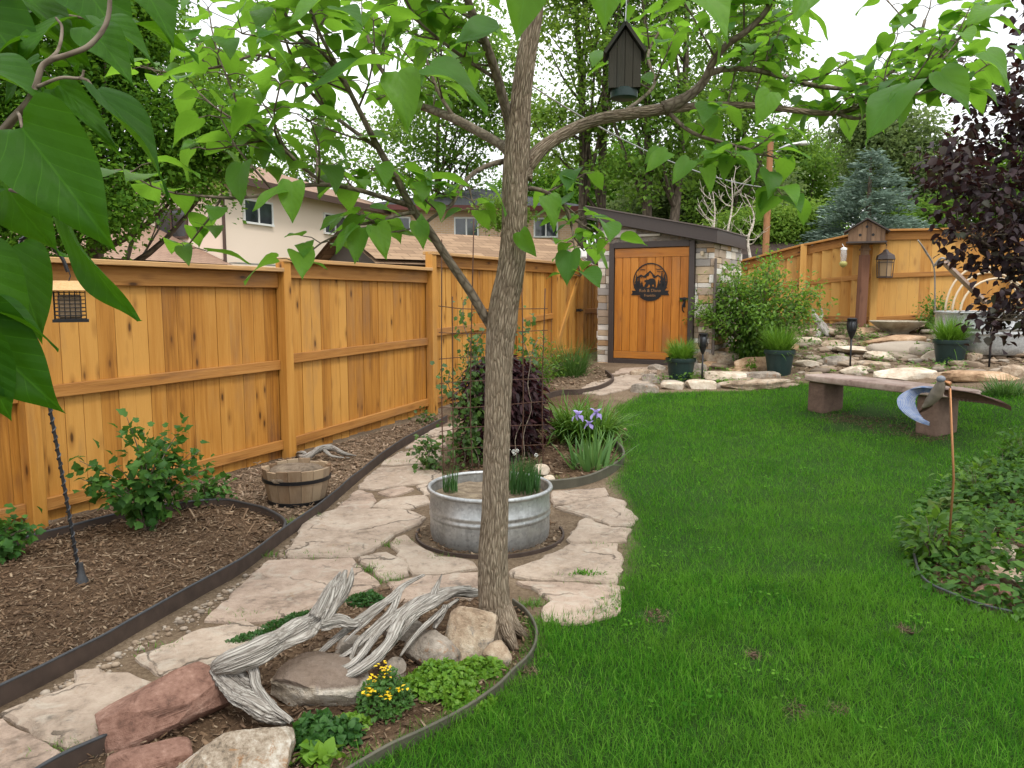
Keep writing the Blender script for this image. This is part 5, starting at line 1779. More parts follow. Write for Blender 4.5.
    def leaf(bu, bv, by, tu, tv, ty, tilt=(0, -.35, 1), k=1.0):
        a, e = at(bu, bv, by), at(tu, tv, ty)
        d = e - a
        bag2.add(a, d, tilt, d.length * k * .80)
    tips = [(528, -35, 2.05, 518, 52, 2.0, (.2, -1, .35)), (608, -40, 2.1, 603, 40, 2.05, (-.2, -1, .3)), (690, -20, 2.3, 748, 32, 2.15, (.1, -.8, .8)), (812, -38, 2.3, 801, 27, 2.2, (.3, -1, .3)),
            (398, 72, 2.6, 412, 128, 2.5, (.2, -1, .45)), (430, 66, 2.7, 506, 86, 2.6, (0, -.5, 1)), (384, 62, 2.6, 282, 58, 2.55, (0, -.35, 1)),
            (338, 8, 2.4, 368, 14, 2.3, (0, -.4, 1)), (500, 28, 2.6, 436, 40, 2.5, (.2, -.6, 1)), (345, -10, 2.5, 268, 8, 2.4, (0, -.5, 1)),
            (940, 72, 2.9, 985, 112, 2.8, (-.3, -.8, .7)), (985, 52, 2.7, 1030, 82, 2.6, (0, -.6, 1)), (1000, 5, 2.8, 958, 12, 2.75, (0, -.5, 1)), (908, 84, 3.0, 850, 128, 2.9, (0, -.3, 1)), (898, 95, 3.0, 908, 134, 2.95, (.2, -1, .4)), (770, 92, 3.1, 756, 130, 3.05, (.1, -1, .35)),
            (292, 182, 2.5, 290, 228, 2.45, (.1, -1, .35)), (284, 190, 2.5, 240, 205, 2.45, (0, -.6, 1)), (362, 228, 2.8, 348, 268, 2.75, (-.2, -1, .4)), (376, 226, 2.8, 390, 264, 2.75, (.3, -1, .4)), (356, 226, 2.8, 324, 252, 2.75, (-.2, -.5, 1)), (350, 238, 2.85, 326, 240, 2.8, (0, -.7, 1)),
            (421, 236, 3.0, 422, 206, 3.0, (.2, -1, .3)), (418, 222, 3.0, 426, 252, 2.95, (.3, -1, .3)), (520, 232, 3.3, 536, 262, 3.25, (-.6, -.7, .4)), (548, 196, 3.2, 562, 232, 3.15, (.4, -1, .3)), (668, 152, 3.3, 640, 170, 3.25, (.2, -.7, .8)), (705, 168, 3.3, 715, 196, 3.25, (.2, -1, .4)), (690, 160, 3.3, 668, 184, 3.25, (-.2, -1, .5)), (660, 150, 3.4, 638, 166, 3.4, (.1, -.8, .8))]
    for q in tips: leaf(*q)
    V = bag2.build('low_leaves', M['catalpa'], root, o, TP_NEAR, 5, .82)
catalpa()

# ------------------------------------------------------------------ big leaves of the tree at the left edge
def left_tree():
    r = random.Random(14)
    base = Vector((-2.3, 1.6, 0))
    root = empty('catalpa_tree', base, 0, 'big leaved tree at the left edge whose shaded leaves hang close to the viewer', 'tree')
    mb = MB(2)
    mb.tube(smooth_line([Vector((0, 0, -.05)), Vector((.02, .0, .9)), Vector((.1, -.05, 1.7)), Vector((.15, -.1, 2.6)), Vector((.1, -.1, 3.6))], 5), lerp_list([.08, .068, .06, .045, .02], 5), 14, wob=.06)
    mb.build('trunk', M['bark'], root, True)
    tw = MB(3); bag = LeafBag()
    def br(pl, wd, start=None):
        pp = [p - base for p in line_px(pl)]; rr = [px(w, q[2]) / 2 for w, q in zip(wd, pl)]
        if start: pp = [Vector(start)] + pp; rr = [rr[0] * 1.25] + rr
        tw.tube(smooth_line(pp, 5), lerp_list(rr, 5), 8, wob=.05)
    br([(-520, 150, 1.5), (-200, 190, 1.35), (-40, 160, 1.2), (18, 113, 1.15), (35, 88, 1.15), (44, 64, 1.16), (70, 54, 1.17), (91, 44, 1.18), (108, 18, 1.2), (110, -30, 1.22)], [26, 20, 12, 7, 6, 5.5, 5, 5, 4.5, 4], (.1, -.05, 1.7))
    br([(35, 88, 1.15), (60, 78, 1.15), (80, 78, 1.16), (84, 70, 1.16)], [4, 3.4, 2.8, 2.2])
    br([(44, 64, 1.16), (58, 50, 1.18), (62, 28, 1.2), (56, 18, 1.22)], [4, 3.4, 2.8, 2.2])
    br([(-300, 320, 1.25), (-120, 300, 1.15), (-30, 290, 1.1), (-5, 300, 1.08)], [14, 10, 7, 5], (.07, -.03, 1.35))
    br([(-250, -60, 1.6), (-60, -20, 1.5), (40, -10, 1.5), (140, -20, 1.5)], [14, 10, 7, 5], (.14, -.08, 2.3))
    def leaf(bu, bv, by, tu, tv, ty, n, k=1.0, pet=None, w=1.0):
        a, e = at(bu, bv, by), at(tu, tv, ty)
        bag.add(a, e - a, n, (e - a).length * k, w)
        if pet:
            q = at(*pet)
            tw.tube([q - base, (q + a) / 2 - base + Vector((0, 0, .006)), a - base], [.0028, .0024, .002], 5)
    leaf(22, 128, 1.02, 108, 240, .98, (-.35, -.5, .8), .98, (18, 113, 1.12), .95)
    leaf(66, 212, 1.05, 106, 332, 1.02, (-.8, -.6, .35), .95, (10, 190, 1.1), .72)
    leaf(96, 92, 1.15, 184, 166, 1.1, (.35, -.2, 1), 1.0, (80, 78, 1.16), .42)
    leaf(-40, 250, 1.0, 30, 330, .98, (-.2, -.4, .9), 1.0)
    leaf(-25, 300, .98, 72, 330, .98, (.1, -.15, 1), .9, None, .5)
    leaf(-35, 320, .98, 50, 404, .96, (-.4, -.6, .7), 1.05)
    leaf(-30, 340, .95, 10, 420, .95, (.4, -.9, .4), 1.0)
    leaf(10, 250, 1.15, 44, 330, 1.1, (.5, -.8, .5), .9)
    leaf(40, 60, 1.2, 4, 84, 1.18, (0, -.6, 1), 1.3)
    leaf(90, 30, 1.25, 128, 66, 1.2, (.3, -.9, .7), 1.0, None, .9)
    leaf(100, 20, 1.3, 148, 40, 1.25, (.1, -.5, 1), 1.1, None, .6)
    leaf(60, 86, 1.2, 112, 135, 1.15, (-.1, -.8, .7), .9, None, .5)
    leaf(40, 100, 1.25, 82, 142, 1.2, (0, -.9, .6), .9, None, .6)
    leaf(20, 40, 1.3, -40, 60, 1.25, (0, -.5, 1), 1.4)
    leaf(-30, 60, 1.15, 42, 80, 1.12, (0, -.3, 1), 1.1)
    leaf(66, 20, 1.35, 26, 36, 1.3, (0, -.4, 1), 1.5)
    leaf(-20, 10, 1.35, 22, 62, 1.3, (-.2, -.8, .7), 1.3)
    leaf(10, -15, 1.4, 62, 20, 1.38, (.2, -.5, .9), 1.3)
    leaf(70, -30, 1.4, 120, 26, 1.35, (.1, -.7, .8), 1.2)
    leaf(130, -30, 1.5, 168, 14, 1.45, (.4, -.7, .8), 1.2)
    leaf(0, 190, 1.15, -46, 216, 1.12, (0, -.6, 1), 1.5)
    leaf(-10, 150, 1.2, 16, 240, 1.15, (-.6, -.8, .4), 1.1)
    for q, (u, v, y) in enumerate(((70, -40, 1.9), (20, 30, 2.0), (95, 20, 2.1), (-60, -120, 1.9), (-150, 60, 2.0), (-260, -160, 1.8), (40, 70, 2.2), (-330, 60, 1.6), (110, -90, 2.3), (-60, 20, 1.7))):
        e = at(u, v, y); a = base + Vector((.13, -.08, 1.9 + .12 * q))
        m = a.lerp(e, .55) + Vector((r.uniform(-.08, .08), r.uniform(-.08, .08), .08))
        ln = smooth_line([a, m, e], 5)
        tw.tube([p - base for p in ln], [.013 * (1 - .75 * i / (len(ln) - 1)) for i in range(len(ln))], 6)
        shoot_leaves(r, bag, tw, ln[4:], .004, .165, 2, .08, base, .1)
    tw.build('limbs', M['twig'], root, True)
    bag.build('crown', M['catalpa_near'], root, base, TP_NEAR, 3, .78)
left_tree()

# ------------------------------------------------------------------ purple leaved tree at the right edge
def purple_tree():
    rng = np.random.default_rng(61); r = random.Random(61)
    Y = 7.6
    b = at(1085, 380, Y); bz = h1(b.x, b.y); o = Vector((b.x, b.y, bz))
    root = empty('purple_tree', o, 0, 'dark purple leaved tree leaning in from the right edge', 'tree')
    mb = MB(1)
    L = smooth_line([Vector((0, 0, -.1)), Vector((.05, 0, .8)), Vector((-.1, .05, 1.7)), Vector((-.15, 0, 2.6)), Vector((-.2, 0, 3.6))], 5)
    mb.tube(L, lerp_list([.075, .065, .055, .04, .015], 5), 10, wob=.06)
    mb.build('trunk', M['twig'], root, True)
    lm = MB(2)
    arms = [[(1082, 250, 7.6), (1040, 215, 7.5), (1000, 195, 7.3), (962, 180, 7.2), (940, 172, 7.2)],
            [(1082, 280, 7.6), (1040, 270, 7.4), (1005, 258, 7.2), (980, 240, 7.1), (958, 226, 7.1)],
            [(1082, 290, 7.6), (1050, 300, 7.3), (1020, 318, 7.0), (996, 320, 6.9)],
            [(1080, 200, 7.6), (1045, 150, 7.6), (1010, 115, 7.5), (985, 80, 7.4)],
            [(1080, 180, 7.6), (1070, 110, 7.8), (1050, 60, 7.9), (1040, 20, 8.0)],
            [(1082, 240, 7.6), (1030, 240, 7.9), (985, 180, 8.0), (960, 150, 8.0)],
            [(1082, 230, 7.6), (1120, 180, 7.8), (1160, 150, 7.9)], [(1082, 250, 7.6), (1130, 240, 7.2), (1170, 235, 7.0)]]
    C = []
    for a in arms:
        pts = smooth_line(line_px(a), 6)
        lm.tube([p - o for p in pts], lerp_list([.032 * (1 - .8 * i / (len(a) - 1)) for i in range(len(a))], 6), 6)
        n = len(pts)
        for i in range(4, n):
            for k in range(2):
                e = pts[i] + Vector((r.uniform(-.26, .26), r.uniform(-.3, .3), r.uniform(-.12, .22)))
                lm.tube([pts[i] - o, (pts[i] + e) / 2 - o + Vector((0, 0, .02)), e - o], [.006, .0045, .003], 4, cap=False)
                C.append(e)
    lm.build('limbs', M['twig'], root, True)
    C = np.array([tuple(c) for c in C])
    extra = blob_centers(rng, pix_blobs([(1014, 140, 7.6, 34, 55), (1022, 205, 7.4, 40, 45), (1022, 250, 7.2, 30, 24), (1100, 150, 7.7, 80, 90)]), 80, .2)
    C = np.concatenate([C, extra])
    pos, d, n, s = clump_leaves(rng, C, .17, 20, .078, .35, .8)
    V, Q = leaf_array(leaf_template(lambda t: .36 * math.sin(PI * min(max(t ** .8, .03), .985)) ** .8, 3, 2, .25, .25), pos - np.array(o), d, n, s)
    np_obj('crown', V, Q, M['purple'], root, True)
purple_tree()
# ------------------------------------------------------------------ shrubs and plants
TP_ROUND = leaf_template(lambda t: .42 * math.sin(PI * min(max(t ** .85, .04), .98)) ** .7, 3, 2, .25, .25)
TP_LOBE = leaf_template(lambda t: (.46 if t < .8 else .3) * math.sin(PI * min(max(t ** .9, .05), .97)) ** .6 * (1 + .25 * math.sin(t * 14)), 6, 2, .28, .25)

def bush(name, label, base, rx, ry, h, nstem, nleaf, size, mat, tpl=None, seed=0, cat='shrub', stem_r=.006, up=.6, tipmat=None, group=None, spread=.085, zlo=.12):
    rng = np.random.default_rng(seed); r = random.Random(seed)
    tpl = tpl or TP_OVAL
    base = Vector(base)
    root = empty(name, base, 0, label, cat, group)
    mb = MB(seed)
    nodes, tipn = [], []
    for i in range(nstem):
        a = r.uniform(0, 2 * PI); q = math.sqrt(r.random())
        e = Vector((math.cos(a) * rx * q, math.sin(a) * ry * q, h * r.uniform(.55, 1.0) * (1 - .45 * q * q)))
        m = Vector((e.x * .35, e.y * .35, e.z * up))
        ln = smooth_line([Vector((e.x * .06, e.y * .06, -.02)), m, e], 6)
        mb.tube(ln, [stem_r * (1 - .75 * j / (len(ln) - 1)) for j in range(len(ln))], 5)
        for j, p in enumerate(ln):
            if p.z > h * zlo: nodes.append(p)
            if j >= len(ln) - 3: tipn.append(p)
    mb.build('stems', M['twig'], root, True)
    def put(nd, n, m, nm, sp):
        N = np.array([tuple(p) for p in nd])
        k = rng.integers(0, len(N), n)
        pos = N[k] + rng.normal(0, sp, (n, 3)) * np.array([1, 1, .8])
        pos[:, 2] = np.maximum(pos[:, 2], .01)
        out = pos - np.array([0, 0, h * .35]); out = unit(out)
        d = unit(out * .7 + rng.normal(0, .5, (n, 3)) + np.array([0, 0, -.1]))
        nn = np.array([0, 0, 1.0]) + rng.normal(0, .45, (n, 3)) + out * .3
        V, Q = leaf_array(tpl, pos, d, nn, size * rng.uniform(.6, 1.25, n))
        np_obj(nm, V, Q, m, root, True)
    put(nodes, nleaf, M[mat], 'foliage', spread)
    if tipmat: put(tipn, nleaf // 3, M[tipmat], 'new_leaves', spread * .9)
    return root

def tuft(name, label, base, n, length, width, spread, curl, mat, seed=0, rad=.05, cat='plant', group=None, nseg=4, tilt0=0.0, part=True):
    rng = np.random.default_rng(seed)
    base = Vector(base)
    q = rad * np.sqrt(rng.random(n)); a = rng.uniform(0, 2 * PI, n)
    B = np.stack([q * np.cos(a), q * np.sin(a), np.full(n, -.01)], -1)
    az = a + rng.normal(0, .8, n)
    t = tilt0 + np.abs(rng.normal(0, spread, n))
    d = np.stack([np.cos(az) * np.sin(t), np.sin(az) * np.sin(t), np.cos(t)], -1)
    V, Q = blades(rng, B, d, length * rng.uniform(.6, 1.15, n), width * rng.uniform(.7, 1.2, n), curl * rng.uniform(.3, 1.5, n), nseg)
    o = np_obj(name, V, Q, M[mat], None, True)
    o.location = base
    return tag(o, label, cat, group)

# left bed
bush('currant_bush', 'lobed leaf currant bush growing in front of the left fence panel', P(150, 530), .44, .32, .90, 20, 760, .060, 'currant', TP_LOBE, 1, stem_r=.007, up=.62, spread=.05)
bush('currant_bush', 'low leafy shrub at the left picture edge behind the hook pole', P(-8, 560), .22, .2, .42, 12, 320, .05, 'currant', TP_LOBE, 2, spread=.05)
bush('currant_bush', 'small leafy side shoot of the bed by the curved edging', P(205, 505), .17, .15, .26, 9, 170, .05, 'currant', TP_LOBE, 3, spread=.04)

# by the trellis
def vine():
    r = random.Random(5); rng = np.random.default_rng(5)
    b = P(470, 470); root = empty('climbing_vine', b, 0, 'thin climbing vine twining up the rusty wire trellis', 'vine')
    mb = MB(1); nodes = []
    for (u0, u1, v1, y) in ((462, 470, 338, 6.9), (470, 462, 300, 6.95), (452, 448, 372, 6.85), (478, 482, 330, 7.0), (458, 476, 380, 6.9), (520, 522, 318, 7.1), (512, 536, 340, 7.2)):
        p0 = P(u0, 470); p1 = at(u1, v1, y)
        m = p0.lerp(p1, .5) + Vector((r.uniform(-.1, .1), r.uniform(-.06, .06), 0))
        ln = smooth_line([p0, m, p1], 9)
        ln = [p + Vector((math.sin(i * 1.1) * .02, math.cos(i * 1.1) * .02, 0)) for i, p in enumerate(ln)]
        mb.tube([p - b for p in ln], .004, 5); nodes += [p for p in ln if p.z > (.95 if u0 > 500 else .12)]
    mb.build('stems', M['twig'], root, True)
    N = np.array([tuple(p - b) for p in nodes]); n = 620
    pos = N[rng.integers(0, len(N), n)] + rng.normal(0, .055, (n, 3))
    d = unit(rng.normal(0, 1, (n, 3)) + np.array([0, -.2, -.5])); nn = np.array([0, -.4, 1.0]) + rng.normal(0, .5, (n, 3))
    V, Q = leaf_array(TP_LOBE, pos, d, nn, .042 * rng.uniform(.6, 1.4, n)); np_obj('foliage', V, Q, M['vine'], root, True)
vine()
bush('vine_plant', 'sprawling pale green vine low beside the path at the trellis foot', P(432, 470), .22, .2, .34, 12, 190, .045, 'vine', TP_LOBE, 6, 'vine', .004, .5, spread=.05)
bush('vine_plant', 'wispy seedling between the fence and the path edging', P(423, 424), .14, .14, .2, 6, 70, .04, 'vine', TP_LOBE, 7, 'vine', .003, .5, spread=.04)
bush('leafy_shrub', 'airy green shrub behind the dark purple bush, right of the trunk', P(533, 398), .42, .3, .98, 18, 700, .05, 'shrub', TP_OVAL, 8, spread=.07)
bush('leafy_shrub', 'green shrub between the trunk and the trellis wire', P(470, 412), .22, .2, 1.0, 10, 230, .05, 'currant', TP_OVAL, 9, spread=.07)

def weeping_bush():
    rng = np.random.default_rng(10); r = random.Random(10)
    b = P(501, 456); root = empty('weeping_bush', b, 0, 'weeping dark purple bush with narrow drooping leaves behind the tank', 'shrub')
    mb = MB(1); pos, d = [], []
    for i in range(120):
        a = r.uniform(0, 2 * PI); q = r.uniform(.05, 1)
        ex = Vector((math.cos(a) * .37 * q, math.sin(a) * .33 * q, 0))
        top = r.uniform(.6, .96) * (1 - .14 * q)
        ln = smooth_line([Vector((0, 0, 0)), Vector((ex.x * .3, ex.y * .3, top * .75)), Vector((ex.x * .75, ex.y * .75, top)), Vector((ex.x * 1.08, ex.y * 1.08, top * r.uniform(.05, .75)))], 6)
        mb.tube(ln, [.007 * (1 - .8 * j / (len(ln) - 1)) for j in range(len(ln))], 5)
        for p in ln[6:]:
            for k in range(11):
                pos.append(p + Vector((r.gauss(0, .045), r.gauss(0, .045), r.gauss(0, .035))))
                o = Vector((p.x, p.y, 0)); o = o.normalized() if o.length > .01 else Vector((1, 0, 0))
                d.append((o * .9 + Vector((r.gauss(0, .75), r.gauss(0, .75), r.gauss(-.55, .55)))).normalized())
    mb.build('stems', M['twig'], root, True)
    n = len(pos)
    V, Q = leaf_array(leaf_template(lance, 4, 2, .3, .35), np.array([tuple(p) for p in pos]), np.array([tuple(p) for p in d]), np.array([0, 0, 1.0]) + rng.normal(0, .6, (n, 3)), .095 * rng.uniform(.5, 1.3, n), 1.35)
    np_obj('foliage', V, Q, M['maple_purple'], root, True)
weeping_bush()

def iris():
    b = P(592, 468)
    root = empty('iris_clump', b, 0, 'iris clump with sword leaves and violet flowers at the lawn edge', 'flower')
    rng = np.random.default_rng(3); n = 58
    q = .15 * np.sqrt(rng.random(n)); a = rng.uniform(0, 2 * PI, n)
    B = np.stack([q * np.cos(a) * 1.3, q * np.sin(a), np.full(n, -.01)], -1)
    t = np.abs(rng.normal(0, .42, n)); az = a + rng.normal(0, .5, n)
    d = np.stack([np.cos(az) * np.sin(t), np.sin(az) * np.sin(t), np.cos(t)], -1)
    V, Q = blades(rng, B, d, rng.uniform(.20, .42, n), .038, rng.uniform(0, .9, n), 5)
    np_obj('leaves', V, Q, M['iris_leaf'], root, True)
    st, fl = MB(1), []
    for (u, v) in ((578, 415), (596, 413), (589, 424)):
        p = at(u, v, b.y - .02) - b
        st.tube(smooth_line([Vector((p.x * .3, 0, 0)), Vector((p.x * .7, 0, p.z * .6)), p], 4), .006, 6)
        rr = random.Random(u)
        P_, D_, N_, S_ = [], [], [], []
        for k in range(3):
            a = k * 2.094 + rr.uniform(0, .5)
            h = np.array([math.cos(a), math.sin(a), 0])
            P_.append(np.array(p)); D_.append(h * .5 + [0, 0, .9]); N_.append(-h + [0, 0, .3]); S_.append(.058)   # standards
            a += 1.05; h = np.array([math.cos(a), math.sin(a), 0])
            P_.append(np.array(p) + [0, 0, .005]); D_.append(h + [0, 0, -.35]); N_.append(h * .3 + [0, 0, 1]); S_.append(.068)   # falls
        k_ = 1.0 if u != 589 else .8
        V, Q = leaf_array(leaf_template(lambda t: .40 * math.sin(PI * min(max(t ** 1.3, .06), .93)) ** .7, 5, 2, .2, .55, .1, u), np.array(P_), np.array(D_), np.array(N_), np.array(S_) * k_)
        np_obj('flower', V, Q, M['violet'], root, True)
    st.build('stalks', M['iris_leaf'], root, True)
iris()
tuft('daylily_clump', 'arching strap leaved daylily clump behind the iris flowers', P(592, 442), 460, .50, .030, .42, 1.75, 'lily_leaf', 4, .17, nseg=6)
tuft('daylily_clump', 'strap leaved clump between the purple bush and the iris', P(568, 440), 260, .55, .030, .45, 1.7, 'lily_leaf', 41, .1, nseg=6)
tuft('feathery_grass', 'feathery green grass clump in front of the garden gate', P(570, 376), 520, .62, .009, .38, .9, 'tall_grass', 5, .24, nseg=4)
bush('leafy_shrub', 'mixed green weeds at the foot of the fence by the gate', P(540, 384), .4, .3, .5, 14, 420, .05, 'shrub', TP_OVAL, 12, spread=.07)

# tree bed and path edges
def mound(name, label, base, rx, ry, h, n, size, mat, tpl, seed=0, flowers=None, cat='plant', rot=0.0):
    rng = np.random.default_rng(seed)
    base = Vector(base)
    root = empty(name, base, rot, label, cat)
    a = rng.uniform(0, 2 * PI, n); q = np.sqrt(rng.random(n))
    lump = .75 + .45 * np.array([mnoise.noise(Vector((math.cos(x) * y * rx * 14, math.sin(x) * y * ry * 14, seed))) for x, y in zip(a, q)])
    x, y = np.cos(a) * q * rx, np.sin(a) * q * ry
    z = h * np.sqrt(np.maximum(0, 1 - q * q * .92)) * lump * rng.uniform(.45, 1.05, n)
    pos = np.stack([x, y, np.maximum(z, .004)], -1)
    out = unit(np.stack([x / rx, y / ry, z / h * 1.2 + .2], -1))
    d = unit(out * .6 + rng.normal(0, .6, (n, 3)))
    V, Q = leaf_array(tpl, pos, d, out + rng.normal(0, .35, (n, 3)) + [0, 0, .5], size * rng.uniform(.6, 1.3, n))
    np_obj('foliage', V, Q, M[mat], root, True)
    if flowers:
        nf, fs, fm = flowers
        P_, D_, N_ = [], [], []
        k = rng.choice(np.argsort(-z)[: n // 2], nf, replace=False)
        for i in k:
            c = pos[i] + out[i] * .012 + [0, 0, .012]
            m = rng.integers(5, 12)
            for _ in range(m):
                P_.append(c + rng.normal(0, fs * .55, 3) * [1, 1, .4]); aa = rng.uniform(0, 2 * PI)
                D_.append([math.cos(aa), math.sin(aa), rng.uniform(0, .5)]); N_.append([0, 0, 1])
        V, Q = leaf_array(TP_D, np.array(P_), np.array(D_), np.array(N_), fs * rng.uniform(.6, 1.1, len(P_)))
        np_obj('flowers', V, Q, M[fm], root)
    return root
mound('moss_mat', 'dark green moss mat under the driftwood on the path side', P(300, 622), .20, .055, .05, 1500, .016, 'moss', TP_D, 1, rot=.75)
mound('moss_mat', 'dark green moss mat left of the driftwood, beside the path', P(252, 641), .12, .05, .045, 900, .016, 'moss', TP_D, 2, rot=.6)
mound('moss_mat', 'rounded dark green moss tuft behind the upright driftwood tip', P(366, 603), .10, .06, .06, 1000, .016, 'moss', TP_D, 3)
mound('sedum_plant', 'dark sedum with yellow flower heads in the tree bed', P(385, 712), .10, .09, .18, 1300, .019, 'sedum', TP_OVAL, 4, (10, .021, 'yellow'), 'flower')
mound('columbine_plant', 'bright lime green leafy plant in the tree bed near the edging', P(440, 690), .15, .11, .13, 1900, .019, 'lime', TP_LOBE, 5)
mound('columbine_plant', 'small lime green leafy plant at the foot of the squat boulders', P(482, 672), .09, .07, .075, 560, .019, 'lime', TP_LOBE, 6)
mound('bedding_plant', 'rounded dark leafy plant against the lichened front boulder', P(325, 742), .12, .09, .10, 620, .028, 'moss', TP_ROUND, 7)
mound('bedding_plant', 'tiny seedlings between the pale rock and the yellow sedum', P(352, 728), .06, .05, .05, 130, .024, 'lime', TP_ROUND, 8)
mound('bedding_plant', 'low green creeper strip along the inside of the tree ring edging', P(470, 706), .10, .05, .05, 360, .022, 'lime', TP_ROUND, 9)
mound('bedding_plant', 'single broad leaf weed at the bottom of the tree bed', P(318, 764), .07, .05, .06, 60, .045, 'lime', TP_ROUND, 10)
mound('path_weed', 'grassy weed at the right flagstones just left of the lawn', P(588, 578), .12, .035, .035, 200, .03, 'grass', TP_LANCE, 11)

def joint_weeds():
    rng = np.random.default_rng(31)
    parts = []
    for u, v, n, rd in ((372, 571, 50, .05), (388, 581, 60, .05), (396, 546, 40, .05), (330, 556, 26, .10), (300, 557, 20, .06), (264, 556, 26, .04), (294, 523, 50, .05), (312, 518, 40, .05), (237, 618, 24, .06), (252, 620, 24, .05),
                        (600, 548, 14, .04), (552, 480, 30, .08), (396, 464, 30, .06), (540, 625, 80, .08), (530, 605, 50, .05), (410, 455, 30, .06), (575, 580, 40, .1), (440, 560, 20, .05), (112, 735, 20, .05), (60, 752, 34, .06), (160, 650, 20, .05)):
        p = P(u, v)
        n *= 3
        X = p.x + rng.normal(0, rd, n); Y = p.y + rng.normal(0, rd * .5, n)
        t = np.abs(rng.normal(0, .8, n)); az = rng.uniform(0, 2 * PI, n)
        d = np.stack([np.cos(az) * np.sin(t), np.sin(az) * np.sin(t), np.cos(t)], -1)
        parts.append(blades(rng, np.stack([X, Y, H(X, Y)], -1), d, rng.uniform(.02, .055, n), .005, rng.uniform(.2, 1.2, n), 2))
    V, Q = join_arrays(parts)
    tag(np_obj('path_weeds', V, Q, M['lily_leaf'], smooth=True), kind='stuff')
joint_weeds()

# right bed
def ground_cover():
    rng = np.random.default_rng(21)
    poly = gp([(1100, 462), (1024, 450), (962, 468), (918, 505), (900, 540), (915, 572), (930, 590), (955, 604), (985, 616), (1060, 634)]) + [(4.0, 4.4), (4.7, 6.1)]
    a = np.array(poly); x0, y0 = a.min(0); x1, y1 = a.max(0)
    n = 15000
    X = rng.uniform(x0, x1, n); Y = rng.uniform(y0, y1, n)
    k = in_poly(poly, X, Y)
    stones = [P(1004, 582), P(1010, 562)]
    for q in stones: k &= np.hypot(X - q.x, (Y - q.y)) > .13
    X, Y = X[k], Y[k]; n = len(X)
    de = seg_dist(poly, X, Y, True)
    hh = np.clip(de / .45, .15, 1) * (.24 + .17 * np.array([mnoise.noise(Vector((x * 2.4, y * 2.4, 3))) for x, y in zip(X, Y)]))
    Z = H(X, Y) + np.maximum(.015, hh * rng.uniform(.25, 1.15, n))
    az = rng.uniform(0, 2 * PI, n)
    d = np.stack([np.cos(az), np.sin(az), rng.uniform(-.5, .3, n)], -1)
    V, Q = leaf_array(TP_OVAL, np.stack([X, Y, Z], -1), d, np.array([0, -.1, 1.0]) + rng.normal(0, .35, (n, 3)), .062 * rng.uniform(.5, 1.3, n))
    tag(np_obj('ground_cover', V, Q, M['cover'], smooth=True), kind='stuff')
ground_cover()
for (u, v, h_, sd_, lb_) in ((1000, 500, .42, 71, 'tall leafy weed standing in the ground cover near the right picture edge'), (975, 505, .34, 72, 'mid height leafy weed just behind the copper stake'), (1022, 475, .40, 73, 'leafy weed at the right picture edge where the ground cover meets the lawn'), (985, 560, .22, 74, 'low leafy weed beside the pale rock of the right bed')):
    bush('leafy_weed', lb_, P(u, v), .24, .2, h_, 14, 240, .055, 'cover' if sd_ % 2 else 'shrub', TP_OVAL, sd_, 'plant', .004, spread=.06)
bush('leafy_weed', 'paler bushy weed rising from the ground cover by the copper stake', P(930, 560), .17, .15, .3, 10, 160, .07, 'shrub', TP_OVAL, 23, 'plant', .004, spread=.05)
mound('variegated_plant', 'pale variegated leaves beside the copper stake in the ground cover', P(950, 520), .12, .1, .2, 50, .07, 'lf_grey', TP_ROUND, 24)

# terrace shrubs
bs = at(756, 345, 12.3)
bush('big_shrub', 'large bright green shrub in front of the right end of the shed', (bs.x, bs.y, h1(bs.x, bs.y)), 1.0, .75, 1.80, 100, 9500, .064, 'shrub', TP_OVAL, 31, stem_r=.011, up=.5, tipmat='shrub_tip', spread=.11, zlo=.03)
q = at(933, 320, 13.4)
bush('leafy_shrub', 'round green shrub against the rear fence beside the round tank', (q.x, q.y, h1(q.x, q.y)), .34, .3, .72, 22, 900, .055, 'shrub', TP_OVAL, 32, spread=.07, zlo=.03)
q = P(826, 318)
bush('leafy_shrub', 'low dark shrub right of the weathered root on the terrace', q, .3, .25, .28, 12, 300, .05, 'currant', TP_OVAL, 33, spread=.06)
for (u, v, rx, h, mt, lb) in ((751, 372, .11, .24, 'lime', 'small bright green plant between the orange ledge stones'), (745, 378, .16, .06, 'lime', 'flat lime green creeper on the pale ledge stone'), (728, 383, .18, .06, 'lime', 'yellow green creeper spilling over the lowest ledge toward the lawn'),
                              (836, 359, .22, .07, 'lime', 'mossy lime mat beside the lumpy grey stone'), (918, 372, .16, .08, 'lf_light', 'small green tuft below the third pot'), (855, 340, .14, .3, 'lf_grey', 'wispy grey green herb left of the birdbath'), (842, 337, .12, .34, 'lf_grey', 'thin wispy herb between the torch light and the weathered root'),
                              (915, 352, .08, .16, 'lime', 'slim green weed in front of the birdbath ledge'), (1010, 350, .14, .15, 'moss', 'dark green tuft beside the pale stone below the big tank'), (940, 388, .12, .07, 'lime', 'green weeds at the lawn edge below the third pot'), (1006, 394, .28, .12, 'tall', 'grassy mound at the top right corner of the lawn'), (826, 372, .12, .05, 'lime', 'low yellow green moss left of the bench end')):
    p = P(u, v)
    if mt == 'tall':
        tuft('grass_tuft', lb, p, 320, .26, .012, .5, 1.2, 'tall_grass', 61, .2)
    else:
        mound('terrace_plant', lb, p, rx, rx * .7, h, 260 if h < .1 else 200, .035, mt, TP_OVAL if h > .1 else TP_D, int(u))

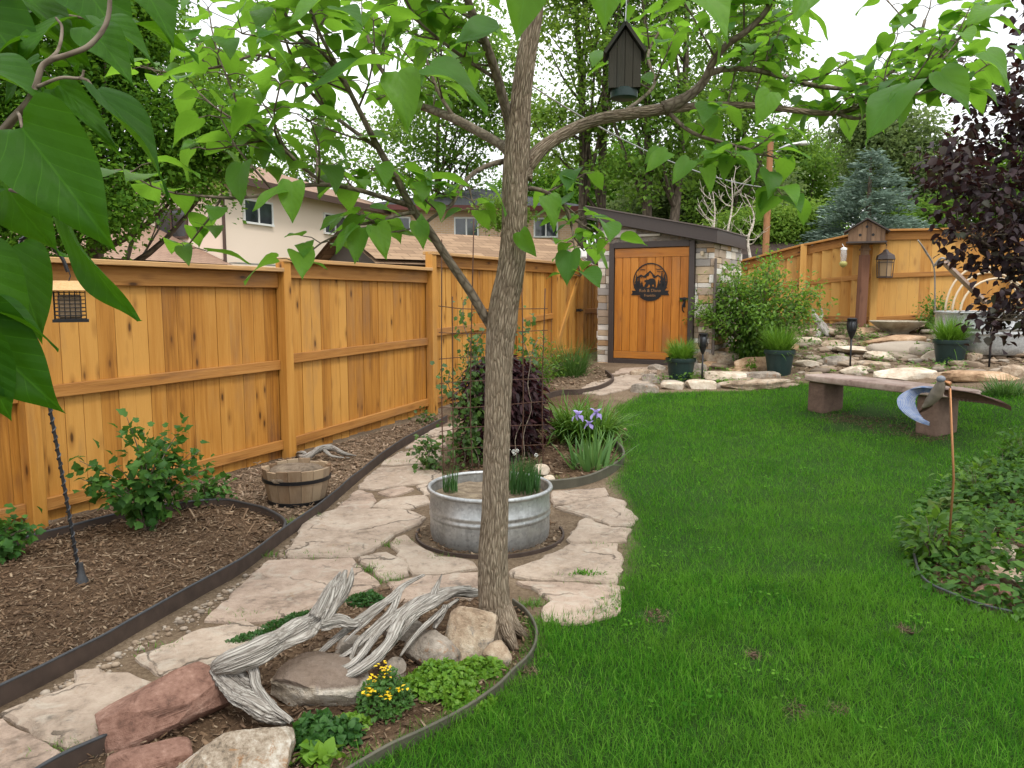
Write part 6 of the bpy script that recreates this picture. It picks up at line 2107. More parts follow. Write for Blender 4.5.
# chives and onions in the tank
def chives(u, v, z, n, label, seed, rad, flowers=True, hh=.22):
    p = at(u, v, 5.0); p.z = z
    root = empty('chive_clump', p, 0, label, 'plant')
    rng = np.random.default_rng(seed)
    q = rad * np.sqrt(rng.random(n)); a = rng.uniform(0, 2 * PI, n)
    B = np.stack([q * np.cos(a), q * np.sin(a), np.full(n, -.01)], -1)
    t = np.abs(rng.normal(0, .13, n)); az = rng.uniform(0, 2 * PI, n)
    d = np.stack([np.cos(az) * np.sin(t), np.sin(az) * np.sin(t), np.cos(t)], -1)
    V, Q = blades(rng, B, d, hh * rng.uniform(.6, 1.1, n), .0072, rng.uniform(0, .5, n), 4)
    np_obj('leaves', V, Q, M['chive'], root, True)
    if flowers:
        V0, F0 = ico(1); mb = MB(seed)
        for i in range(5):
            mb = MB(seed + i)
            x, y, z_ = rng.uniform(-rad, rad), rng.uniform(-rad, rad) * .6, hh * rng.uniform(.95, 1.2)
            for k in range(16):
                o = unit(rng.normal(size=3)) * .011
                mb.add([Vector((x, y, z_)) + Vector(o) + Vector(v_) * .0035 for v_ in V0], [tuple(f) for f in F0])
            mb.build('flower', M['petal_white'], root, True)
# ------------------------------------------------------------------ round steel tank with chives
def stock_tank(name, label, c, Rd, hh, soil_mat, drop=.05):
    root = empty(name, c, 0, label, 'planter')
    mb = MB(1)
    pr = [(Rd * .96, 0.0), (Rd * .97, .01), (Rd * .985, hh * .16), (Rd * .985, hh * .44)]
    for z in (.46, .58):
        pr += [(Rd * .985, hh * z), (Rd * .998, hh * (z + .025)), (Rd * .998, hh * (z + .06)), (Rd * .985, hh * (z + .085))]
    pr += [(Rd * .985, hh * .93), (Rd * .985, hh * .97)]
    pr += [(Rd * .985 - .006, hh * .97), (Rd * .95, .02)]
    mb.lathe(pr, n=96)
    mb.build('tank_wall', M['galv'], root, True, 40)
    mb = MB(2)
    k = 96
    mb.tube([(Rd * 1.0 * math.cos(2 * PI * i / k), Rd * math.sin(2 * PI * i / k), hh) for i in range(k + 1)], .0145, 10, cap=False)
    mb.build('rolled_rim', M['galv'], root, True)
    rng = np.random.default_rng(4)
    vs, fs = [(0, 0, hh - drop + .01)], []
    rings, n = 8, 40
    for i in range(1, rings + 1):
        for j in range(n):
            a = 2 * PI * j / n; q = Rd * .965 * i / rings
            vs.append((q * math.cos(a), q * math.sin(a), hh - drop + (.018 * mnoise.noise(Vector((math.cos(a) * q * 9, math.sin(a) * q * 9, 1))) if i < rings else -.01)))
    for j in range(n): fs.append((0, 1 + j, 1 + (j + 1) % n))
    for i in range(rings - 1):
        for j in range(n):
            a, b = 1 + i * n + j, 1 + i * n + (j + 1) % n
            fs.append((a, a + n, b + n, b))
    mb = MB(3); mb.add(vs, fs); mb.build('soil', soil_mat, root, True)
    return root
TF = P(490, 554); TR = px(123, 5.0) / 2
TC = Vector((TF.x - .01, TF.y + TR * .98, 0)); TC.z = h1(TC.x, TC.y)
stock_tank('round_tank', 'low round galvanised steel tank planted with chives behind the trunk', TC, TR, .325, M['soil'])
chives(523, 485, TC.z + .29, 230, 'dense chive clump with white buds on the right side of the tank', 1, .11, True, .24)
chives(450, 490, TC.z + .29, 60, 'small chive clump on the left side of the tank', 2, .05, False, .19)
edging('tank_ring_edging', [(TC.x + (TR + .085) * math.cos(a), TC.y + (TR + .085) * math.sin(a)) for a in np.linspace(-3.3, .25, 26)], .02, 'low dark edging ring set round the foot of the round tank', thick=.012, lip=False)
rock('river_stone', P(541, 476) + Vector((0, 0, .05)), (.075, .06, .055), 3, M['rock_pale'], 'rounded pale stone behind the tank beside the chives', sub=4, planes=3)
rock('river_stone', P(548, 484) + Vector((0, 0, .035)), (.06, .06, .045), 4, M['rock_pale'], 'smaller pale stone between the tank rim and the iris edging', sub=3, planes=3)
rock('river_stone', P(480, 446) + Vector((0, 0, .03)), (.05, .04, .035), 5, M['rock_pale'], 'small white stone under the purple bush left of the trunk', sub=3, planes=3)

# ------------------------------------------------------------------ wire trellis
def trellis():
    b = P(500, 470); root = empty('wire_trellis', b, 0, 'rusty wire mesh trellis standing behind the tank and the trunk', 'trellis')
    mb = MB(1); r = random.Random(3)
    y = 6.55
    us = [443, 452, 472, 497, 522, 545]
    z0 = h1(0, y)
    X = [at(u, 400, y).x for u in us]
    tops = [2.02, 1.55, 2.2, 1.9, 1.75, 1.62]
    for i, (x, t) in enumerate(zip(X, tops)):
        yy = y + i * .05
        mb.tube(smooth_line([(x, yy, z0 - .1), (x + r.uniform(-.02, .02), yy, .7), (x + r.uniform(-.03, .03), yy + r.uniform(-.02, .02), t)], 4), .0048, 6)
    for z in (.24, .42, .62, .82, 1.02, 1.24, 1.46):
        mb.tube(smooth_line([(X[0] - .03, y - .005, z + r.uniform(-.015, .015)), (X[2], y + .1, z + r.uniform(-.02, .02)), (X[5] + .03, y + .255, z + r.uniform(-.02, .02))], 5), .0038, 5)
    mb.v = [(p[0] - b.x, p[1] - b.y, p[2] - b.z) for p in mb.v]
    mb.build('mesh', M['rust'], root, True)
trellis()

# ------------------------------------------------------------------ half barrel
def half_barrel():
    f = P(290, 508); Rt = px(66, 6.1) / 2
    c = Vector((f.x, f.y + Rt * .8, 0)); c.z = h1(c.x, c.y)
    Hh = .265
    root = empty('half_barrel', c, .3, 'weathered wooden half barrel planter with a black hoop by the fence', 'planter')
    n = 17; mb = MB(4); r = random.Random(4)
    for i in range(n):
        a0, a1 = 2 * PI * i / n + .006, 2 * PI * (i + 1) / n - .006
        vs = []
        top = Hh + r.uniform(-.012, .014)
        for z, rr in ((0.0, Rt * .80), (Hh * .55, Rt * .93), (top, Rt * 1.0)):
            for a in (a0, a1):
                vs.append((rr * math.cos(a), rr * math.sin(a), z)); vs.append(((rr - .026) * math.cos(a), (rr - .026) * math.sin(a), z))
        o = r.uniform(0, 30)
        gs = [((v[0]) * .3 + o, v[1] * .3 + o, v[2] + o) for v in vs]
        fs = []
        for k in range(2):
            b = k * 4
            fs += [(b, b + 2, b + 6, b + 4), (b + 3, b + 1, b + 5, b + 7), (b + 1, b, b + 4, b + 5), (b + 2, b + 3, b + 7, b + 6)]
        fs += [(8, 10, 11, 9), (0, 1, 3, 2)]
        mb.add(vs, fs, gs)
    mb.build('staves', M['old_wood'], root)
    for z, rr in ((Hh * .70, .958), (Hh * .06, .822)):
        mb = MB(5)
        mb.lathe([(Rt * rr + .001, z - .013), (Rt * rr + .006, z - .013), (Rt * rr + .010, z + .013), (Rt * rr + .001, z + .013)], n=40)
        mb.build('hoop', M['black'], root, True, 40)
    V, Fc = rock_mesh((Rt * .93, Rt * .93, .08), 3, 3, .12, 4)
    V[:, 2] += Hh * .76
    np_obj('soil', V, Fc, M['barrel_soil'], root, True)
half_barrel()

def driftwood_piece(name, label, strands, mat='drift', seed=1, cat='driftwood', n=56, wob=.36):
    o = strands[0][0][0]
    root = empty(name, (o.x, o.y, h1(o.x, o.y)), 0, label, cat)
    o = Vector(root.location)
    for i, (pts, rad, fl, nm) in enumerate(strands):
        mb = MB(seed + i)
        p = smooth_line([q - o for q in pts], 9); rr = lerp_list(rad, 9)
        p = [q + Vector((mnoise.noise(q * 7 + Vector((i * 5, 0, 0))), mnoise.noise(q * 7 + Vector((0, i * 5, 2))), mnoise.noise(q * 7 + Vector((3, 0, i * 5))))) * min(.012, rr[k] * .3) for k, q in enumerate(p)]
        rr = [q * (1 + .16 * mnoise.noise(p[k] * 11 + Vector((seed * 3.3, i * 2.1, 0)))) for k, q in enumerate(rr)]
        mb.tube(p, rr, n, flat=fl * .82, wob=wob, wobf=(1.4, 2.1, 1.7, 2.5)[i % 4], twist=(1.5, 3.5, -2.0, 2.6)[i % 4], seed=seed * 3 + i, crack=.20, cf=(2.6, 3.4)[i % 2], cs=1.0)
        mb.build(nm, M[mat], root, True)
    return root

# gnarled trunk over the rocks
Q_ = lambda u, v, h: P(u, v, h)
driftwood_piece('driftwood', 'big silver grey gnarled driftwood trunk lying on the rocks, forking upward', [
    ([Q_(216, 668, .16), Q_(232, 662, .19), Q_(258, 652, .20), Q_(285, 640, .20), Q_(308, 626, .22), Q_(324, 612, .26), Q_(336, 594, .32), Q_(346, 570, .40)], [.03, .070, .066, .060, .066, .056, .044, .010], .85, 'trunk'),
    ([Q_(222, 664, .17), Q_(232, 680, .13), Q_(246, 697, .09), Q_(264, 712, .06), Q_(288, 722, .03)], [.045, .056, .054, .046, .016], .75, 'root'),
    ([Q_(246, 656, .19), Q_(254, 672, .15), Q_(258, 688, .12), Q_(272, 706, .08), Q_(292, 722, .05)], [.03, .020, .016, .018, .010], .9, 'root'),
    ([Q_(320, 622, .24), Q_(338, 620, .24), Q_(352, 624, .22), Q_(362, 620, .22)], [.040, .036, .026, .010], .9, 'stub'),
    ([Q_(316, 618, .25), Q_(326, 600, .31), Q_(334, 584, .35), Q_(340, 572, .38)], [.046, .038, .026, .007], .8, 'splinter'),
    ([Q_(322, 612, .27), Q_(341, 598, .31), Q_(350, 582, .36), Q_(352, 568, .40)], [.040, .030, .019, .005], .75, 'splinter'),
], seed=1)
driftwood_piece('driftwood', 'fan of thin silver driftwood branches leaning from the trunk to the pale rock', [
    ([Q_(476, 592, .12), Q_(455, 593, .16), Q_(430, 603, .20), Q_(405, 617, .20), Q_(390, 642, .18), Q_(366, 664, .15), Q_(340, 680, .10)], [.030, .036, .040, .036, .028, .026, .014], .75, 'branch'),
    ([Q_(470, 588, .14), Q_(440, 592, .18), Q_(415, 602, .20), Q_(396, 616, .20), Q_(378, 634, .19), Q_(354, 664, .14), Q_(330, 670, .10)], [.016, .020, .020, .020, .017, .015, .007], .85, 'branch'),
    ([Q_(424, 575, .24), Q_(405, 585, .24), Q_(390, 600, .22), Q_(364, 617, .20), Q_(338, 637, .16), Q_(314, 658, .11)], [.007, .014, .019, .019, .017, .010], .85, 'branch'),
    ([Q_(400, 590, .23), Q_(392, 610, .20), Q_(376, 626, .19), Q_(358, 642, .17), Q_(350, 662, .12)], [.014, .016, .015, .014, .008], .85, 'branch'),
    ([Q_(446, 596, .18), Q_(420, 612, .19), Q_(398, 636, .17), Q_(372, 668, .11)], [.012, .017, .014, .006], .8, 'branch'),
    ([Q_(410, 606, .21), Q_(386, 622, .20), Q_(352, 650, .15), Q_(326, 664, .10)], [.010, .015, .012, .006], .8, 'branch'),
    ([Q_(388, 602, .23), Q_(366, 622, .21), Q_(344, 642, .16)], [.008, .013, .005], .8, 'branch'),
    ([Q_(458, 600, .15), Q_(436, 616, .16), Q_(412, 640, .13), Q_(400, 656, .09)], [.010, .015, .012, .005], .8, 'branch'),
    ([Q_(432, 600, .20), Q_(436, 588, .24), Q_(442, 574, .28)], [.020, .013, .003], .8, 'spur'),
    ([Q_(446, 606, .17), Q_(440, 618, .14), Q_(434, 628, .11)], [.016, .015, .010], .6, 'spur'),
], seed=9, n=36)
driftwood_piece('driftwood', 'bleached driftwood root on the pale chips behind the half barrel', [
    ([P(301, 456, .04), P(308, 458, .06), P(318, 450, .10), P(330, 448, .10), P(342, 453, .07), P(356, 456, .02)], [.035, .05, .042, .034, .024, .008], .8, 'trunk'),
    ([P(296, 454, .02), P(302, 452, .09), P(308, 456, .05)], [.01, .025, .012], .8, 'stub'),
    ([P(324, 450, .09), P(332, 456, .05), P(350, 458, .015)], [.02, .016, .006], .8, 'root')], seed=21, n=14)
driftwood_piece('driftwood', 'weathered grey root leaning at the right side of the big shrub', [
    ([P(829, 337, .0), P(822, 325, .18), P(815, 316, .34), P(812, 309, .46)], [.06, .075, .06, .02], .8, 'trunk'),
    ([P(818, 322, .24), P(822, 314, .36), P(820, 306, .5)], [.04, .03, .01], .8, 'stub'),
    ([P(817, 338, .0), P(820, 326, .16), P(818, 320, .26)], [.04, .045, .03], .8, 'root')], seed=31, n=14)
def log_slice():
    p = P(396, 676, .0)
    root = empty('log_slice', p, 0, 'short grey sawn log standing in front of the driftwood branches', 'log')
    mb = MB(2); mb.tube([(0, 0, -.03), (0, 0, .035), (.005, -.01, .05)], [.040, .042, .040], 18, wob=.08); mb.build('log', M['rock_grey'], root, True, 50)
log_slice()

# ------------------------------------------------------------------ rocks of the tree bed
def poly_rock(name, pix, h0, h1_, seed, mat, label, top=None, jag=.01):
    """angular block: base outline from the photograph, risen h and drawn in a little at the top"""
    return None
rock('sandstone_block', P(168, 728) + Vector((0, .03, .06)), (.235, .112, .092), 2, M['sandstone_red'], 'long red sandstone block at the lower left of the driftwood', rz=.62, tilt=(.05, -.12), planes=7, rough=.022, sub=6, block=.72)
rock('sandstone_block', P(150, 765) + Vector((0, 0, .0)), (.13, .07, .045), 7, M['sandstone_red'], 'lower red sandstone slab peeking out under the red block', rz=.5, planes=6, rough=.025, sub=5, block=.7)
rock('boulder', P(236, 772) + Vector((0, -.02, .03)), (.20, .15, .12), 11, M['rock_lichen'], 'pale lichen stained boulder at the bottom edge, in front of the driftwood', rz=.35, planes=9, rough=.045, sub=6, block=.45)
rock('boulder', P(318, 702) + Vector((0, .06, .03)), (.19, .15, .105), 5, M['rock_capped'], 'wide pale boulder with a brown top beneath the driftwood', rz=.1, planes=8, rough=.05, sub=6, block=.4)
rock('boulder', P(432, 664) + Vector((0, .05, .02)), (.125, .10, .09), 8, M['rock_grey'], 'brownish grey boulder left of the upright rock, under the branches', rz=-.4, planes=8, sub=5, block=.3)
rock('boulder', P(471, 655) + Vector((0, .03, .07)), (.105, .085, .125), 15, M['rock_tan'], 'upright angular boulder leaning beside the trunk foot', rz=.5, tilt=(-.1, .3), planes=7, sub=5, block=.5)
rock('boulder', P(499, 664) + Vector((0, .02, .03)), (.075, .06, .06), 17, M['rock_tan'], 'small tan rock below the trunk inside the ring edging', rz=.2, planes=9, sub=4)
rock('boulder', P(348, 656) + Vector((0, .03, .02)), (.09, .06, .06), 19, M['rock_grey'], 'dark grey stone in the gap between the two driftwoods', planes=9, sub=4)
rock('boulder', P(405, 640) + Vector((0, .04, .02)), (.11, .08, .06), 23, M['rock_grey'], 'dull grey rock half buried behind the fan of branches', planes=9, sub=4)

# ------------------------------------------------------------------ hook pole with bird feeder
def hook_pole():
    b = P(82, 584); y = b.y
    root = empty('shepherd_hook', b, 0, 'black twisted shepherd hook standing in the left mulch bed', 'garden hook')
    pts = [Vector((0, 0, -.1)), at(70, 520, y) - b, at(52, 420, y) - b, at(36, 340, y) - b, at(27, 290, y) - b, at(21, 262, y) - b, at(20, 245, y) - b, at(25, 237, y) - b, at(36, 236, y + .02) - b, at(50, 244, y + .03) - b, at(62, 258, y + .03) - b, at(68, 272, y + .03) - b]
    line = smooth_line(pts, 12)
    mb = MB(1); n = 8
    # square bar, twisted
    mb.tube(line, .0095, 4, twist=0)
    k = 0
    for i in range(0, len(line)):
        pass
    mb.build('rod', M['black'], root)
    m2 = MB(2)
    hel = []
    s = 0
    lower = line[: int(len(line) * .62)]
    for i in range(len(lower) - 1):
        for j in range(6):
            t = j / 6; p = lower[i].lerp(lower[i + 1], t)
            s += (lower[i + 1] - lower[i]).length / 6
            a = s * 130
            hel.append(p + Vector((math.cos(a), math.sin(a), 0)) * .0105)
    m2.tube(hel, .0042, 4)
    m2.build('twist', M['charcoal'], root)
    m3 = MB(3)
    m3.lathe([(.036, -.02), (.033, .02), (.020, .05), (.013, .09), (.012, .12)], n=14)
    m3.build('foot_cover', M['charcoal'], root, True, 40)
    return at(68, 272, y + .03), y
HP, HY = hook_pole()

def cage_feeder():
    root = empty('bird_feeder', HP, .5, 'square wire cage bird feeder with a tan roof on the hook', 'bird feeder')
    s = .072
    mb = MB(1)
    mb.tube([(0, 0, .02), (.01, 0, -.02), (0, 0, -.05)], .003, 5)
    mb.build('hanger', M['black'], root)
    mb = MB(2)
    vs = [(-s * 1.25, -s * 1.25, -.095), (s * 1.25, -s * 1.25, -.095), (s * 1.25, s * 1.25, -.095), (-s * 1.25, s * 1.25, -.095), (-s * 1.25, 0, -.045), (s * 1.25, 0, -.045)]
    mb.add(vs, [(0, 1, 5, 4), (2, 3, 4, 5), (3, 0, 4), (1, 2, 5), (3, 2, 1, 0)])
    mb.build('roof', M['fence_cap'], root)
    mb = MB(3)
    for i in range(7):
        t = -s + 2 * s * i / 6
        for q in (-s, s):
            mb.tube([(t, q, -.10), (t, q, -.245)], .0022, 4); mb.tube([(q, t, -.10), (q, t, -.245)], .0022, 4)
    for j in range(8):
        z = -.105 - .14 * j / 7
        for q in (-s, s):
            mb.tube([(-s, q, z), (s, q, z)], .0022, 4); mb.tube([(q, -s, z), (q, s, z)], .0022, 4)
    mb.build('cage', M['black'], root)
    mb = MB(4); mb.box((0, 0, -.253), (s * 2.3, s * 2.3, .014)); mb.build('tray', M['black'], root)
    mb = MB(5); mb.box((0, 0, -.18), (s * 1.5, s * 1.5, .125), bev=.01); mb.build('seed_block', M['chips'], root)
cage_feeder()

# ------------------------------------------------------------------ birdhouse in the tree
def hanging_birdhouse():
    y = 3.3
    top = at(625, 30, y)
    w = px(31, y); hh = px(62, y)
    root = empty('birdhouse', top, -.1, 'dark mossy plank birdhouse hanging from the catalpa branches', 'birdhouse')
    mb = MB(2)
    a = w / 2 * .97; ze = -px(21, y); zb = ze - px(35, y)
    # front planks with the gable
    for yy in (-a * .8, a * .8 - .012):
        n = 4
        for i in range(n):
            x0, x1 = -a + 2 * a * i / n, -a + 2 * a * (i + 1) / n
            z = lambda x: -abs(x) * (ze / -a) * -1 * 1.0
            zt0, zt1 = -.012 + ze * abs(x0) / a, -.012 + ze * abs(x1) / a
            mb.prism([(x0 + .001, zb), (x1 - .001, zb), (x1 - .001, zt1), (x0 + .001, zt0)], .012, Matrix.Translation((0, yy, 0)))
    mb.box((-a + .006, 0, (ze + zb) / 2 - .005), (.012, a * 1.55, ze - zb - .01)); mb.box((a - .006, 0, (ze + zb) / 2 - .005), (.012, a * 1.55, ze - zb - .01))
    mb.box((0, 0, zb + .01), (2 * a - .03, a * 1.5, .012))
    mb.build('walls', M['green_wood'], root)
    mb = MB(3)
    o = .018
    for s in (-1, 1):
        mb.bar((0, -a * 1.05, 0), (0, a * 1.05, 0), .01, .01)
        p0 = Vector((0, 0, .004)); p1 = Vector((s * (a + o), 0, ze * (a + o) / a + .004))
        d = (p1 - p0); L = d.length; d.normalize(); nn = Vector((-d.z * s, 0, d.x * s)).normalized()
        rot = Matrix((d, Vector((0, 1, 0)), d.cross(Vector((0, 1, 0))))).transposed()
        mb.box((p0 + p1) / 2 + Vector((0, 0, .006)), (L, a * 2.2, .012), rot)
    mb.build('roof', M['green_wood'], root)
    mb = MB(4)
    mb.lathe([(a * .78, 0), (a * .86, .004), (a * .86, px(8, y)), (a * .80, px(9, y))], (0, -.002, zb - px(8, y)), 20)
    mb.build('tin_base', M['pot'], root, True, 40)
    mb = MB(5)
    mb.tube([(0, 0, .012), (.004, 0, .1), (0, 0, .36)], .0028, 5)
    mb.build('hanger', M['galv'], root)
hanging_birdhouse()

# ------------------------------------------------------------------ sandstone bench
def bench():
    pf, pn = P(825, 410), P(936, 432)
    d = (pn - pf); d.z = 0
    L = d.length
    rz = math.atan2(d.y, d.x)
    c = (pf + pn) / 2
    root = empty('stone_bench', (c.x, c.y, h1(c.x, c.y)), rz, 'low red sandstone slab bench on two block legs on the lawn', 'bench')
    top = .435
    V, Fc = rock_mesh((1, 1, 1), 3, 0, .012, 5)
    V = np.sign(V) * np.abs(V) ** .28
    V = V / np.abs(V).max(0)
    for i in range(len(V)):
        q = Vector(V[i]); V[i] *= 1 + .018 * mnoise.noise(q * 2.5) + .008 * mnoise.noise(q * 9)
    W = .46
    slab = np_obj('seat', V * np.array([L / 2 + .27, W / 2, .042]) + [0.08, 0, top - .04], Fc, M['bench_stone'], root, True)
    slab.data.set_sharp_from_angle(angle=R(35))
    for s in (-1, 1):
        gz = h1(*( (pf if s < 0 else pn).xy)) - h1(c.x, c.y)
        hz = (top - .07 - gz) / 2 + .03
        V2, F2 = rock_mesh((1, 1, 1), 5 + s, 0, .01, 4)
        V2 = np.sign(V2) * np.abs(V2) ** .22; V2 = V2 / np.abs(V2).max(0)
        lg = np_obj('leg', V2 * np.array([.125, .17, hz]) + [s * L / 2, 0, gz - .05 + hz], F2, M['bench_leg'], root, True)
        lg.data.set_sharp_from_angle(angle=R(35))
bench()

# ------------------------------------------------------------------ metal bird on a stake
def bird_stake():
    b = P(947, 562); y = b.y
    root = empty('bird_ornament', b, 0, 'metal bird with blue wings perched on a coppery garden stake', 'garden ornament')
    top = at(950, 388, y) - b
    mb = MB(1); mb.tube([(0, 0, -.1), (.008, 0, .5), top], .0066, 8); mb.build('stake', M['copper'], root, True)
    S = y / F
    # body: a teardrop leaning left-back
    B = lambda u, v, dy=0.0: at(u, v, y + dy) - b
    mb = MB(2)
    mb.tube(smooth_line([B(922, 408, .05), B(929, 402, .04), B(936, 394, .02), B(940, 386, 0), B(942, 380, -.01)], 6), lerp_list([.006, .026, .035, .028, .018], 6), 16, wob=.05)
    mb.build('body', M['bird_grey'], root, True)
    mb = MB(3)
    V, Fc = ico(3); V = V * [.024, .024, .020]; hd = B(941, 379, -.01)
    mb.add([tuple(Vector(v) + hd) for v in V], [tuple(f) for f in Fc])
    mb.build('head', M['bird_head'], root, True)
    mb = MB(4)
    mb.tube([B(944, 381, -.02), B(949, 384, -.025), B(951, 388, -.02)], [.008, .006, .002], 8); mb.build('beak', M['copper'], root, True)
    mb = MB(6); mb.tube([B(946, 383, 0), B(950, 384, 0)], .016, 10); mb.build('knob', M['copper'], root, True)
    def wing(lead, trail, name, mat, th=.004):
        A = smooth_line([B(*p) for p in lead], 8); T = smooth_line([B(*p) for p in trail], 8)
        n = len(A); vs, fs, gs = [], [], []
        m = 6; s = 0
        for side in (0, 1):
            s = 0
            for i in range(n):
                if i: s += (A[i] - A[i - 1]).length
                for j in range(m + 1):
                    t = j / m
                    p = A[i].lerp(T[i], t) + Vector((0, 0, 0.018 * math.sin(PI * t)))
                    if j == m: p += (T[i] - A[i]) * (.10 * (i % 2))
                    if side: p = p - Vector((0, .25, 1)).normalized() * th
                    vs.append(p); gs.append((s, t * .1, 0))
        w = m + 1; o = n * w
        for i in range(n - 1):
            for j in range(m):
                a = i * w + j
                fs.append((a, a + 1, a + w + 1, a + w)); fs.append((o + a, o + a + w, o + a + w + 1, o + a + 1))
        for i in range(n - 1):
            for j in (0, m):
                a = i * w + j; fs.append((a, a + w, o + a + w, o + a))
        for j in range(m):
            fs.append((j, j + 1, o + j + 1, o + j)); e = (n - 1) * w
            fs.append((e + j, e + j + 1, o + e + j + 1, o + e + j))
        q = MB(7); q.add(vs, fs, gs); q.build(name, M[mat], root, True, 50)
    wing([(934, 388, .04), (920, 387, .06), (908, 390, .05), (899, 396, .0), (897, 402, -.06), (901, 410, -.12), (915, 420, -.18), (929, 425, -.22)],
         [(932, 392, .06), (922, 392, .09), (916, 396, .08), (914, 402, .02), (915, 407, -.04), (918, 413, -.10), (924, 420, -.17), (930, 425.5, -.22)], 'wing', 'wing_blue')
    wing([(944, 389, .02), (958, 390, .02), (975, 393, -.02), (990, 398, -.08), (1003, 403, -.14), (1011, 409, -.2)],
         [(944, 394, .05), (956, 399, .06), (972, 401, .02), (988, 403, -.05), (1001, 406, -.12), (1011, 410, -.2)], 'wing', 'wing_dark')
    wing([(930, 402, .08), (924, 407, .12), (918, 412, .16)], [(933, 405, .08), (927, 409, .12), (919, 413, .16)], 'tail', 'wing_dark')
bird_stake()

# ------------------------------------------------------------------ potted grass
def pot(u, v, w_px, h_px, label, glabel, seed, gh):
    p = P(u, v)
    w = px(w_px, p.y) / 2; hh = px(h_px, p.y)
    p = p + Vector((0, w * .8, 0)); p.z = h1(p.x, p.y) + .0
    root = empty('plant_pot', p, 0, label, 'plant pot', 'dark green pots on the terrace')
    mb = MB(1)
    mb.lathe([(w * .70, -.03), (w * .72, 0), (w * .90, hh * .80), (w * .90, hh * .82), (w * .985, hh * .83), (w * 1.0, hh * .97), (w * .99, hh), (w * .95, hh), (w * .93, hh * .85), (w * .9, hh * .84)], n=40)
    mb.build('pot', M['pot'], root, True, 35)
    mb = MB(2); mb.lathe([(w * .91, hh * .86), (w * .5, hh * .9), (0.0001, hh * .9)], n=24); mb.build('soil', M['barrel_soil'], root, True)
    tuft('potted_grass', glabel, p + Vector((0, 0, hh * .93)), 620, gh * 1.3, .012, .55, .75, 'pot_grass', seed, w * .6, 'plant', nseg=4)
pot(683, 381.5, 31, 22, 'dark green plastic pot nearest the shed door', 'round grassy plant growing in the pot nearest the shed door', 1, .27)
pot(783, 376.5, 31, 25, 'dark green plastic pot behind the far end of the bench', 'grassy plant spilling from the pot behind the bench end', 2, .34)
pot(957, 365.5, 34, 24, 'dark green plastic pot below the galvanised tank', 'grassy plant in the pot below the galvanised tank', 3, .32)

# ------------------------------------------------------------------ solar torch lights
def torch(u, v, top_v, label, y=None):
    p = P(u, v); y = p.y
    hh = (at(u, top_v, y).z - p.z)
    root = empty('solar_torch', p, 0, label, 'garden light', 'black solar torches on the terrace')
    L = px(21, y) if top_v > 300 else px(24, y)
    mb = MB(1); mb.tube([(0, 0, -.12), (0, 0, hh - L)], .014, 8); mb.build('stake', M['black'], root, True)
    mb = MB(2)
    r = px(4.9, y)
    mb.lathe([(.016, hh - L), (r * .55, hh - L * .82), (r * .85, hh - L * .62)], n=12)
    for k in range(6):
        a = 2 * PI * k / 6
        mb.tube(smooth_line([(r * .8 * math.cos(a), r * .8 * math.sin(a), hh - L * .64), (r * 1.0 * math.cos(a), r * 1.0 * math.sin(a), hh - L * .4), (r * .9 * math.cos(a), r * .9 * math.sin(a), hh - L * .08)], 3), .007, 5)
    mb.lathe([(r * .95, hh - L * .10), (r * .98, hh - L * .02), (r * .6, hh)], n=12)
    mb.build('cage', M['black'], root, True, 40)
    mb = MB(3); mb.lathe([(r * .6, hh - L * .66), (r * .72, hh - L * .4), (r * .66, hh - L * .1)], n=12); mb.build('lens', M['charcoal'], root, True)
torch(702, 382, 333, 'black solar torch light beside the pot nearest the shed')
torch(850, 367, 318, 'black solar torch light behind the bench, left of the birdbath')
torch(989, 367, 307, 'black solar torch light in front of the big galvanised tank')

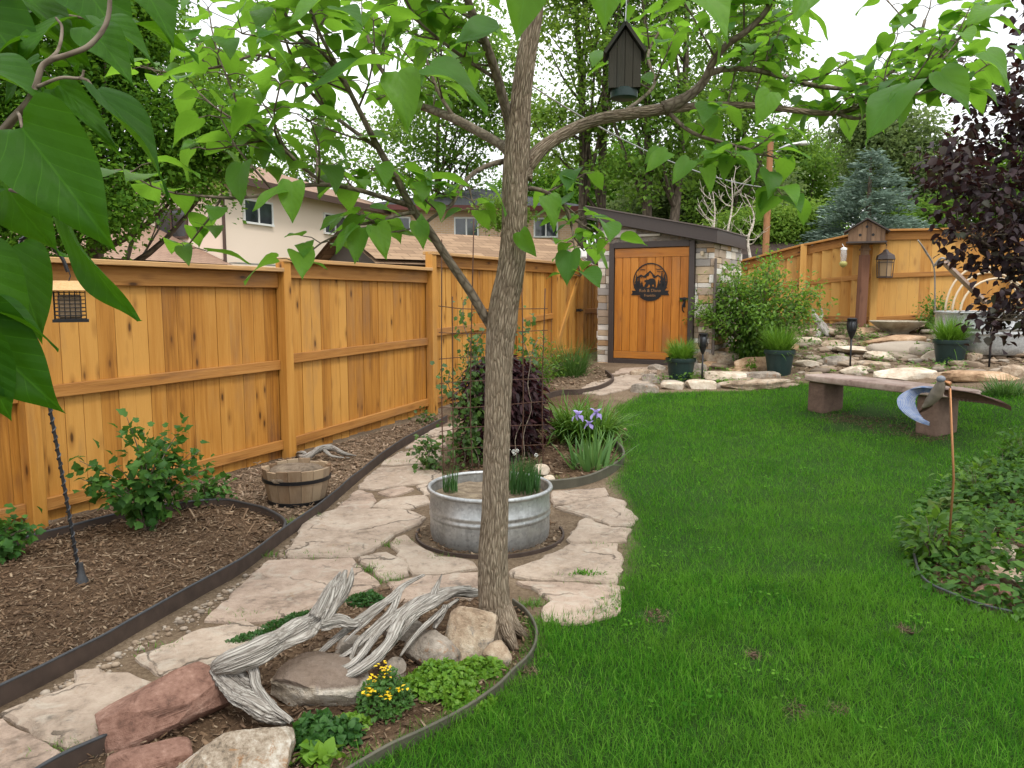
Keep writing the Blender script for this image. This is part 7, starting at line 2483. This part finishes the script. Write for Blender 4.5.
# ------------------------------------------------------------------ terrace rocks
TR_ = [  # u, v, half width px, half height px, depth ratio, seed, material, label
 (722, 361, 24, 10, .8, 1, 'rock_tan', 'large tan ledge boulder under the big shrub'),
 (757, 366, 19, 9, .8, 2, 'rock_orange', 'orange brown ledge boulder next to the middle pot'),
 (697, 371, 10, 8, .9, 3, 'rock_grey', 'grey round boulder behind the torch by the first pot'),
 (708, 366, 10, 5, .9, 4, 'rock_orange', 'small orange stone below the tan ledge boulder'),
 (733, 378, 27, 6, .9, 5, 'rock_pale', 'long pale flat stone in front of the tan ledge boulder'),
 (764, 378, 16, 6, .9, 6, 'rock_grey', 'mottled grey flat stone in front of the middle pot'),
 (763, 386, 39, 4.0, .8, 7, 'rock_tan', 'longest flat edging stone along the lawn'),
 (702, 386, 14, 5, .9, 8, 'rock_pale', 'pale slanting slab beside the first pot at the lawn edge'),
 (675, 387, 12, 4, .9, 9, 'rock_pale', 'pale flat slab in front of the first pot'),
 (652, 380, 9, 5, .9, 10, 'rock_grey', 'grey lumpy rock left of the first pot'),
 (645, 390, 13, 5, .9, 11, 'rock_grey', 'low grey rock where the lawn meets the shed path'),
 (665, 376, 10, 5, .9, 12, 'rock_tan', 'small rubble stone at the foot of the shed door'),
 (640, 374, 9, 4, .9, 13, 'rock_tan', 'rubble stone under the left half of the shed door'),
 (657, 369, 8, 4, .9, 14, 'rock_grey', 'pale rubble stone near the right door jamb'),
 (740, 372, 10, 4, .9, 15, 'rock_orange', 'thin orange stone under the small bright plant'),
 (806, 342, 14, 5, .9, 16, 'rock_pale', 'pale stone at the foot of the weathered root'),
 (822, 333, 16, 4, .9, 17, 'rock_tan', 'tan stone behind the weathered root'),
 (808, 364, 14, 4, .9, 18, 'rock_pale', 'pale flat stone right of the middle pot'),
 (840, 362, 14, 5, .9, 19, 'rock_grey', 'lumpy grey stone at the torch behind the bench'),
 (898, 342, 30, 6, .9, 20, 'rock_orange', 'broad brown slab that carries the birdbath'),
 (893, 358, 22, 4, .9, 21, 'rock_pale', 'bright pale flat stone below the birdbath'),
 (866, 352, 24, 3, .9, 22, 'rock_pale', 'long thin pale stone behind the torch'),
 (878, 367, 18, 4, .9, 23, 'rock_tan', 'flat tan stone between the torch and the third pot'),
 (910, 376, 27, 5, .9, 24, 'rock_pale', 'large pale flat stone in front of the third pot'),
 (938, 357, 12, 5, .9, 25, 'rock_pale', 'pale stone behind the left side of the third pot'),
 (975, 358, 8, 4, .9, 26, 'rock_tan', 'small stone between the third pot and the torch'),
 (1010, 351, 14, 5, .9, 27, 'rock_pale', 'bluish white stone below the big galvanised tank'),
 (985, 378, 32, 5, .9, 28, 'rock_orange', 'wide tan slab at the top of the lawn, right of the third pot'),
 (1024, 371, 20, 5, .9, 29, 'rock_tan', 'tan slab at the right picture edge above the lawn'),
 (945, 376, 12, 3, .9, 30, 'rock_tan', 'slanting long stone just below the third pot'),
 (858, 371, 14, 4, .9, 31, 'rock_pale', 'pale flat stone behind the middle of the bench seat'),
 (786, 348, 12, 5, .9, 32, 'rock_orange', 'orange stone behind the middle pot'),
 (866, 333, 14, 4, .9, 33, 'rock_orange', 'reddish stone at the foot of the birdhouse post'),
 (958, 345, 14, 4, .9, 34, 'rock_pale', 'flat stone against the base of the galvanised tank'),
 (835, 345, 12, 3.4, .9, 35, 'rock_tan', 'thin stone between the weathered root and the torch'),
]
for (u, v, hw, hh, dr, sd, mt, lb) in TR_:
    p = P(u, v + hh * .55)
    a, c = px(hw, p.y), px(hh, p.y)
    if c < .075: c *= 1.2
    b = a * .6
    p = p + Vector((0, b * .6, 0)); p.z = h1(p.x, p.y) + c * .35
    rock('terrace_rock', p, (a * 1.1, b, c * 1.05), sd + 40, M[mt], lb, rz=random.Random(sd).uniform(-.3, .3), tilt=(random.Random(sd).uniform(-.08, .12), random.Random(sd + 1).uniform(-.1, .1)), planes=8, rough=.04, sub=5, group='rocks of the terrace', block=.5)
for (u, v, hw, hh, sd, mt, lb) in ((1008, 558, 20, 9, 1, 'rock_pale', 'pale rock on top of the red stones at the right edge'), (1006, 578, 24, 10, 2, 'rock_tan', 'rounded pinkish rock in the right bed'), (996, 594, 20, 9, 3, 'sandstone_red', 'dark red stone under the pinkish rock in the right bed'),
                                   (985, 547, 15, 7, 4, 'sandstone_red', 'reddish stone half hidden in the ground cover'), (978, 533, 6, 7, 5, 'rock_orange', 'small orange stone tip standing in the ground cover'), (1030, 540, 18, 12, 6, 'sandstone_red', 'red stone at the right picture edge in the ground cover')):
    p = P(u, v + hh * .6); a, c = px(hw, p.y), px(hh, p.y)
    p = p + Vector((0, a * .4, c * .5 + (.03 if sd == 1 else 0)))
    rock('garden_rock', p, (a * 1.1, a * .75, c * 1.2), sd + 90, M[mt], lb, rz=sd, planes=9, rough=.05, sub=4, group='stones of the right bed')

# ------------------------------------------------------------------ birdhouse post, feeders, birdbath
def post_group():
    b = P(860, 328); y = b.y
    root = empty('garden_post', b, 0, 'square dark red post carrying the rustic birdhouse by the rear fence', 'post')
    zt = at(866, 255, y).z - b.z; zt2 = at(867, 243, y).z - b.z
    w = px(8, y)
    mb = MB(1); mb.bar((0, 0, -.1), (.02, 0, zt), w, w, up=(0, 1, 0), bev=.006); mb.build('post', M['post_wood'], root)
    mb = MB(2); mb.bar((.02, 0, zt - .02), (.02, 0, zt2 + .02), w * .74, w * .74, up=(0, 1, 0)); mb.box((.02, 0, zt + .10), (w * 1.0, w * 1.0, .035)); mb.build('upper_post', M['rustic'], root)
    mb = MB(3)
    mb.tube(smooth_line([(.05, -.06, zt2 - .02), (.2, -.10, zt2 + .0), (.34, -.12, zt2 - .02), (.345, -.12, zt2 - .06)], 4), .009, 6)
    mb.build('bracket', M['black'], root)
    # birdhouse
    c = at(866, 242, y)
    hw = px(16.5, y); d = hw * .8
    h0 = empty('birdhouse', c, -.40, 'wide rustic plank birdhouse on top of the dark red post', 'birdhouse')
    ze = px(11, y); zp = px(21, y)
    mb = MB(5)
    for yy in (-d, d - .02):
        n = 8
        for i in range(n):
            x0, x1 = -hw + 2 * hw * i / n, -hw + 2 * hw * (i + 1) / n
            f = lambda x: ze + (zp - ze) * (1 - abs(x) / hw) - .015
            mb.prism([(x0 + .002, 0), (x1 - .002, 0), (x1 - .002, f(x1)), (x0 + .002, f(x0))], .02, Matrix.Translation((0, yy, 0)))
    mb.box((-hw + .012, 0, ze / 2), (.02, 2 * d - .045, ze - .02)); mb.box((hw - .012, 0, ze / 2), (.02, 2 * d - .045, ze - .02))
    mb.build('walls', M['rustic'], h0)
    mb = MB(6); mb.box((0, 0, -.018), (2 * hw + .06, 2 * d + .1, .03)); mb.build('floor_board', M['trim'], h0)
    mb = MB(7)
    for s in (-1, 1):
        p0 = Vector((0, 0, zp)); p1 = Vector((s * (hw + .07), 0, ze - .05)); dd = (p1 - p0).normalized()
        rot = Matrix((dd, Vector((0, 1, 0)), dd.cross(Vector((0, 1, 0))))).transposed()
        mb.box((p0 + p1) / 2 + Vector((0, 0, .012)), ((p1 - p0).length, 2 * d + .14, .022), rot)
    mb.build('roof', M['trim'], h0)
    mb = MB(8)
    for x, z in ((0, zp * .66), (-hw * .35, ze * .55), (hw * .35, ze * .55)):
        mb.tube([(x, -d - .004, z), (x, -d + .004, z)], .024, 12)
    mb.build('entrance_hole', M['black'], h0)
    # lantern feeder under the bracket
    q = b + Vector((.345, -.12, zt2 - .06)); 
    r0 = empty('lantern_feeder', q, .3, 'bronze lantern shaped feeder hanging beside the dark red post', 'bird feeder')
    sc = px(1, y)
    mb = MB(9); mb.tube([(0, 0, 0), (0, 0, -.05)], .005, 5)
    mb.lathe([(.004, -3 * sc), (2.2 * sc, -4 * sc), (3.2 * sc, -6 * sc), (8.2 * sc, -9 * sc), (9.4 * sc, -13 * sc), (8.8 * sc, -13.4 * sc), (.01, -11 * sc)], n=6); mb.build('roof', M['trim'], r0)
    mb = MB(10)
    for k in range(6):
        a = 2 * PI * k / 6
        mb.tube([(8.2 * sc * math.cos(a), 8.2 * sc * math.sin(a), -13 * sc), (7.2 * sc * math.cos(a), 7.2 * sc * math.sin(a), -30 * sc)], .008, 5)
        a2 = a + 2 * PI / 6
        for z, rr in ((-16, 8.1), (-30, 7.2)):
            mb.tube([(rr * sc * math.cos(a), rr * sc * math.sin(a), z * sc), (rr * sc * math.cos(a2), rr * sc * math.sin(a2), z * sc)], .007, 5)
    mb.lathe([(7.4 * sc, -31 * sc), (7.6 * sc, -30 * sc), (.01, -29.6 * sc)], n=6); mb.build('frame', M['trim'], r0)
    mb = MB(11); mb.lathe([(5.6 * sc, -29.4 * sc), (6.4 * sc, -14 * sc)], n=6); mb.build('seed_tube', M['amber'], r0)
post_group()

M['feeder_base'] = mat_plain('dull_yellow_plastic', (.34, .31, .09), .5)
def hummingbird_feeder():
    y = 14.2
    c = at(844, 247, y)
    root = empty('hummingbird_feeder', c, 0, 'small clear tube feeder with a yellow base hung on the rear fence', 'bird feeder')
    s = px(1, y)
    mb = MB(1); mb.tube([(0, 0, 0), (0, .08, .06)], .004, 5); mb.lathe([(.005, .0), (3 * s, -1 * s), (3 * s, -3 * s)], n=12); mb.build('cap', M['white'], root)
    mb = MB(2); mb.lathe([(2.8 * s, -3 * s), (3 * s, -8 * s), (2.6 * s, -14 * s)], n=14); mb.build('bottle', M['clear'], root, True)
    mb = MB(3); mb.lathe([(2.6 * s, -14 * s), (3.8 * s, -16 * s), (3.2 * s, -18 * s), (1 * s, -20 * s)], n=14); mb.build('base', M['feeder_base'], root, True)
hummingbird_feeder()

def birdbath():
    p = P(901, 335); y = p.y
    w = px(26.5, y); hh = px(11, y)
    z = p.z + .05
    root = empty('birdbath', (p.x, p.y + w * .3, z), 0, 'shallow mottled stone bowl birdbath set on the brown slab', 'birdbath')
    mb = MB(1)
    mb.lathe([(w * .40, -.04), (w * .42, 0), (w * .72, hh * .42), (w * .97, hh * .86), (w * 1.0, hh * .97), (w * .97, hh), (w * .92, hh * .95), (w * .6, hh * .6), (.001, hh * .45)], n=48)
    mb.build('bowl', M['birdbath'], root, True, 50)
    mb = MB(2); mb.lathe([(w * .88, hh * .885), (.001, hh * .887)], n=40); mb.build('water', M['glass'], root, True)
birdbath()

def right_tank():
    c = at(1003, 342, 11.4); Rd = px(50, 11.4); 
    c.z = h1(c.x, c.y); hh = px(41, 11.4)
    c.y += Rd * .5
    stock_tank('round_tank', 'tall galvanised steel tank with cream hoops on the upper terrace', c, Rd, hh, M['soil'], .08)
    # hoops of cream pipe
    o = c + Vector((0, 0, hh - .1))
    root = empty('hoop_cover', o, 0, 'cream plastic pipe hoops arching over the tall galvanised tank', 'garden hoops')
    for k, (yy, t) in enumerate(((-.25, .0), (.05, .12), (.3, .2))):
        mb = MB(k)
        mb.tube([(-Rd * .8 * math.cos(a) + t * .4, yy + .1 * math.sin(a), .05 + (.55 + .1 * k) * math.sin(a)) for a in np.linspace(0, PI, 18)], .016, 8)
        mb.build('hoop', M['cream'], root, True)
    mb = MB(8)
    a, b = at(930, 250, 11.0) - o, at(985, 300, 11.3) - o
    root2 = empty('garden_plank', at(985, 302, 11.25), 0, 'reddish wooden plank leaning across the tall galvanised tank', 'plank')
    o2 = Vector(root2.location)
    mb.bar(at(944, 262, 11.0) - o2, at(986, 303, 11.25) - o2, .09, .04)
    mb.build('board', M['bench_stone'], root2)
right_tank()
def bare_branch():
    o = at(940, 325, 12.2)
    root = empty('dead_branch', (o.x, o.y, h1(o.x, o.y)), 0, 'crooked bare branch reaching above the birdbath toward the right tank', 'branch')
    o = Vector(root.location)
    mb = MB(4)
    L = smooth_line([q - o for q in (at(936, 330, 12.2), at(935, 300, 12.1), at(934, 268, 12.0), at(926, 252, 11.9), at(918, 240, 11.8))], 5)
    mb.tube(L, lerp_list([.012, .011, .011, .018, .010], 5), 7, wob=.1)
    L = smooth_line([q - o for q in (at(934, 266, 12.0), at(942, 258, 11.9), at(952, 262, 11.8), at(962, 258, 11.7))], 4)
    mb.tube(L, lerp_list([.02, .018, .014, .008], 4), 7, wob=.1)
    mb.build('branch', M['drift'], root, True)
bare_branch()

def terrace_rubble():
    rng = np.random.default_rng(88)
    T = gp([(640, 384), (700, 352), (800, 332), (860, 320), (960, 330), (1024, 345), (1060, 372), (960, 376), (840, 378), (780, 388), (700, 390)])
    X, Y = scatter(rng, T, 15, 8, 17)
    n = len(X); parts = []
    for i in range(n):
        V, Fc = rock_mesh((1, 1, 1), int(i % 9) + 200, 7, .05, 3, False, .5) if i < 9 else parts_src[i % 9]
        if i == 0: parts_src = []
        if i < 9: parts_src.append((V, Fc))
        s = rng.gamma(2.2, .035) + .02
        a = rng.uniform(0, 6.28); c, q = math.cos(a), math.sin(a)
        W = V * np.array([s, s * .7, s * rng.uniform(.2, .42)])
        W = np.stack([W[:, 0] * c - W[:, 1] * q, W[:, 0] * q + W[:, 1] * c, W[:, 2]], -1) + [X[i], Y[i], h1(X[i], Y[i]) + s * .1]
        parts.append((W, Fc))
    V, Fc = join_arrays(parts)
    tag(np_obj('terrace_rubble', V, Fc, M['pebble'], smooth=False), kind='stuff')
    X, Y = scatter(rng, T, 3.2, 8, 17)
    X, Y = np.repeat(X, 46), np.repeat(Y, 46)
    X = X + rng.normal(0, .10, len(X)); Y = Y + rng.normal(0, .07, len(Y)); n = len(X)
    az = rng.uniform(0, 2 * PI, n)
    V, Q = leaf_array(TP_OVAL, np.stack([X, Y, H(X, Y) + rng.uniform(.01, .12, n)], -1), np.stack([np.cos(az), np.sin(az), rng.uniform(0, .9, n)], -1), np.array([0, 0, 1.0]) + rng.normal(0, .4, (n, 3)), rng.uniform(.025, .06, n))
    tag(np_obj('terrace_weeds', V, Q, M['lily_leaf'], smooth=True), kind='stuff')
terrace_rubble()
# ------------------------------------------------------------------ sky, sun, camera
w = bpy.data.worlds.new('World'); SC.world = w; w.use_nodes = True
nt = w.node_tree
for n_ in list(nt.nodes): nt.nodes.remove(n_)
SUN_EL, SUN_AZ = R(55), R(148)       # azimuth measured clockwise from +y (straight ahead)
out = nt.nodes.new('ShaderNodeOutputWorld'); bg = nt.nodes.new('ShaderNodeBackground')
sky = nt.nodes.new('ShaderNodeTexSky'); sky.sky_type = 'NISHITA'; sky.sun_disc = False
sky.sun_elevation = SUN_EL; sky.sun_rotation = SUN_AZ; sky.dust_density = 2.0
tc = nt.nodes.new('ShaderNodeTexCoord')
nz = nt.nodes.new('ShaderNodeTexNoise'); nz.inputs['Scale'].default_value = 2.2; nz.inputs['Detail'].default_value = 6
mp = nt.nodes.new('ShaderNodeMapping'); mp.inputs['Scale'].default_value = (1, 1, 2.4)
nt.links.new(tc.outputs['Generated'], mp.inputs['Vector']); nt.links.new(mp.outputs['Vector'], nz.inputs['Vector'])
rp = nt.nodes.new('ShaderNodeValToRGB')
rp.color_ramp.elements[0].position = .30; rp.color_ramp.elements[0].color = (13.5, 14.0, 14.6, 1)
rp.color_ramp.elements[1].position = .62; rp.color_ramp.elements[1].color = (18.0, 18.0, 18.0, 1)
nt.links.new(nz.outputs['Fac'], rp.inputs['Fac'])
mx = nt.nodes.new('ShaderNodeMix'); mx.data_type = 'RGBA'; mx.inputs[0].default_value = .88
# an overcast sky is about three times as bright overhead as at the horizon
sx = nt.nodes.new('ShaderNodeSeparateXYZ'); nt.links.new(tc.outputs['Generated'], sx.inputs[0])
mr = nt.nodes.new('ShaderNodeMapRange'); mr.inputs['From Min'].default_value = 0; mr.inputs['From Max'].default_value = 1
mr.inputs['To Min'].default_value = .85; mr.inputs['To Max'].default_value = 1.62
nt.links.new(sx.outputs[2], mr.inputs['Value'])
vm = nt.nodes.new('ShaderNodeVectorMath'); vm.operation = 'SCALE'
nt.links.new(rp.outputs['Color'], vm.inputs[0]); nt.links.new(mr.outputs[0], vm.inputs['Scale'])
nt.links.new(sky.outputs['Color'], mx.inputs[6]); nt.links.new(vm.outputs[0], mx.inputs[7])
nt.links.new(mx.outputs[2], bg.inputs['Color']); bg.inputs['Strength'].default_value = .078
nt.links.new(bg.outputs[0], out.inputs['Surface'])

sd = bpy.data.lights.new('sun', 'SUN'); sd.energy = 1.5; sd.angle = R(12); sd.color = (1.0, .96, .90)
so = bpy.data.objects.new('sun', sd); COL.objects.link(so)
dirv = Vector((math.sin(SUN_AZ) * math.cos(SUN_EL), math.cos(SUN_AZ) * math.cos(SUN_EL), math.sin(SUN_EL)))
so.rotation_euler = dirv.to_track_quat('Z', 'Y').to_euler()
so.location = dirv * 60

cd = bpy.data.cameras.new('camera'); cd.sensor_width = 36; cd.lens = F / 1024 * 36; cd.clip_end = 2000; cd.clip_start = .05
co = bpy.data.objects.new('camera', cd); COL.objects.link(co)
co.location = (0, 0, EYE); co.rotation_euler = (R(90) - PITCH, 0, 0)
SC.camera = co
SC.view_settings.view_transform = 'Standard'; SC.view_settings.look = 'None'; SC.view_settings.gamma = 1
SC.view_settings.exposure = 0.38
SC.render.engine = 'CYCLES'
try:
    SC.cycles.use_denoising = True; SC.cycles.denoiser = 'OPENIMAGEDENOISE'
    SC.cycles.max_bounces = 6; SC.cycles.transmission_bounces = 3; SC.cycles.diffuse_bounces = 3; SC.cycles.glossy_bounces = 2; SC.cycles.transparent_max_bounces = 6
except Exception as e: print(e)
SC.render.resolution_x, SC.render.resolution_y = 1024, 768
